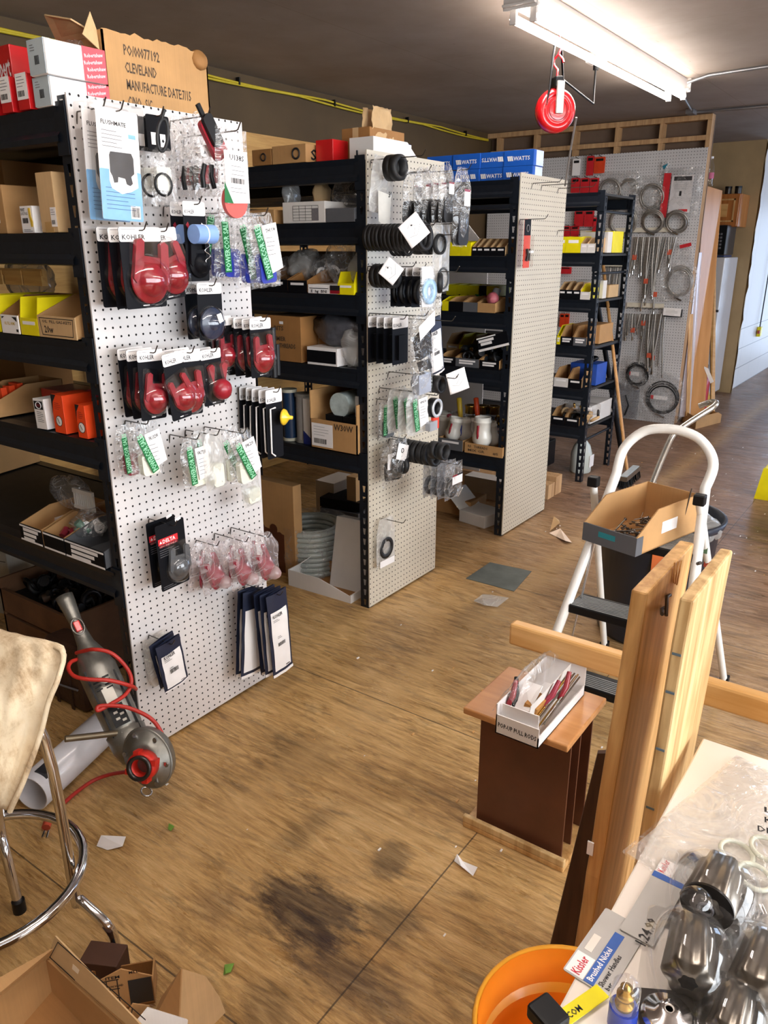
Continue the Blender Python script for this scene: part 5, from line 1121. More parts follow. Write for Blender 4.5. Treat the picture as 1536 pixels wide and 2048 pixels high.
t, p = put('parts_box', 'tilted black and white labelled box resting on the front bins', 'box', XB - .01, 958, 712, 1.062, G3, 0); t.rotation_euler = rot_of(SHF, 16, 0); MB().b2((0, 0, -.1), (.19, .075, 0), CARDK).build('carton_body', t); m = MB(); m.b2((0, .0, .0004), (.19, .013, .001), WHITE); m.b2((0, .068, .0004), (.12, .075, .001), WHITE); m.b2((.02, .03, .0004), (.09, .045, .001), WHITE); m.b2((.01, .048, .0004), (.105, .062, .001), WHITE); m.build('paper_label', t)
# lowest shelf: pump housings
def jar(x, y, X, z, label, r=.05, h=.14, acc=None, lean=0):
    p = at(x, y, X=X); t = thing('pump_housing', label, 'plastic housing', (X, p.y, z), (R(lean), R(lean * .6), 0), 'white plastic housings')
    MB().lathe([(0, 0), (r * .72, 0), (r * 1.02, h * .16), (r * 1.05, h * .34), (r * .86, h * .5), (r * .86, h * .8), (r * .93, h * .82), (r * .93, h * .87), (r * .86, h * .89), (r * .88, h), (r * .75, h), (r * .75, h * .85)], mk('housing_white', '#dedbd2', .3, 0, .04, coat=.2), None, 26).build('housing_body', t)
    if acc: MB().tube([(-r * .95, 0, h * .3), (-r * 1.05, 0, h * .5), (-r * .95, 0, h * .75)], r * .13, acc).build('side_arm', t)
jb = mk('arm_blue', '#223a9a', .4)
for k, a_ in enumerate(((902, 905, XB + .06, 'front left beside the small grey carton', RED, 10), (963, 905, XB + .04, 'largest, upright in the right carton', RED, 0), (928, 895, XB + .15, 'with blue arm between the two cartons', jb, 0), (942, 885, XB + .22, 'with blue arm farther back', jb, 0), (884, 898, XB + .13, 'behind at far left', None, 4), (890, 880, XB + .26, 'back left under the red tag', None, 0), (985, 895, XB + .16, 'partly hidden by the third post', jb, -8), (912, 880, XB + .28, 'back centre under the yellow handle', None, 0))):
    x, y, X, lb, ac, ln = a_; jar(x, y, X, .52 if k < 2 else .50, 'white plastic pump housing, ' + lb, .055 if k == 1 else .045, .17 if k == 1 else .14, ac, ln)
binrow(XB - .01, .478, [876, 926], 918, 897, [GREYB], G3, 'holding white housings on the lowest shelf', tags=1, hf=1)
t, p = put('parts_bin', 'long cardboard tray with handwriting holding white housings', 'parts bin', XB - .01, 929, 914, .478, G3); openbin(t, .245, .065, .32, .06, KRAFT, KRAFT, 0); MB().text('RE   THREADS', 1, .02, .035, .0016, BI, fit=(.13, .014)).text('MIX GR      #5', 1, .02, .012, .0016, BI, fit=(.2, .014)).build('handwriting', t)
for k, (x, c, y0, y1, lb) in enumerate(((918, mk('handle_yellow', '#c9a82a', .45), 845, 795, 'flat yellow tool handle standing among the housings'), (952, mk('handle_orange', '#d8481c', .45), 840, 795, 'orange screwdriver-like handle standing among the housings'), (898, mk('tag_red', '#a8404a', .5), 862, 828, 'small dull red tag stick at the back left of the housings'))):
    a = at(x + 4, y0, X=XB + .18); b = at(x, y1, X=XB + .18); t = thing('hand_tool', lb, 'tool', a); d = b - a; m = MB(); m.tube([(0, 0, -.1), (0, 0, 0), d * .5, d * .97, d], [.012, .014, .016, .016, .008], c, n=8); m.build('handle', t)
for k in range(3):
    p = at(940 + k * 18, 868, X=XB + .2); t = thing('brass_collar', 'shiny brass pipe collar, %s of three above the white housings' % ('left', 'middle', 'right')[k], 'brass collar', (XB + .2 + .03 * k, p.y, .665)); MB().lathe([(.028, 0), (.034, 0), (.034, .04), (.038, .042), (.038, .05), (.028, .05), (.028, 0)], BRASS, None, 20).build('collar', t)
t = thing('fitting_pile', 'dim metal fittings at the back of the lowest shelf, third unit', 'pipe fittings', (XB + .35, at(885, 860, X=XB + .35).y, .50), SHF); lumps(t, .5, .15, .06, 30, [mk('fit_grey', '#8a8884', .4, .3), BRASS, BLK], .03, 19)
# floor under third unit
t = thing('cardboard_box', 'open brown cardboard box on the floor right of the second board', 'cardboard box', (at(944, 1034, Z=0).x - .02, at(944, 1034, Z=0).y, 0), (0, 0, R(92))); MB().b2((0, -.22, 0), (.34, 0, .10), KRAFT).build('carton_body', t, bev=.002); MB().b2((.01, -.21, .095), (.33, -.01, .1015), KRAFTD).build('dark_inside', t)
t = thing('parts_box', 'white carton with lid tipped open on the floor by the third post', 'box', (4.12, 2.02, 0), (0, 0, R(80))); MB().b2((0, 0, 0), (.2, .2, .075), WBOARD).build('carton_body', t, bev=.002); MB().slab([(.20, .0, .075), (.20, .2, .075), (.32, .2, .17), (.32, 0, .17)], .003, WBOARD).build('lid', t); MB().b2((.03, -.002, .01), (.09, .0, .06), INK).build('black_slot', t)
t = thing('parts_box', 'long white carton lying deep on the floor behind the tipped lid', 'box', (4.45, 2.0, 0), (0, 0, R(90))); MB().b2((0, -.12, 0), (.5, 0, .14), WBOARD).build('carton_body', t)
for k in range(2): MB().b2((4.68 + .12 * k, 1.98, 0), (4.78 + .12 * k, 2.75, .10 + .03 * k), STUD).build('timber_offcut', label='%s timber offcut lying on the floor between third and far units' % ('nearer', 'farther')[k], cat='timber', group='timber offcuts on the floor')

# ---- farthest unit ----------------------------------------------------------
XC = 5.19
binrow(XC, 1.582, [1115, 1131, 1161], 508, 475, [YEL], G4, 'from left high on the farthest unit', tags=1, hf=.95, d=.2)
binrow(XC, 1.582, [1161, 1174, 1190], 505, 474, [WBOARD], G4, 'next to the yellow ones high on the farthest unit', tags=1, hf=.6, inner=KRAFT2)
def endbox(X0, z, w, h, mt, lb, nm='parts_bin', ct='parts bin', Y=1.975, d=.2):
    t = thing(nm, lb, ct, (X0, Y, z), BRD, G4); MB().b2((0, 0, -d), (w, h, 0), mt).build('bin_body', t, bev=.002); return t
endbox(5.37, 1.582, .085, .135, WBOARD, 'white carton seen through the open end of the farthest unit', 'parts_box', 'box'); endbox(5.47, 1.582, .20, .14, YEL, 'yellow bin seen through the open end of the farthest unit')
binrow(XC, 1.282, [1117, 1131, 1145, 1160], 601, 568, [CARDK], G4, 'from left on the third shelf of the farthest unit', tags=1, hf=.55, inner=KRAFT2)
binrow(XC, 1.282, [1160, 1180], 601, 570, [WBOARD], G4, 'with slotted front beside the far post', tags=1, hf=.5, inner=YEL)
endbox(5.48, 1.282, .19, .085, KRAFT2, 'tan cardboard box in the open end, third shelf of farthest unit', 'cardboard_box', 'cardboard box'); endbox(5.36, 1.282, .07, .12, WBOARD, 'slim white carton in the open end, third shelf of farthest unit', 'parts_box', 'box')
binrow(XC, .972, [1113, 1120, 1146, 1173], 693, 656, [YEL, CARDK, GREYB], G4, 'from left on the fourth shelf of the farthest unit', tags=2, hf=.45)
endbox(5.37, .972, .26, .13, KRAFT, 'brown carton in the open end of the fourth far shelf', 'cardboard_box', 'cardboard box')
binrow(XC, .677, [1107, 1136, 1163], 778, 742, [WBOARD, CARDK], G4, 'from left on the fifth shelf of the farthest unit', tags=1, hf=.5)
t = endbox(5.38, .677, .20, .15, mk('crate_blue', '#1d4fb0', .4), 'blue plastic crate of black parts in the open end of the farthest unit', 'plastic_crate', 'crate'); MB().ring(.05, .012, BLK, T(.08, .16, -.08) @ RX(60), 18, 6).ring(.04, .01, BLK, T(.14, .165, -.10) @ RX(80) @ RY(20), 18, 6).build('black_parts', t)
binrow(XC, .402, [1102, 1129, 1158], 856, 825, [CARDK], G4, 'from left on the lowest shelf of the farthest unit', tags=1, hf=.55)
endbox(5.34, .402, .42, .13, WBOARD, 'long white carton in the open end of the lowest far shelf', 'parts_box', 'box')
t = thing('fitting_pile', 'brown paper and black parts in the lowest far bins', 'pipe fittings', (XC + .02, at(1105, 845, X=XC).y, .44), SHF); lumps(t, .36, .15, .02, 16, [BLK, KRAFT2, BLK], .03, 23)
t = thing('bubble_pack', 'clear plastic clamshell hanging under the fifth far shelf', 'clamshell', (XC + .02, at(1118, 810, X=XC).y, .50), SHF); MB().prism(rrect(.28, .075, 0, 0, .015), -.06, 0, CLEAR).build('shell', t); lumps(t, .28, .05, .03, 8, [WHITE, BRASS], .018, 24)
t = thing('plastic_jug', 'translucent white gallon jug on the floor under the farthest unit', 'jug', (5.47, 2.07, 0)); MB().lathe([(0, 0), (.07, 0), (.078, .01), (.078, .15), (.06, .21), (.028, .25), (.028, .275), (0, .277)], mk('jug_white', '#c9cfc8', .35, 0, .05), None, 26).build('jug_body', t); MB().b2((-.03, -.081, .05), (.05, -.076, .14), WHITE).build('paper_label', t)
t = thing('storage_box', 'low black plastic case on the floor left of the jug', 'case', (5.22, 2.30, 0)); MB().b2((0, 0, .02), (.30, .5, .22), BLK).build('case_body', t, bev=.01); MB().b2((-.004, .05, .10), (.0, .45, .12), GREYINK).build('rim_line', t)
t = thing('plastic_dome', 'clear round plastic globe above the slotted bins, farthest unit', 'plastic globe', (5.42, 2.42, 1.40)); MB().lathe([(0, .09), (.04, .085), (.07, .05), (.075, 0), (.06, -.05), (0, -.09)], CLEAR, None, 20).build('globe', t)
# ================================================================ foreground things
def atd(x, y, dist):
    d = _F * FPX + _R * (x - 768) - _U * (y - 1024); return Vector((0, 0, H)) + d.normalized() * dist
def spline(P, n=6):
    P = [Vector(p) for p in P]; Q = [P[0]] + P + [P[-1]]; out = []
    for i in range(1, len(Q) - 2):
        a, b, c, d = Q[i - 1:i + 3]
        for k in range(n):
            t = k / n; out.append(.5 * ((2 * b) + (c - a) * t + (2 * a - 5 * b + 4 * c - d) * t * t + (-a + 3 * b - 3 * c + d) * t ** 3))
    return out + [P[-1]]
def frame_to(a, b, hint=Vector((0, 0, 1))):
    """matrix whose z axis runs from a to b, origin a"""
    z = (b - a).normalized(); x = hint.cross(z)
    if x.length < 1e-4: x = Vector((1, 0, 0))
    x.normalize(); y = z.cross(x)
    return Matrix(((x.x, y.x, z.x, a.x), (x.y, y.y, z.y, a.y), (x.z, y.z, z.z, a.z), (0, 0, 0, 1)))
# ---- powered pipe threader leaning on the shelf
ALU = mk('cast_aluminium', '#85837c', .38, .75, .22, 22, .12, 40)
Hd = at(128, 1192, X=1.22); Bt = Vector((1.165, 1.735, .125))
t = thing('pipe_threader', 'grey power pipe threader with red cord leaning against the nearest shelving', 'power tool', (Bt.x, Bt.y, 0))
O = Vector((Bt.x, Bt.y, 0)); M = frame_to(Bt - O, Hd - O, (Vector((0, 0, H)) - (Bt + Hd) / 2).normalized()); L = (Hd - Bt).length
def ell(prof, sy, n=24):
    m = MB()
    m.lathe([(r, z) for r, z in prof], ALU, M @ Matrix.Scale(sy, 4, (0, 1, 0)), n); return m
m = ell([(0, .02), (.045, .03), (.058, .07), (.060, .12), (.054, .125), (.056, .13), (.058, .33), (.052, .345), (.046, .37), (.026, .42), (.021, .46), (.0195, L - .09), (.026, L - .02), (.027, L), (.0, L)], .92)
m.build('motor_body', t)
m = MB()
for k in range(4):
    for j in (0, 1): m.box((-.012 + j * .03, .052, .29 - k * .012 + j * .004), (.020, .008, .004), BLK, M @ RZ(0))
m.box((.036, .038, .22), (.006, .01, .22), BLK, M); m.box((-.042, .034, .2), (.006, .01, .2), BLK, M); m.build('vent_slots', t)
m = MB(); m.box((-.002, .0535, .235), (.034, .004, .05), mk('plate_silver', '#b8b5ac', .3, .6), M); m.build('rating_plate', t)
m = MB(); m.box((-.002, .0535, .165), (.045, .004, .065), BLK, M); 
for k in range(5): m.box((-.012 + (k % 2) * .016, .056, .145 + k * .01), (.012, .002, .007), mk('plate_silver', '#b8b5ac'), M)
m.build('data_plate', t)
MB().box((0, .021, .475), (.020, .010, .034), mk('switch_red', '#c8201c', .35, coat=.3), M).build('switch', t, bev=.003)
MB().ring(.018, .003, ALU, M @ T(0, .019, .475) @ RX(90), 18, 6, 1.5).build('switch_bezel', t)
# gear head: a flat round housing whose axis crosses the tool axis
gz = (at(255, 1545, X=1.05) - at(300, 1515, X=1.17)).normalized()
gc = at(303, 1520, X=1.165); Mg = frame_to(gc - O, gc - O + gz, Vector((0, 0, 1)))
axl = (Mg.to_3x3().inverted() @ (Hd - Bt)).normalized(); Me = Mg @ T(*(axl * .012)) @ Matrix.Scale(1.3, 4, axl)
m = MB(); m.lathe([(0, -.045), (.045, -.044), (.062, -.034), (.068, -.02), (.070, .008), (.066, .024), (.050, .030), (.046, .040), (.035, .042), (.0, .042)], ALU, Me, 36)
m.ring(.068, .005, ALU, Me @ T(0, 0, .012), 36, 6)
for k in range(6):
    a = k * PI / 3; m.cyl(.006, .02, .033, CHROME, Me @ T(.060 * math.cos(a), .060 * math.sin(a), 0), 8)
m.build('gear_head', t)
DR = mk('die_red', '#cf2a1c', .4, .1, .15)
m = MB(); m.lathe([(.024, .040), (.043, .040), (.043, .072), (.036, .076), (.024, .076), (.024, .04)], DR, Mg, 24)
for k in range(4):
    a = k * PI / 2 + .4; m.box((.040 * math.cos(a), .040 * math.sin(a), .06), (.016, .016, .032), DR, Mg)
m.build('die_head', t)
MB().lathe([(.026, .076), (.036, .076), (.037, .086), (.026, .086), (.026, .076)], mk('dark_steel', '#4b4846', .35, .8), Mg, 24).build('die_ring', t)
q = at(293, 1583, Z=.012) - O; MB().ring(.017, .003, CHROME, T(q.x, q.y, q.z) @ RX(25) @ RY(10), 20, 6).build('eye_ring', t)
a = M @ Vector((-.03, .02, .10)); b = at(130, 1478, X=1.0) - O
MB().rod(a, a + (b - a) * .25, .0165, ALU, n=12).build('side_boss', t); MB().rod(a + (b - a) * .2, b, .0095, mk('old_brass', '#6f6350', .35, .7), n=12).build('side_handle', t)
CRD = mk('cord_red', '#b32a20', .45, 0, .08)
# cord wrapped round the body: in front of the casing
def near(x, y, off): 
    d = atd(x, y, 1.); best = None
    c0 = Vector((0, 0, H)); dr = (d - c0).normalized(); ax = (Hd - Bt).normalized(); w0 = c0 - Bt
    bb = dr.dot(ax); dd = dr.dot(w0); ee = ax.dot(w0); tt = (bb * ee - dd) / (1 - bb * bb)
    return c0 + dr * (tt - off) - O
c1 = [near(x, y, o) for x, y, o in ((153, 1306, .0), (185, 1299, .075), (222, 1306, .08), (252, 1334, .05), (263, 1362, .03), (252, 1388, .04), (222, 1408, .075), (196, 1421, .085), (200, 1412, .085), (245, 1413, .085), (283, 1426, .08), (308, 1443, .07), (325, 1470, .06), (335, 1502, .05))]
c2 = [near(x, y, o) for x, y, o in ((158, 1318, .0), (142, 1324, .03), (137, 1338, .05), (150, 1353, .07), (180, 1359, .085), (220, 1361, .08), (262, 1372, .04), (272, 1378, -.03))]
c3 = [at(x, y, Z=z) - O for x, y, z in ((258, 1543, .05), (220, 1549, .02), (185, 1562, .01), (152, 1585, .01), (128, 1606, .01))]
MB().tube(spline(c1), .0062, CRD).tube(spline(c2), .0062, CRD).tube(spline(c3), .0062, CRD).build('power_cord', t)
m = MB(); m.tube([at(97, 1640, Z=.02) - O, at(92, 1655, Z=.015) - O], .013, mk('plug_orange', '#b0442c', .5)); m.rod(at(90, 1660, Z=.012) - O, at(84, 1675, Z=.01) - O, .003, CHROME); m.rod(at(97, 1662, Z=.012) - O, at(93, 1676, Z=.01) - O, .003, CHROME); m.build('plug', t)
# ---- white plastic pipe on the floor
PVC = mk('pvc_white', '#d6d5da', .28, 0, .05, coat=.3)
a = at(240, 1425, Z=.060); b = at(62, 1588, Z=.060); d = (b - a).normalized()
t = thing('pvc_pipe', 'thick white plastic drain pipe lying on the floor under the threader', 'pipe', (a.x, a.y, 0)); A0 = a - Vector((a.x, a.y, 0))
Mp = frame_to(A0 - d * .15, A0 + d * .1); Lp = (b - a).length + .15
MB().lathe([(.053, 0), (.058, 0), (.058, Lp), (.053, Lp), (.053, 0)], PVC, Mp, 32).build('pipe_wall', t)
MB().box((.02, .045, Lp - .05), (.04, .032, .045), mk('dark_tape', '#2a2b30', .5), Mp).build('tape_patch', t)
# ---- chrome stool with dirty canvas over it
sc = Vector((.60, 1.55, 0))
t = thing('bar_stool', 'chrome tube stool with ring footrest at the left edge', 'stool', sc)
MB().ring(.213, .0125, CHROME, T(0, 0, .25), 48, 12).build('foot_ring', t)
legs = [[(.10, .0, .72), at(88, 1478, X=.735) - sc, at(150, 1790, X=.735) - sc, at(160, 1800, X=.74) - sc, at(214, 1850, X=.755) - sc, at(229, 1885, X=.765) - sc, at(234, 1935, Z=.0) - sc],
        [(.06, .12, .72), at(-12, 1560, X=.72) - sc, at(0, 1655, X=.725) - sc, at(14, 1715, X=.715) - sc, at(40, 1822, Z=.0) - sc],
        [(-.10, .08, .72), (-.17, .12, .3), (-.20, .14, .2), (-.24, .17, 0)], [(-.04, -.10, .72), (-.08, -.17, .3), (-.10, -.2, .2), (-.12, -.25, 0)]]
for k, l in enumerate(legs):
    lg = MB().tube(spline(l, 5), .0125, CHROME, n=12).build('leg', t)
    e = Vector(l[-1]); MB().cyl(.016, 0, .035, BLK, T(e.x, e.y, 0), 14).build('rubber_foot', lg)
MB().lathe([(0, .70), (.13, .70), (.14, .715), (.135, .74), (.0, .745)], mk('seat_vinyl', '#3a3430', .5), T(-.03, .02, 0), 30).build('seat', t)
def canvas():
    t = NT('dirty_canvas'); v = t.coord(); n = t.noise(v, 9, 6, .7); n2 = t.noise(t.coord('Object', (14, 3, 3)), 2, 5, .7)
    f = t.math('ADD', t.math('MULTIPLY', n, .6), t.math('MULTIPLY', n2, .4))
    t.l(t.ramp(f, [(.33, srgb('#5a4632')), (.43, srgb('#b89e7c')), (.52, srgb('#d9c6a6')), (.7, srgb('#e6d8bf'))]), t.b.inputs['Base Color']); t.set(Roughness=.85); t.bump(n, .3, .01); return t.m
CANV = canvas()
rowsL = [(-90, 1235, .83), (-90, 1275, .83), (-90, 1350, .78), (-90, 1430, .73), (-90, 1510, .66), (-90, 1580, .59), (-90, 1650, .52)]
rowsR = [(60, 1276, .83), (127, 1292, .825), (121, 1345, .78), (101, 1395, .73), (84, 1462, .66), (52, 1550, .58), (24, 1612, .51)]
Lw = [at(x, y, Z=z) for x, y, z in rowsL]; Rw = [at(x, y, Z=z) for x, y, z in rowsR]
Lw = spline(Lw, 4); Rw = spline(Rw, 4)
def cl(u, v):
    i = min(len(Lw) - 1, int(round(v * (len(Lw) - 1)))); a, b = Lw[i], Rw[i]; p = a.lerp(b, u)
    k = .014 * math.sin(u * 9 + v * 5) * min(1, v * 3) + .02 * noise.noise(Vector((u * 3, v * 4, 2))) * min(1, v * 3) + .01 * noise.noise(Vector((u * 9, v * 9, 7)))
    ed = min(1, (1 - u) * 5)
    return tuple(p + Vector((-.55, -.8, .1)) * (k * (.4 + .6 * ed)))
t = thing('canvas_cloth', 'dirty cream canvas cloth draped over the chrome stool', 'cloth', (0, 0, 0))
MB().grid(cl, 30, len(Lw), CANV).build('cloth_sheet', t, solid=.004)
m = MB(); m.tube([p + Vector((-.012, -.012, 0)) for p in Rw[3:]], .006, CANV, n=6); m.build('rolled_hem', t)
# ---- opened cartons at the bottom left
i0, i1, o0, o1 = at(95, 1915, Z=.285), at(240, 2048, Z=.285), at(110, 1872, Z=.335), at(264, 2032, Z=.335); O = Vector((i0.x, i0.y, 0)); e = .004
i1 = i0 + (i1 - i0) * 1.7; o1 = o0 + (o1 - o0) * 1.7; l0 = at(0, 1990, Z=.285); l1 = i0 + (l0 - i0) * 2.2
t = thing('cardboard_box', 'large open carton with framed flap at the bottom left corner', 'cardboard box', O)
def dn(p, z): return Vector((p.x - O.x, p.y - O.y, z))
m = MB(); m.slab([dn(i0, 0), dn(i1, 0), dn(i1, .285), dn(i0, .285)], e, KRAFT); m.slab([dn(i0, 0), dn(l1, 0), dn(l1, .285), dn(i0, .285)], e, KRAFT)
c4 = i1 + l1 - i0; m.slab([dn(i0, 0), dn(i1, 0), dn(c4, 0), dn(l1, 0)], e, KRAFT); m.build('box_body', t)
MB().slab([dn(i0, .20), dn(i1, .16), dn(c4, .10), dn(l1, .13)], .004, KRAFTD).build('inner_sheet', t)
fl = [i1 - O, i0 - O, o0 - O, o1 - O]
MB().slab(fl, .003, KRAFT2).build('front_flap', t)
a = fl[1]; ux = (fl[0] - fl[1]).normalized(); uy = (fl[2] - fl[1]); uy = (uy - ux * uy.dot(ux)).normalized(); nz = uy.cross(ux) * -1
if nz.z < 0: nz = -nz
Mf = Matrix(((ux.x, uy.x, nz.x, a.x), (ux.y, uy.y, nz.y, a.y), (ux.z, uy.z, nz.z, a.z), (0, 0, 0, 1))); zz = .0045
m = MB()
for p in (((.012, .009), (.30, .011)), ((.03, .050), (.30, .052)), ((.262, .011), (.264, .05))): m.b2((p[0][0], p[0][1], zz), (p[1][0], p[1][1], zz + .0005), INK, Mf)
m.add([(.012, .009, zz), (.014, .009, zz), (.032, .052, zz), (.030, .052, zz)], [(0, 1, 2, 3)], INK, Mf); m.build('printed_frame', t)
MB().b2((.085, .026, zz), (.16, .036, zz + .0006), mk('masking_tape', '#e6d6bd', .6), Mf).build('masking_tape', t)
MB().text('2', .034, .172, .016, zz + .0006, INK, Mf @ T(.18, .03, 0) @ RZ(-90) @ T(-.18, -.03, 0)).build('handwriting', t)
MB().slab([dn(l1, .285), dn(i0, .285), dn(o0, .31), dn(l1, .30) + Vector((.02, .05, 0))], .003, KRAFT).build('back_flap', t)
def pxslab(name, label, pts, X=None, Y=None, th=.004, mat=KRAFT, cat='cardboard piece', parts='sheet'):
    P = [at(x, y, **({'X': X} if X is not None else {'Y': Y})) for x, y in pts]; o = P[0].copy(); o.z = 0
    t = thing(name, label, cat, o); MB().slab([p - o for p in P], th, mat).build(parts, t); return t, P, o
# small carton with printed table
a = at(176, 2004, Z=.06); b = at(308, 1986, Z=.05); b = a + (b - a); dr = (b - a); Lc = dr.length; ang = math.atan2(dr.y, dr.x)
t = thing('cardboard_box', 'small carton with printed table and black square label in the scrap heap', 'cardboard box', (a.x, a.y, .0), (0, 0, ang)); hb = .10
m = MB(); m.prism([(0, .02), (0, hb), (Lc * .55, hb + .035), (Lc, hb), (Lc, .02)], -.003, .0, KRAFT, RX(90) @ T(0, 0, 0)); m.b2((0, 0, .02), (Lc, .07, .025), KRAFTD); m.b2((Lc - .003, 0, .02), (Lc, .07, hb * .8), KRAFT); m.b2((0, .067, .02), (Lc, .07, hb * .7), KRAFTD); m.build('box_body', t)
mm = MB(); Mx = RX(90) @ T(0, 0, .0006)
for k in range(4): mm.b2((.0, .03 + k * .026, 0), (Lc * .5, .032 + k * .026, .0005), INK, Mx)
for k in range(3): mm.b2((.02 + Lc * .16 * k, .03, 0), (.022 + Lc * .16 * k, .108, .0005), INK, Mx)
mm.text('ITEM', 1, Lc * .3, .112, 0, INK, Mx, fit=(.03, .008)).text('SHIPPED', 1, Lc * .1, .086, 0, INK, Mx, fit=(.03, .006)).text('ON HAND', 1, Lc * .34, .088, 0, INK, Mx, fit=(.03, .006)).text('MILL', 1, Lc * .66, .118, 0, INK, Mx, fit=(.02, .008)); mm.build('printed_table', t)
MB().b2((Lc * .63, .03, 0), (Lc * .985, .10, .0008), mk('label_charcoal', '#26282c', .5), Mx).build('black_label', t)
# curled panel, white scrap, dark little box
t, P, o = pxslab('cardboard_piece', 'tall pale cardboard panel standing at the right of the scrap heap', [(355, 2100), (362, 1938), (412, 1953), (440, 1995), (453, 2030), (452, 2100)], Y=1.02, mat=KRAFT2)
P = [at(322, 1995, Y=1.10), at(362, 1938, Y=1.02), at(355, 2100, Y=1.02), at(290, 2070, Y=1.10)]
MB().slab([p - o for p in P], .003, KRAFT).build('side_sheet', t)
pxslab('cardboard_piece', 'white backed cardboard scrap lying in front of the small printed carton', [(262, 2060), (298, 2016), (376, 2040), (372, 2075), (262, 2080)], Y=.93, mat=WBOARD)
pxslab('cardboard_piece', 'folded brown cardboard strip left of the white scrap', [(255, 2030), (268, 2008), (300, 2012), (282, 2040)], Y=.97, mat=KRAFT)
a = at(155, 1918, Z=.10); t = thing('cardboard_box', 'small dark brown box half hidden behind the printed carton', 'cardboard box', (a.x, a.y, 0), (0, 0, R(-62))); MB().b2((0, 0, 0), (.09, .06, .09), mk('dark_carton', '#4a2c1c', .7)).build('carton_body', t, bev=.002)
# ---- orange bucket
ORB = mk('bucket_orange', '#eda52a', .35, 0, .08, 6, coat=.2); ORI = mk('bucket_inside', '#f28a18', .45, 0, .18, 5)
t = thing('bucket', 'round orange plastic bucket on the floor beside the white table', 'bucket', (.945, .285, 0))
MB().lathe([(0, 0), (.135, 0), (.150, .30), (.166, .305), (.168, .335), (.160, .34), (.162, .365), (.170, .372), (.166, .378), (.160, .372)], ORB, None, 48).build('bucket_wall', t)
MB().lathe([(.160, .374), (.150, .28), (.146, .275), (.133, .006), (0, .006)], ORI, None, 48).build('bucket_inside', t)
# ---- white work table
TOPW = mk('table_white', '#efe5da', .35, 0, .05, 4, coat=.2)
t = thing('work_table', 'white topped work table in the bottom right corner', 'table', (.9, -.3, 0))
MB().b2((-.75, -.45, .725), (.435, .525, .75), TOPW).build('table_top', t, bev=.003)
for x, y in ((-.7, -.4), (.38, -.4), (.38, .30), (-.7, .30)): MB().b2((x, y, 0), (x + .045, y + .045, .725), STUD).build('leg', t)
# things on the table; local frame: flat on the top
def on_table(name, label, cat, px, py, rz=0, z=.7512, rot=None): 
    p = at(px, py, Z=z); return thing(name, label, cat, p, rot or (0, 0, R(rz)))
KR = mk('print_kred', '#c5263a', .5); KB = mk('print_kblue', '#3a62ae', .5); CGREY = mk('card_grey', '#b9b5b0', .5, 0, .05)
def hang_tag(px, py, rz, label, text2=True, z=.7512):
    t = on_table('header_card', label, 'header card', px, py, rz, z)
    MB().prism(rrect(.125, .060, 0, 0, .003), .0, .0012, CGREY).build('card', t); MB().b2((.002, .034, .0013), (.038, .058, .0018), WHITE).build('logo_panel', t)
    m = MB(); m.text('Kissler', 1, .004, .040, .002, KR, fit=(.030, .012)); m.build('logo_lettering', t)
    MB().b2((.002, .020, .0013), (.095, .033, .0018), KB).build('blue_band', t)
    m = MB(); m.text('Brushed Nickel', 1, .006, .0235, .002, WHITE, fit=(.060, .008)).text('Shower Handles', 1, .008, .010, .0016, INK, fit=(.056, .007)).text('ber', 1, .008, .002, .0016, INK, fit=(.012, .006)); m.build('lettering', t)
    MB().b2((.045, .043, .0013), (.075, .053, .0018), TOPW).build('hang_slot', t)
    return t
def pang(x0, y0, x1, y1):
    a, b = at(x0, y0, Z=.75), at(x1, y1, Z=.75); return math.degrees(math.atan2(b.y - a.y, b.x - a.x))
hang_tag(1215, 1996, pang(1215, 1996, 1312, 1838), 'grey blister header card lying flat, lettered in red and blue, nearest the bucket')
t = on_table('header_card', 'second header card partly under the large clear knob', 'header card', 1306, 1895, pang(1306, 1895, 1398, 1722), .7540); MB().prism(rrect(.165, .045, 0, 0, .003), 0, .0012, CGREY).build('card', t); MB().b2((.130, .020, .0013), (.160, .044, .0018), WHITE).build('logo_panel', t); MB().text('Kissler', 1, .131, .032, .002, KR, RZ(0), fit=(.028, .010)).build('logo_lettering', t); MB().b2((.118, .0, .0013), (.129, .045, .0017), KB).build('blue_band', t)
MB().text('1.24.99', 1, -.01, -.004, .0020, INK, T(0, .012, 0), fit=(.052, .014)).build('handwriting', t)
GLS = film('acrylic', '#e9e4e0', .02, .05, .03, 4, .2)
def knob(px, py, label, core, tilt, rz, s=1.):
    t = on_table('faucet_knob', label, 'faucet handle', px, py, 0, .7512 + .034 * s, (R(tilt), 0, R(rz)))
    m = MB(); pr = [(.0, -.026), (.030, -.024), (.036, -.016), (.036, .012), (.030, .030), (.016, .044), (.0, .047)]
    m.lathe([(r * s * 1.12, z * s) for r, z in pr], GLS, None, 32); m.build('clear_shell', t)
    m = MB(); n = 48; vs = []
    for zz, rr in ((-.020, 1.), (.014, .92), (.022, .6)):
        for k in range(n): a = 2 * PI * k / n; r_ = (.027 + .0028 * math.cos(a * 6)) * rr * s; vs.append((r_ * math.cos(a), r_ * math.sin(a), zz * s))
    m.add(vs, [(i * n + k, i * n + (k + 1) % n, (i + 1) * n + (k + 1) % n, (i + 1) * n + k) for i in range(2) for k in range(n)] + [tuple(range(2 * n, 3 * n)), tuple(range(n))[::-1]], core, None, True); m.build('fluted_core', t)
    MB().ring(.011 * s, .0015, CHROME, T(0, 0, .030 * s), 20, 6).build('cap_ring', t); return t
NICK = mk('brushed_nickel', '#7f786f', .28, .9, .12, 30); DARKC = mk('dark_core', '#211d1a', .3, .3, .1)
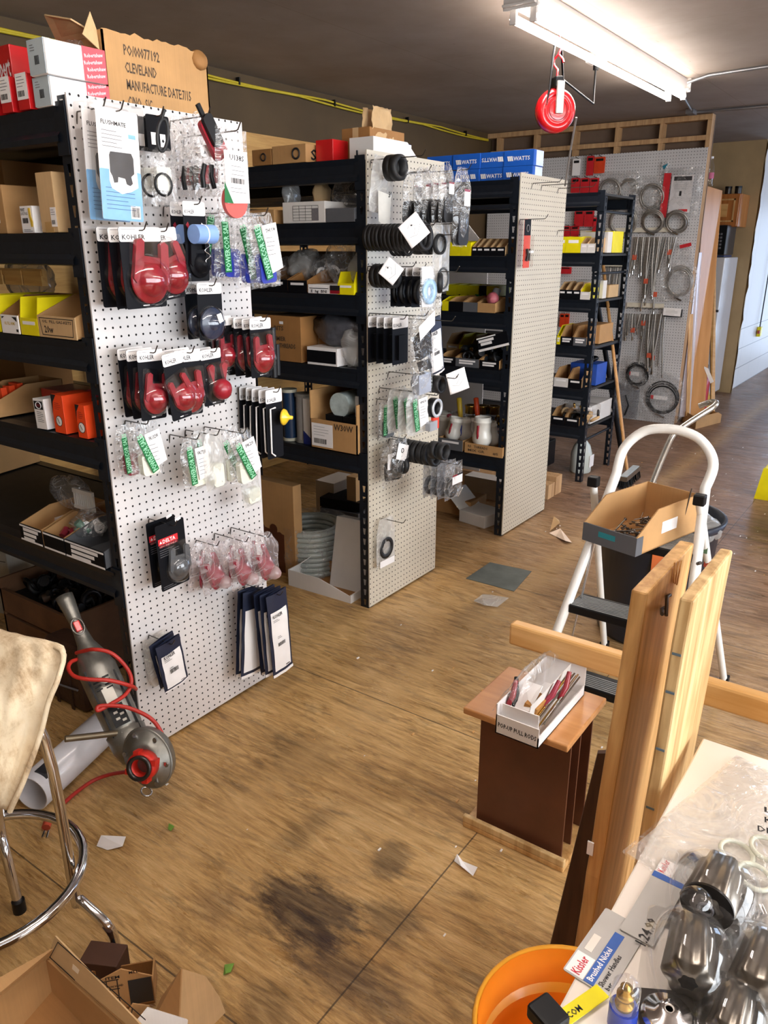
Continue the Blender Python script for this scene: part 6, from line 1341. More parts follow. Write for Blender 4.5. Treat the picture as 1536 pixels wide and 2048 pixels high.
def shellpack(px, py, label, rz, core, ln=.135, w=.10, hh=.055, z0=.0):
    """domed clear blister lying on the table with a fluted faucet handle inside"""
    t = on_table('faucet_handle_pack', label, 'faucet handle pack', px, py, rz, .7525 + z0)
    def fn(u, v):
        a = u * PI; b = v; sx = math.sin(PI * min(1, max(0, v)) ) ** .45
        return (-w / 2 * math.cos(a) * (.35 + .65 * sx), (v - .5) * ln, hh * math.sin(a) ** .7 * sx)
    m = MB(); m.grid(fn, 18, 16, GLS); m.prism(rrect(w * 1.12, ln * 1.08, -w * .56, -ln * .54, .01), 0, .001, GLS); m.build('clear_shell', t)
    m = MB(); n = 48; prof = [(.012, -.36), (.031, -.33), (.034, -.30), (.030, .0), (.028, .22), (.024, .24), (0, .25)]
    vs = []
    for r_, q in prof:
        for k in range(n): a = 2 * PI * k / n; rr = r_ * (hh / .072) * (1 + .10 * math.cos(a * 6)); vs.append((rr * math.cos(a), q * ln, hh * .47 + rr * math.sin(a)))
    m.add(vs, [(i * n + k, i * n + (k + 1) % n, (i + 1) * n + (k + 1) % n, (i + 1) * n + k) for i in range(len(prof) - 1) for k in range(n)], core, None, True); m.build('fluted_handle', t)
    return t
t = shellpack(1425, 1805, 'largest clear blister with chrome handle and dark open end, upper one on the table', pang(1405, 1855, 1445, 1750) - 90, NICK, .150, .12, .070)
MB().cyl(.034, -.004, .0, DARKC, T(0, -.052, .036) @ RX(90), 30).ring(.009, .002, GREYINK, T(0, -.057, .036) @ RX(90), 16, 6).build('dark_end', t)
t = shellpack(1376, 1930, 'clear blister with brushed nickel fluted handle in the middle of the table', pang(1372, 2000, 1385, 1850) - 90, NICK, .150, .100, .062, .004)
MB().lathe([(0, .012), (.012, .010), (.018, .004), (.020, 0)], GLS, T(0, .050, .060), 24).build('round_boss', t)
t = shellpack(1515, 1960, 'clear blister with nickel handle cut by the right picture edge', pang(1485, 2040, 1530, 1890) - 90, NICK, .15, .105, .060)
shellpack(1462, 2045, 'clear blister lying lowest between the nickel handles', pang(1440, 2100, 1470, 2000) - 90, NICK, .12, .08, .045)
t = on_table('valve_cartridge', 'small blue capped brass cartridge standing near the table edge', 'valve cartridge', 1243, 2048, 0)
MB().cyl(.0165, 0, .028, mk('cap_blue', '#1f3a9c', .35, coat=.3), None, 22).build('blue_cap', t); m = MB(); m.lathe([(.010, .028), (.011, .034), (.006, .038), (.010, .043), (.010, .048), (.005, .053), (.007, .058), (.0, .062)], BRASS, None, 18); m.build('brass_stem', t)
MB().lathe([(.015, .028), (.0165, .034), (.0165, .058), (.012, .066), (0, .068)], GLS, None, 20).build('clear_cover', t)
t = on_table('faucet_flange', 'round chrome flange on a black square plate at the bottom edge', 'flange', 1335, 2040, 30); MB().prism(rrect(.07, .07, -.035, -.035, .008), 0, .006, mk('dark_plate', '#2b2623', .3, .4)).build('plate', t)
MB().lathe([(.004, .018), (.012, .019), (.016, .012), (.026, .012), (.031, .006)], CHROME, None, 30).build('chrome_dome', t); MB().lathe([(0, .0125), (.016, .0115), (.017, .008)], YEL, T(-.030, -.018, 0), 20).build('yellow_sticker', t)
t = on_table('tape_measure', 'black tape case with yellow lettered blade end at the table corner by the bucket', 'tape measure', 1105, 2062, -22, .7512); MB().b2((-.015, -.01, 0), (.018, .03, .022), BLK).build('case', t, bev=.004); MB().b2((.018, -.008, .004), (.085, .012, .0055), YEL).build('yellow_strip', t); MB().text('COM', 1, .024, -.003, .0057, INK, fit=(.022, .008)).build('lettering', t)
# zip bag with pale rings
c = at(1470, 1600, Z=.7512); t = thing('zip_bag', 'large clear zip bag of pale rings with handwriting at the far end of the table', 'zip bag', (1.10, .06, .7515), (0, 0, R(-14)))
m = MB(); nu, nv = 26, 26
def zb(u, v):
    e_ = math.sin(PI * u) ** .5 * math.sin(PI * v) ** .5
    return ((u - .5) * .36, (v - .5) * .30, .002 + (.020 + .006 * noise.noise(Vector((u * 4, v * 4, 3)))) * e_ + .004 * noise.noise(Vector((u * 10, v * 7, 8))) * e_)
m.grid(zb, nu, nv, BAG); m.build('bag_film', t); MB().grid(lambda u, v: ((u - .5) * .35, (v - .5) * .29, .001), 2, 2, BAGW).build('back_film', t)
PRNG = mk('ring_ivory', '#d8d8c4', .45)
for k, (x, y) in enumerate(((-.055, .035), (-.015, .008), (-.085, -.005), (-.03, -.04))): MB().ring(.023, .0035, PRNG, T(x, y, .006 + .002 * k) @ RX(8), 28, 8).build('pale_ring', t)
lumps_m = MB()
for k in range(9): lumps_m.tube([(-.15 + .004 * k, -.11 + .022 * k, .006), (-.14 + .003 * k, -.10 + .022 * k, .010)], .006, (CHROME, NICK, mk('fit_navy', '#2a3550', .4))[k % 3])
lumps_m.build('metal_pieces', t)
MB().text('LB  1', 1, .03, .075, .0245, INK, RZ(-64) @ T(-.05, -.02, 0), fit=(.05, .013)).text('KIT', 1, .03, .05, .0245, INK, RZ(-64) @ T(-.05, -.02, 0), fit=(.03, .013)).text('DELTA', 1, .02, .025, .0245, INK, RZ(-64) @ T(-.05, -.02, 0), fit=(.05, .013)).build('handwriting', t)
# ---- planks standing against the table
OLD1 = wood('plank_golden', '#a87840', '#e0b478', 'Z', .4, .8, 5, .2); OLD2 = wood('plank_weathered', '#a8814e', '#e6c690', 'Z', .5, .8, 5, .25)
def plank(x0, w, th, top, mid, label, mat, lean=None):
    a = at(*top, X=x0); b = at(*mid, X=x0); d = (a - b).normalized(); f = b - d * (b.z / d.z)      # down to the floor
    t = thing('wooden_plank', label, 'plank', (f.x, f.y, 0)); up = a - f; n_ = Vector((0, -1, 0))
    rnd = random.Random(int(x0 * 100)); m = MB(); n = 14; vs = []
    for k in range(n + 1):
        c_ = up * (k / n); jx = rnd.uniform(-.003, .003)
        for dx, dy in ((jx, 0), (w + jx, 0), (w + jx, -th), (jx, -th)): vs.append((c_.x + dx, c_.y + dy, c_.z))
    fs = [(k * 4 + j, k * 4 + (j + 1) % 4, k * 4 + 4 + (j + 1) % 4, k * 4 + 4 + j) for k in range(n) for j in range(4)] + [(0, 1, 2, 3)[::-1], tuple(n * 4 + j for j in range(4))]
    m.add(vs, fs, mat); m.build('plank_body', t, bev=.004); return t, up, f
t, up, f = plank(1.20, .285, .028, (1263, 1178), (1150, 1880), 'golden plank standing upright against the table, nearer one with bent nails', OLD1)
NAIL = mk('nail_steel', '#5d5650', .4, .8)
for k, (x, y, l) in enumerate(((1340, 1190, .05), (1330, 1215, .055), (1400, 1125, .04))):
    p = at(x, y, Y=up.y + f.y - .03) - f; m = MB(); m.tube([p + Vector((0, 0, 0)), p + Vector((-.02, .0, .004)), p + Vector((-l, -.01, (-.012, .008, .01)[k] * 1.5))], .0036, NAIL, n=6); m.build('nail', t)
for k in range(3):
    p = at(1352 - k * 3, 1170 - k * 2, Y=up.y + f.y - .03) - f; MB().slab([p, p + Vector((.006, 0, 0)), p + Vector((.004 - .012 * (k - 1), .0, .045)), p + Vector((-.001 - .012 * (k - 1), 0, .045))], .002, PINE).build('splinter', t)
MB().box((-.002, .0, .52), (.003, .012, .03), WHITE, T(up.x * .5, up.y * .52, 0)).build('paint_chip', t)
t, up, f = plank(1.15, .26, .022, (1358, 1196), (1275, 1690), 'weathered plank with blue pencil marks leaning right beside the table edge', OLD2)
m = MB()
for k, z in enumerate((1.0, .93, .82, .70)): c_ = up * (z / up.z); m.b2((c_.x - .0035, c_.y - .018, z), (c_.x - .002, c_.y - .004, z + .004), mk('pencil_blue', '#5b6a72', .6))
m.build('pencil_marks', t)
a = at(1196, 1500, X=1.36); b = at(1105, 1868, X=1.36); d = (a - b).normalized(); f0 = b - d * (b.z / d.z)
t = thing('plywood_offcut', 'dark reddish brown thin board standing left of the golden plank', 'board', (f0.x, f0.y, 0)); u_ = a - f0
MB().slab([(0, 0, 0), (.02, -.06, 0), (u_.x + .02, u_.y - .07, u_.z + .02), tuple(u_)], .012, wood('dark_board', '#3f281c', '#60402c', 'Z', .6, .8)).build('board_body', t)
# ---- sawhorse rail crossing behind the planks
t = thing('sawhorse', 'pale pine rail of a sawhorse crossing behind the planks', 'sawhorse', (1.83, .10, 0)); z0 = .60
MB().b2((-.02, -.62, z0 - .067), (.02, .755, z0), PINE).build('rail', t, bev=.008)
for y in (.34, -.5): 
    for s in (-1, 1): MB().slab([(s * .02, y - .03, z0 - .03), (s * .02, y + .03, z0 - .03), (s * .13, y + .04, 0), (s * .13, y - .02, 0)], .018, STUD).build('leg', t)
# ---- little cabinet stand
MAH = wood('stand_top_wood', '#b57a45', '#d39a63', 'Y', .3, .5); HARD = mk('hardboard_brown', '#5e3420', .45, 0, .15, 10, .04)
t = thing('display_stand', 'small brown hardboard stand with a wooden top holding the box of rods', 'stand', (1.72, .72, 0))
MB().b2((-.135, -.150, .418), (.135, .150, .438), MAH).build('top_board', t, bev=.004)
MB().b2((-.085, -.150, 0), (.150, .165, .018), OLD1).build('base_board', t, bev=.004)
MB().b2((-.085, -.150, .018), (-.070, .165, .04), OLD2).build('base_trim', t, bev=.003)
for x in (-.055, .010, .095): MB().b2((x, -.13, .018), (x + .006, .135, .418), HARD).build('panel', t)
MB().b2((-.052, .128, .018), (.095, .135, .418), HARD).build('back_panel', t)
# box of pull rods
t = thing('parts_box', 'white carton lettered POP-UP PULL RODS on the stand, filled with pliers and rods', 'box', (1.532, .745, .4385), SHF); Wd, Dd = .118, .30; e = .003
m = MB(); m.b2((0, 0, -e), (Wd, .055, 0), WHITE); m.b2((0, 0, -Dd), (e, .085, 0), WHITE); m.b2((Wd - e, 0, -Dd), (Wd, .030, 0), WHITE); m.b2((0, 0, -Dd), (Wd, .12, -Dd + e), WHITE); m.b2((0, 0, -Dd), (Wd, e, 0), WHITE); m.b2((.008, .03, -.02), (Wd - .01, .080, -.017), WHITE); m.build('carton_body', t)
MB().text('POP-UP PULL RODS', 1, .006, .022, .0006, INK, RZ(-1), fit=(.106, .013)).build('handwriting', t)
m = MB()
def pl(x, z, rz, col): 
    Mx = T(x, .05, z) @ RZ(rz); m.tube([Mx @ Vector(p) for p in ((0, 0, 0), (.012, .03, -.02), (.010, .06, -.05))], [.006, .008, .006], col)
pl(.008, -.04, 10, RED); m.build('pliers_grip', t); m = MB(); pl(.075, -.11, -12, mk('grip_maroon', '#8d1f35', .4)); m.build('pliers_grip', t); m = MB(); pl(.10, -.16, 6, RED); m.build('pliers_grip', t); m = MB(); pl(.02, -.06, 30, BLK); m.build('pliers_grip', t)
m = MB()
for k in range(9): m.rod((.06 + .006 * k, .03 + .004 * (k % 3), -.02 - .004 * k), (.075 + .005 * k, .075 + .006 * (k % 2), -.26), .0026, (BRASS, CHROME, NICK)[k % 3], n=6)
m.build('rods', t)
m = MB(); m.b2((.03, .03, -.13), (.066, .085, -.06), mk('amber_card', '#b07a3a', .5), RZ(-14)); m.slab([(.025, .05, -.05), (.07, .06, -.05), (.07, .10, -.12), (.02, .10, -.12)], .002, WHITE); m.build('small_cards', t)
MB().grid(lambda u, v: (-.014 + .06 * v + .01 * noise.noise(Vector((u * 5, v * 4, 1))), .05 + .09 * math.sin(v * 2.3 + .1) * (.7 + .3 * math.sin(u * 3)) + .012 * noise.noise(Vector((u * 7, v * 5, 6))), -.005 - .28 * u + .012 * noise.noise(Vector((u * 6, v * 6, 3)))), 16, 12, BAG).build('clear_bag', t)
MB().slab([(.074, .03, -.02), (.080, .09, -.03), (.085, .10, -.27), (.078, .03, -.27)], .002, WBOARD).build('divider_card', t)
# ---- step ladder
LW = mk('ladder_white', '#eceae4', .35, 0, .04, coat=.2)
t = thing('step_ladder', 'white step ladder with black treads and curved handrail', 'step ladder', (2.3, .7, 0)); O = Vector((2.3, .7, 0))
fl_, fr_ = Vector((2.15, .955, 0)), Vector((2.15, .435, 0)); tl, tr = Vector((2.51, .835, .83)), Vector((2.51, .530, .83))
def rail(P, w=.0185, d=.011, name='rail', mat=LW):
    """flat oval tube"""
    m = MB(); m.tube([p - O for p in P], w, mat, n=10); return m
arc = [Vector((2.565, .828, .945)), Vector((2.585, .806, .99)), Vector((2.600, .765, 1.025)), Vector((2.606, .71, 1.038)), Vector((2.606, .65, 1.038)), Vector((2.600, .592, 1.022)), Vector((2.586, .548, .985)), Vector((2.565, .528, .94))]
MB().tube([p - O for p in ([fl_, tl] + spline([tl + (tl - fl_) * .06] + arc + [tr + (tr - fr_) * .06], 4) + [tr, fr_])], .0165, LW, n=10).build('front_frame', t)
bl, br = Vector((2.93, .935, 0)), Vector((2.93, .45, 0)); btl, btr = Vector((2.475, .885, .845)), Vector((2.475, .535, .845))
for nm, a, b in (('rear_leg', btl, bl), ('rear_leg', btr, br)):
    MB().tube([a - O, b - O], .0135, LW, n=8).build(nm, t)
for a in (btl, btr): MB().box(a - O + Vector((0, 0, .01)), (.034, .036, .035), BLK).build('hinge_cap', t, bev=.004)
m = MB()
for k in range(6): q = btr.lerp(br, .08 + k * .07) - O; m.box(q + Vector((-.015, 0, 0)), (.002, .018, .022), (mk('sticker_red', '#b0452f', .5), WHITE, mk('sticker_green', '#5d7a5a', .5))[k % 3], None)
m.build('warning_stickers', t)
for z, d_ in ((.22, .085), (.45, .10), (.685, .20)):
    k = z / .83; pl_ = fl_.lerp(tl, k); pr_ = fr_.lerp(tr, k); m = MB()
    m.b2((pl_.x - O.x - .02, pr_.y - O.y + .01, z - .03), (pl_.x - O.x + d_, pl_.y - O.y - .01, z), BLK); tr_o = m.build('tread', t, bev=.004)
    m = MB(); 
    for j in range(int(d_ / .011)): x = pl_.x - O.x - .014 + j * .011; m.b2((x, pr_.y - O.y + .014, z), (x + .004, pl_.y - O.y - .014, z + .0022), mk('tread_rib', '#8a8a88', .4))
    m.build('tread_ribs', tr_o); MB().rod(Vector((pl_.x, pl_.y, z - .015)) - O, Vector((pl_.x, pr_.y, z - .015)) - O, .008, LW).build('tread_bar', t)
MB().rod(Vector((2.42, .84, .68)) - O, Vector((2.25, .90, .22)) - O + Vector((.12, 0, -.1)), .004, CHROME).build('brace_rod', t)
MB().rod(bl.lerp(btl, .25) - O, br.lerp(btr, .25) - O, .009, LW).build('rear_cross_bar', t)
for a in (fl_, fr_, bl, br): MB().box(a - O + Vector((0, 0, .012)), (.036, .032, .026), BLK).build('rubber_foot', t, bev=.003)
# box of bolts on the ladder top
a = at(1165, 1078, Z=.69); b = at(1270, 1113, Z=.69); ang = math.atan2(b.y - a.y, b.x - a.x); Lb = (b - a).length
t = thing('parts_bin', 'brown cardboard bin with grey front full of bolts on the ladder top', 'parts bin', (a.x, a.y, .6885), (PI / 2, 0, ang))
Wb, Db, Hb = Lb, .36, .135; e = .004; hf_ = .062
m = MB(); m.b2((0, 0, -Db), (Wb, e, 0), KRAFT); m.b2((0, 0, -Db), (Wb, Hb, -Db + e), KRAFT)
for x in (0, Wb - e):
    pts = [(0, 0), (0, hf_), (-Db * .3, Hb), (-Db, Hb), (-Db, 0)]; vs = [(x, b_, a_) for a_, b_ in pts] + [(x + e, b_, a_) for a_, b_ in pts]
    m.add(vs, [(0, 1, 2, 3, 4), (9, 8, 7, 6, 5)] + [(i, (i + 1) % 5, 5 + (i + 1) % 5, 5 + i) for i in range(5)], KRAFT)
m.build('bin_body', t); MB().b2((-.001, 0, -e), (Wb + .001, hf_, .0015), GREYB).b2((Wb, 0, -.035), (Wb + .0012, hf_, 0), GREYB).build('front_panel', t)
MB().b2((Wb * .3, hf_ * .45, .0016), (Wb * .62, hf_ * .75, .002), mk('teal_tag', '#1f7f8a', .5)).build('teal_tag', t)
MB().b2((Wb + .0002, .045, -.23), (Wb + .001, .085, -.14), WHITE).build('paper_label', t)
rnd = random.Random(4); m = MB()
for i in range(46):
    c_ = Vector((rnd.uniform(.05, Wb - .05), rnd.uniform(.012, .045), -rnd.uniform(.06, .26))); dr = Vector((rnd.uniform(-1, 1), rnd.uniform(-.25, .3), rnd.uniform(-1, 1))).normalized() * rnd.uniform(.018, .035)
    m.rod(c_ - dr, c_ + dr, .0028, (NAIL, NICK, CHROME)[i % 3], n=6); m.rod(c_ + dr, c_ + dr * 1.15, .0055, NAIL, n=6)
o = m.build('bolts', t); o['kind'] = 'stuff'
MB().tube([(.19, .01, -.27), (.20, .09, -.28), (.205, .17, -.29)], .0025, NAIL).build('long_bolt', t)
# ---- big dark bin with a bent tube in it
BIN = mk('bin_charcoal', '#232a38', .4, 0, .1, 8, coat=.1)
t = thing('trash_can', 'large charcoal plastic trash can behind the step ladder', 'trash can', (3.20, .845, 0))
MB().lathe([(0, .01), (.205, 0), (.215, .02), (.245, .52), (.262, .525), (.268, .55), (.255, .555), (.250, .54), (.235, .5), (.20, .03), (0, .03)], BIN, None, 44).build('can_body', t)
MB().prism([(-.03, 0), (.03, 0), (.03, .10), (-.03, .10)], 0, .002, mk('sticker_orange', '#c8642c', .5), RZ(-70) @ T(0, -.247, .36) @ RX(86)).build('label_sticker', t)
m = MB(); m.tube(spline([(.20, -.1, .55), (.17, -.16, .50), (.19, -.2, .46), (.22, -.12, .52)], 5), .004, WHITE); m.build('white_string', t)
blob('plastic_bag', 'clumped clear plastic packaging lying in the trash can', 3.05, 1330, 1010, .47, .20, .10, .25, BAGW, 77)
pts = [at(x, y, X=X) for x, y, X in ((1296, 1010, 3.2), (1302, 975, 3.22), (1325, 915, 3.25), (1345, 872, 3.27), (1362, 856, 3.3), (1395, 834, 3.35), (1425, 815, 3.4), (1432, 806, 3.45), (1422, 804, 3.5), (1398, 812, 3.5))]
o = pts[0].copy(); pts = [pts[0] - Vector((0, 0, .35))] + pts
t = thing('bent_tube', 'bent silver metal tube sticking up out of the trash can', 'tube', o); MB().tube([p - o for p in spline(pts, 5)], .0125, mk('tube_silver', '#c4c0b8', .25, .85), n=12).build('tube', t)
# ---- brooms and poles by the far unit
a = at(1254, 940, Z=.09); b = at(1205, 520, X=5.88); t = thing('push_broom', 'push broom with wooden handle leaning on the far post', 'broom', (a.x, a.y, 0)); O = Vector((a.x, a.y, 0))
MB().rod(a - O, b - O, .0125, wood('broom_handle', '#a9753f', '#c99a62', 'Z', .4), n=12).build('handle', t)
h1 = at(1236, 968, Z=.07) - O; h2 = at(1281, 930, Z=.07) - O; ah = math.degrees(math.atan2(h2.y - h1.y, h2.x - h1.x)); c_ = (h1 + h2) / 2; Lh = min(.36, (h2 - h1).length)
MB().box((0, 0, .0), (Lh, .06, .03), mk('broom_block', '#5a4a3a', .5), T(c_.x, c_.y, .075) @ RZ(ah)).build('block', t); MB().box((0, 0, .018), (Lh * .9, .045, .008), SIL, T(c_.x, c_.y, .075) @ RZ(ah)).build('metal_strap', t)
m = MB(); rnd = random.Random(6)
for i in range(160): x = rnd.uniform(-Lh / 2, Lh / 2); y = rnd.uniform(-.026, .026); m.tube([(x, y, -.012), (x * 1.06, y * 1.5, -.07)], .003, BLK, T(c_.x, c_.y, .075) @ RZ(ah), n=3)
o_ = m.build('bristles', t); o_['kind'] = 'stuff'
a = at(1243, 905, Z=0); b = at(1192, 588, X=5.75); t = thing('mop_pole', 'black flat pole leaning beside the broom handle', 'pole', (a.x, a.y, 0)); O = Vector((a.x, a.y, 0)); MB().rod(a - O, b - O, .021, BLK, n=8).build('pole', t)
# ---- bits on the floor
P = [at(x, y, Z=.001) for x, y in ((932, 1157), (980, 1125), (1063, 1143), (1028, 1183))]; o = P[0]
t = thing('metal_plate', 'flat square of dull grey sheet metal on the floor in the aisle', 'metal plate', (o.x, o.y, 0)); MB().slab([p - o for p in P][::-1], .003, mk('dull_zinc', '#6b716e', .5, .6, .25, 8, .1, 20)).build('sheet', t)
def scrap(name, label, pts, mat, cat='paper scrap', h=.004, curl=0.01):
    P = [at(x, y, Z=.003) for x, y in pts]; o = P[0].copy(); t = thing(name, label, cat, (o.x, o.y, 0)); Q = [p - o for p in P]
    for k, q in enumerate(Q): q.z = .003 + (curl if k % 2 else 0)
    MB().slab(Q, h * .2, mat).build('sheet', t); return t
scrap('paper_scrap', 'torn white receipt on the floor beside the chrome stool', [(193, 1692), (203, 1676), (252, 1673), (246, 1698), (215, 1700)], WHITE)
scrap('paper_scrap', 'white paper tag on the floor in front of the stand', [(908, 1722), (914, 1713), (925, 1722), (955, 1740), (946, 1752), (922, 1738)], WHITE)
scrap('paper_scrap', 'torn tan and white cardboard wedge on the aisle floor', [(1098, 1066), (1120, 1063), (1144, 1085), (1130, 1088), (1112, 1073)], mk('paper_rose', '#e2cbb6', .6), curl=.02)
scrap('paper_scrap', 'torn brown flap attached to the white wedge on the aisle floor', [(1100, 1062), (1107, 1045), (1118, 1040), (1119, 1058)], KRAFT2, curl=.04)
t = scrap('plastic_scrap', 'small crumpled clear plastic bag on the floor below the metal plate', [(947, 1202), (965, 1196), (985, 1190), (1018, 1203), (995, 1214), (968, 1218)], BAGW, 'plastic scrap', curl=.02)
m = MB(); a = at(980, 1203, Z=.01) - Vector(t.location); m.tube([a + Vector((-.03, .03, .01)), a, a + Vector((.02, -.04, .012))], .008, BAG); m.build('crinkle', t)
GRN = mk('leaf_green', '#6f9a3c', .5, 0, .15, 40)
scrap('leaf', 'small green leaf on the floor between stool and aisle', [(336, 1658), (338, 1650), (346, 1650), (349, 1656), (342, 1662)], GRN, 'leaf', curl=.006)
scrap('leaf', 'larger green leaf on the floor right of the scrap cartons', [(447, 1950), (450, 1934), (460, 1929), (469, 1931), (462, 1944), (452, 1951)], GRN, 'leaf', curl=.008)
rnd = random.Random(9); m = MB()
for i in range(150):
    x = rnd.uniform(1.2, 7.2); y = rnd.uniform(.5, 1.8); s_ = rnd.uniform(.002, .006)
    m.box((x, y, s_ * .4), (s_ * 2.4, s_, s_ * .6), (WHITE, PINE)[i % 2], None)
m.build('floor_debris', label='scattered pale wood chips and crumbs across the plywood floor', cat='debris', kind='stuff')
# ---- things cut by the right edge
t = thing('yellow_bin', 'yellow plastic object cut off by the right picture edge', 'bin', (5.62, .70, 0)); MB().prism([(-.18, 0), (.15, 0), (.12, .22), (-.05, .22), (-.15, .15)], -.1, .1, YEL, Matrix.Rotation(PI / 2, 4, 'Z') @ RX(90) @ T(0, 0, 0)).build('bin_shell', t, bev=.01)
t = thing('mechanic_dolly', 'black wheeled dolly corner at the right picture edge', 'dolly', (4.9, .50, 0)); MB().b2((-.25, -.3, .10), (.22, .10, .16), BLK).build('deck', t, bev=.01); MB().cyl(.05, -.02, .02, RUB, T(-.08, .09, .05) @ RX(90), 20).build('wheel', t); MB().cyl(.05, -.02, .02, RUB, T(.18, -.2, .05) @ RX(90), 20).build('wheel', t); MB().b2((-.12, .04, .162), (.05, .09, .17), SIL).build('tray_edge', t)
# ================================================================ far pegboard and kitchenette
XP = 7.583
BS = mk('braided_steel', '#a29d96', .4, .6, .3, 120); REDP = mk('pack_red', '#c3202a', .4)
GF = 'hoses and packs on the far pegboard'
def onfar(name, label, cat, px, py, off=.02, tilt=0, group=None): p = at(px, py, X=XP - off); return thing(name, label, cat, p, rot_of(SHF, tilt, 0), group)
def coil(px, py, r, n, label, bagged=False, squash=1., rr=.007, off=.05, mat=None):
    t = onfar('coiled_hose', label, 'hose', px, py, off, 0, 'coiled hoses on the far pegboard')
    for k in range(n): MB().ring(r * (1 - .09 * (k % 3)), rr, mat or BS, T(.006 * k, -.004 * k, .016 * (k - n / 2)) @ RX(4 * k), 30, 6, squash).build('hose_loop', t)
    MB().rod((-r * .2, -r * squash, 0), (.05, -r * squash - .03, .01), .010, CHROME).build('nut_end', t)
    if bagged: k = bag(r * 2.7, r * 3.1, .06, 400 + int(px), g=.6, wr=.014, y0=r * 1.6); k.build('bag', t)
coil(1217, 380, .10, 4, 'coiled steel hose in a bag above the end of the farthest unit', True)
coil(1255, 378, .09, 3, 'coiled steel hose with tag between two bagged coils', True)
coil(1301, 392, .105, 4, 'large bagged steel coil high on the right half of the far pegboard', True)
coil(1243, 440, .13, 5, 'wide bundle of steel coils partly behind the far post')
coil(1302, 440, .10, 6, 'thick steel coil bundle in the middle right of the far pegboard')
coil(1349, 440, .095, 7, 'tight thick steel coil bundle at the right of the row')
coil(1357, 563, .12, 3, 'bagged teardrop steel coil low at the right', True, 1.15)
coil(1272, 748, .105, 4, 'bagged black coil with red and white label near the bottom', True, mat=BLK)
coil(1323, 796, .155, 3, 'largest black coil in a bag with red print at the bottom', True, mat=BLK)
for px, py, w in ((1268, 748, .10), (1318, 796, .16)):
    t = onfar('paper_tag', 'white and red label inside the %s' % ('smaller black coil' if w < .12 else 'largest black coil'), 'label', px, py, .04); MB().b2((-w / 2, -.015, 0), (w / 2, .022, .002), WHITE).b2((-w / 2, -.015, .0021), (-w / 3, .022, .003), REDP).build('label_sheet', t)
def packs(x0, x1, y0, y1, n, label, mat=REDP, off=.05):
    for k in range(n):
        x = x0 + (x1 - x0) * (k + .5) / n; a = at(x0, y0, X=XP); b = at(x1, y1, X=XP); w = abs(a.y - b.y) / n; h = abs(a.z - b.z)
        t = onfar('red_packet', label + ('' if n == 1 else ', %s of its row' % ('first', 'second', 'third', 'fourth')[k]), 'packet', x, y0, off, 0, 'red packets on the far pegboard')
        MB().prism(rrect(w * .86, h, -w * .43, -h), 0, .012, mat).build('packet_card', t); MB().b2((-w * .3, -h * .25, .0125), (w * .3, -h * .1, .013), BLK).build('dark_print', t)
        MB().rod((0, .005, -off), (0, .012, .04), .003, WIRE).build('hanging_wire', t)
packs(1147, 1162, 318, 350, 1, 'small white blister at the top left of the far pegboard', WHITE); packs(1176, 1189, 312, 350, 1, 'narrow red and black packet at the top'); packs(1190, 1212, 314, 345, 1, 'orange red packet with black top beside the narrow one', mk('pack_orange', '#d6421e', .4))
packs(1143, 1200, 356, 383, 3, 'red packet just above the farthest unit'); packs(1150, 1190, 420, 452, 2, 'red card seen between beams of the farthest unit'); packs(1125, 1160, 452, 474, 2, 'dull red packet low beside the bare board'); packs(1188, 1194, 435, 465, 1, 'slim red tube packet beside the far post')
packs(1120, 1145, 534, 548, 1, 'orange packet under the second far beam'); packs(1121, 1140, 627, 655, 2, 'tall orange red packet low on the far pegboard', mk('pack_orange', '#d6421e', .4))
# wooden label rails with hanging braided connectors
def railstrip(x0, x1, y0, y1, label):
    a = at(x0, y0, X=XP - .01); b = at(x1, y1, X=XP - .01); t = thing('hook_rail', label, 'rail', a, SHF); L = abs(a.y - b.y)
    MB().b2((0, -.02, 0), (L, .02, .02), mk('rail_cream', '#d8cfbc', .5)).build('strip', t)
    for k in range(8): MB().rod((L * (k + .5) / 8, -.02, .0), (L * (k + .5) / 8, -.03, .10), .003, WIRE).build('hook', t)
railstrip(1162, 1192, 464, 462, 'short piece of cream hook rail left of the far post'); railstrip(1214, 1342, 461, 455, 'long cream hook rail under the steel coils'); railstrip(1255, 1328, 609, 614, 'lower cream hook rail above the long connectors')
railstrip(1207, 1250, 528, 528, 'cream hook rail seen through the open end of the farthest unit')
rnd = random.Random(12)
def connectors(x0, x1, ytop, n, l0, l1, where, red=True):
    for k in range(n):
        x = x0 + (x1 - x0) * k / max(1, n - 1); p = at(x, ytop, X=XP - .03 - .05 * (k % 3) / 2); l = rnd.uniform(l0, l1); tl_ = rnd.uniform(-.04, .04)
        t = thing('braided_connector', 'thin braided steel connector hanging %s' % where, 'water connector', p, SHF, 'braided connectors ' + where)
        MB().tube([(0, 0, 0), (tl_ * .3, -l * .5, .01), (tl_, -l, 0)], .0088, BS, n=6).build('braided_hose', t); MB().rod((tl_, -l, 0), (tl_ * 1.05, -l - .03, 0), .010, CHROME).build('nut', t)
        if red and k % 5 == 2: MB().b2((tl_ - .02, -l * .8, .012), (tl_ + .02, -l * .8 + .045, .014), mk('tag_orange', '#c4553a', .5)).build('tag', t)
connectors(1269, 1290, 474, 7, .25, .36, 'in the left clump under the long rail')
connectors(1292, 1322, 474, 10, .50, .66, 'in the long middle clump under the long rail')
connectors(1328, 1352, 474, 6, .16, .34, 'in the short right clump under the long rail')
connectors(1212, 1245, 535, 8, .28, .34, 'seen through the open end of the farthest unit', False)
connectors(1255, 1290, 628, 8, .12, .36, 'at the left of the lower rail')
connectors(1292, 1330, 628, 11, .45, .56, 'at the right of the lower rail')
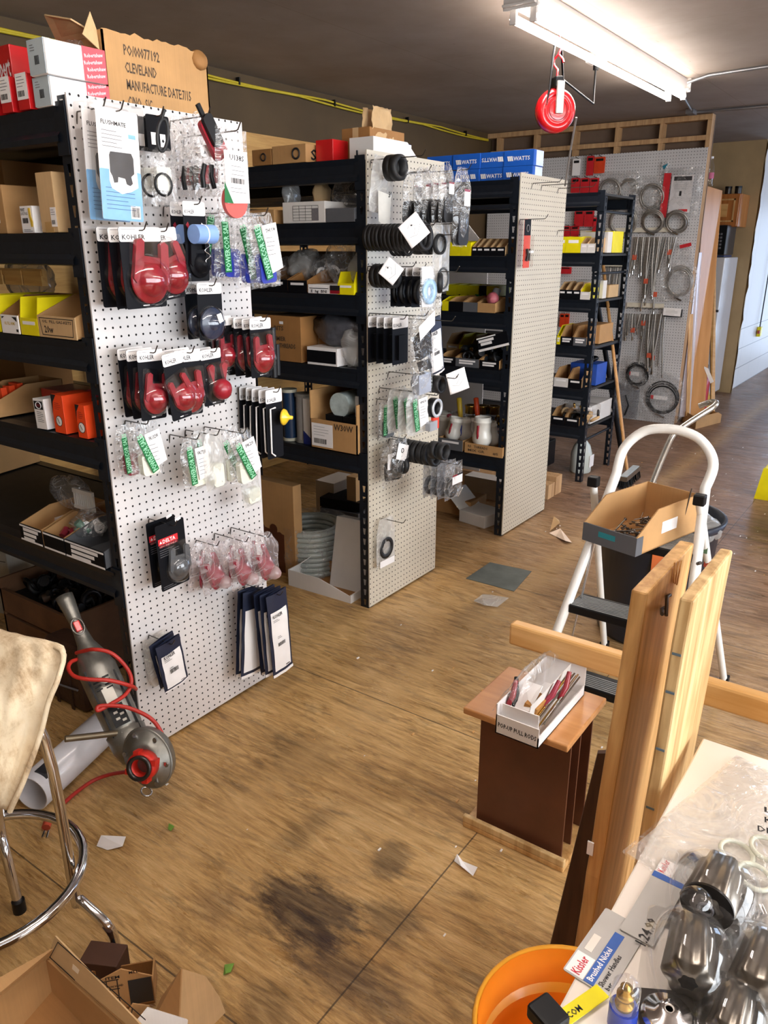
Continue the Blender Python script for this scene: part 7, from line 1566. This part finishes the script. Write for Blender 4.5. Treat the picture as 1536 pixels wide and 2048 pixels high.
t = onfar('instruction_bag', 'large clear bag with printed instruction sheet and red strip, top right', 'document bag', 1368, 338, .04, -1); bag(.34, .42, .03, 500, g=1, wr=.012).build('bag', t)
MB().b2((-.09, -.36, .012), (.10, -.05, .013), mk('sheet_grey', '#cfcbcb', .5)).build('paper_sheet', t); MB().b2((-.07, -.095, .0135), (.085, -.06, .014), mk('title_black', '#2c2a2c')).build('title_bar', t); m = MB(); lines(m, -.06, -.13, .12, 3, .015, .0135); m.b2((-.01, -.22, .0135), (.01, -.18, .014), INK); m.b2((.0, -.35, .0135), (.08, -.33, .014), REDP); m.build('lettering', t); MB().b2((-.16, -.40, .012), (-.10, -.03, .02), REDP).build('red_strip', t)
t = onfar('parts_bag', 'small bag with red header right of the connectors', 'parts bag', 1372, 490, .03); bag(.12, .13, .03, 510, g=1).build('bag', t); MB().b2((-.05, -.02, .016), (.05, .01, .017), REDP, RZ(14)).build('header', t)
t = onfar('notice_card', 'white handwritten card on a black holder right of the lower rail', 'card', 1347, 618, .04); MB().b2((-.075, -.07, 0), (.085, 0, .03), BLK).build('holder', t); MB().b2((-.08, -.06, .031), (.08, .01, .033), WHITE, RZ(-2)).build('card', t); m = MB(); lines(m, -.06, -.01, .11, 4, .013, .0335, INK); m.build('handwriting', t)
t = onfar('parts_bag', 'dim bag of black hoses low at the left of the far pegboard', 'parts bag', 1258, 770, .03); bag(.22, .34, .03, 520, g=1, mat=BAGD).build('bag', t); MB().tube([(-.02, -.1, .01), (.02, -.2, .012), (-.01, -.3, .01)], .008, BLK).build('hose', t)
t = onfar('spray_tube', 'clear bag with blue tip standing left of the red strip', 'parts bag', 1331, 325, .03); bag(.07, .40, .03, 530, g=1).build('bag', t); MB().prism([(-.02, -.03), (.03, -.01), (.0, -.06)], .014, .02, mk('tip_teal', '#1c6f86', .4)).build('blue_tip', t)
# leaning door slabs, pole, extinguisher
SLAB = wood('door_oak', '#b07a48', '#c9935e', 'Z', .18, .4, 3, .02); LAM = mk('laminate_white', '#d9d4de', .12, 0, .03, coat=.5)
def leaning(name, label, cat, pts, X, th, mat):
    P = [at(x, y, X=xx) for (x, y), xx in zip(pts, X)]; o = P[0].copy(); o.z = 0; t = thing(name, label, cat, o); MB().slab([p - o for p in P], th, mat).build('slab_body', t, bev=.002); return t
leaning('door_slab', 'glossy wood door slab leaning behind the partition end', 'door slab', [(1366, 842), (1404, 838), (1441, 382), (1408, 372)], (7.75, 7.9, 7.98, 7.78), .03, SLAB)
leaning('laminate_sheet', 'narrow glossy white sheet leaning right behind the partition edge', 'sheet', [(1358, 834), (1380, 832), (1404, 505), (1397, 505)], (7.72, 7.75, 7.76, 7.72), .01, LAM)
leaning('wooden_post', 'tall slim pine trim leaning in front of the refrigerator', 'timber', [(1420, 826), (1428, 824), (1431, 460), (1418, 460)], (8.2, 8.22, 8.4, 8.4), .03, PINE)
leaning('plywood_strip', 'short brown plywood strip standing by the fire extinguisher', 'board', [(1371, 832), (1378, 832), (1386, 628), (1377, 628)], (7.68, 7.7, 7.7, 7.68), .012, OLD1)
a = at(1407, 745, X=8.0); b = at(1385, 560, X=7.85); c = at(1420, 825, X=8.1); t = thing('mop', 'mop with black handle and yellow head standing in the cardboard tray', 'mop', (c.x, c.y, 0)); O = Vector((c.x, c.y, 0)); k = at(1408, 770, X=8.05)
MB().rod(k - O, b - O, .013, BLK).build('handle', t); MB().lathe([(.02, .34), (.045, .30), (.07, .22), (.085, .1), (.10, .0)], mk('mop_yellow', '#c09a3a', .8, 0, .2, 60, .3), T(*(Vector((k.x - O.x, k.y - O.y, .0)))), 18).build('mop_head', t)
fx = at(1396, 822, X=7.95); t = thing('fire_extinguisher', 'red fire extinguisher standing beside the far partition end', 'fire extinguisher', (7.95, fx.y, .02)); MB().lathe([(0, 0), (.072, 0), (.075, .02), (.075, .40), (.06, .45), (.025, .47), (.02, .49)], mk('extinguisher_red', '#b0121a', .3, 0, .05, coat=.4), None, 26).build('cylinder', t)
MB().b2((-.0765, -.04, .18), (-.072, .04, .32), WHITE).build('paper_label', t); MB().b2((-.02, -.03, .48), (.06, .03, .52), BLK).build('valve_handle', t, bev=.004); MB().tube([(-.03, .02, .49), (-.09, .02, .42), (-.09, .01, .15)], .012, BLK).build('hose', t); MB().slab([(-.08, -.06, .50), (-.08, -.01, .52), (-.09, -.10, .36), (-.09, -.13, .38)], .001, WHITE).build('inspection_tag', t)
a = at(1355, 838, Z=0); b = at(1390, 858, Z=0); c = at(1440, 845, Z=0); t = thing('cardboard_box', 'low brown cardboard tray at the foot of the far partition', 'cardboard box', (b.x, b.y, 0)); 
P0 = Vector((0, 0, 0)); Pl = a - b; Pr = (c - b); e = .012
for q in (Pl, Pr): q.z = 0
m = MB(); Z1 = Vector((0, 0, .11)); m.slab([P0, Pl, Pl + Z1, P0 + Z1], .005, KRAFT); m.slab([P0, Pr, Pr + Vector((0, 0, .08)), Pr * .85 + Z1, P0 + Z1], .005, KRAFT); m.slab([Pl, Pl + Pr, Pl + Pr + Z1 * .7, Pl + Z1], .005, KRAFTD); m.slab([Pr, Pl + Pr, Pl + Pr + Z1 * .7, Pr + Z1 * .7], .005, KRAFT); m.slab([P0, Pr, Pl + Pr, Pl], .004, KRAFTD); m.build('box_body', t)
# refrigerator, microwave, cabinet
FR = mk('fridge_white', '#d3d0cf', .3, 0, .03, coat=.4)
t = thing('refrigerator', 'white two-door refrigerator beyond the far partition', 'refrigerator', (9.10, 2.05, 0)); 
MB().b2((.05, 0, .03), (.60, .68, 1.52), FR).build('cabinet_body', t, bev=.01); MB().b2((0, 0, .03), (.045, .68, .96), FR).build('lower_door', t, bev=.008); MB().b2((0, 0, .975), (.045, .68, 1.52), FR).build('upper_door', t, bev=.008); MB().b2((-.001, .0, .955), (.02, .68, .98), mk('gap_dark', '#2a2a2c')).build('door_gap', t); MB().b2((-.006, .10, 1.44), (.0, .20, 1.46), BLK).build('badge', t)
t = thing('microwave_oven', 'black microwave standing on the refrigerator', 'microwave', (9.16, 2.08, 1.545)); MB().b2((0, 0, 0), (.40, .52, .30), mk('micro_side', '#3a3b40', .3, .3)).build('casing', t, bev=.006); MB().b2((-.015, .0, .005), (0, .52, .295), BLK).build('front_face', t, bev=.003); m = MB()
for i in range(5):
    for j in range(3): m.b2((-.018, .04 + j * .03, .06 + i * .035), (-.015, .06 + j * .03, .08 + i * .035), GREYINK)
m.build('keypad', t); MB().b2((.0, .0, -.02), (.35, .5, -.005), mk('book_blue', '#26345e')).build('base_tray', t)
t = thing('wall_cabinet', 'small wooden wall cabinet with raised panel door above the microwave', 'cabinet', (9.30, 2.02, 1.83)); CW = wood('cabinet_maple', '#9a5a2c', '#b9763e', 'Z', .25, .5)
MB().b2((.02, 0, 0), (.42, .75, .33), CW).build('carcass', t, bev=.004); m = MB(); m.b2((0, .01, .005), (.02, .75, .325), CW); m.build('door', t, bev=.004); m = MB(); m.b2((-.006, .05, .05), (0, .70, .065), OLD1); m.b2((-.006, .05, .265), (0, .70, .28), OLD1); m.b2((-.006, .05, .05), (0, .065, .28), OLD1); m.b2((-.008, .12, .10), (0, .70, .23), PINE); m.build('raised_panel', t)
for k in range(2): tt = thing('small_jar', '%s dark jar on top of the wall cabinet' % ('left', 'right')[k], 'jar', (9.40, 2.18 - k * .10, 2.162), (0, 0, 0), 'jars on the wall cabinet'); MB().cyl(.035, 0, .055, mk('jar_dark', '#2c2018', .3), None, 16).build('jar_body', tt); MB().cyl(.036, .055, .075, BLK, None, 16).build('lid', tt)
t = thing('water_bottle', 'clear plastic water bottle standing on top of the leaning door slab', 'bottle', at(1417, 372, X=7.9)); MB().lathe([(0, 0), (.033, 0), (.035, .02), (.033, .07), (.035, .13), (.03, .17), (.014, .21), (.014, .23)], GLS, None, 20).build('bottle_body', t); MB().cyl(.015, .228, .245, WHITE, None, 14).build('cap', t); MB().lathe([(.0355, .06), (.0355, .11)], mk('label_rose', '#c05a78', .5), None, 20).build('label_band', t)
p = at(1515, 663, Y=1.965); t = thing('outlet_box', 'yellow electrical box with plug on the white siding wall', 'outlet box', p); MB().b2((-.05, -.045, -.06), (.05, .0, .06), YEL).build('box_body', t, bev=.005); MB().b2((-.09, -.04, -.02), (-.05, -.015, .02), mk('plug_orange', '#b0442c', .5)).build('plug', t); MB().tube([(0, -.02, .06), (.02, -.02, .5), (.03, -.02, 1.0), (.03, -.02, 1.8)], .007, BLK).build('power_cord', t)
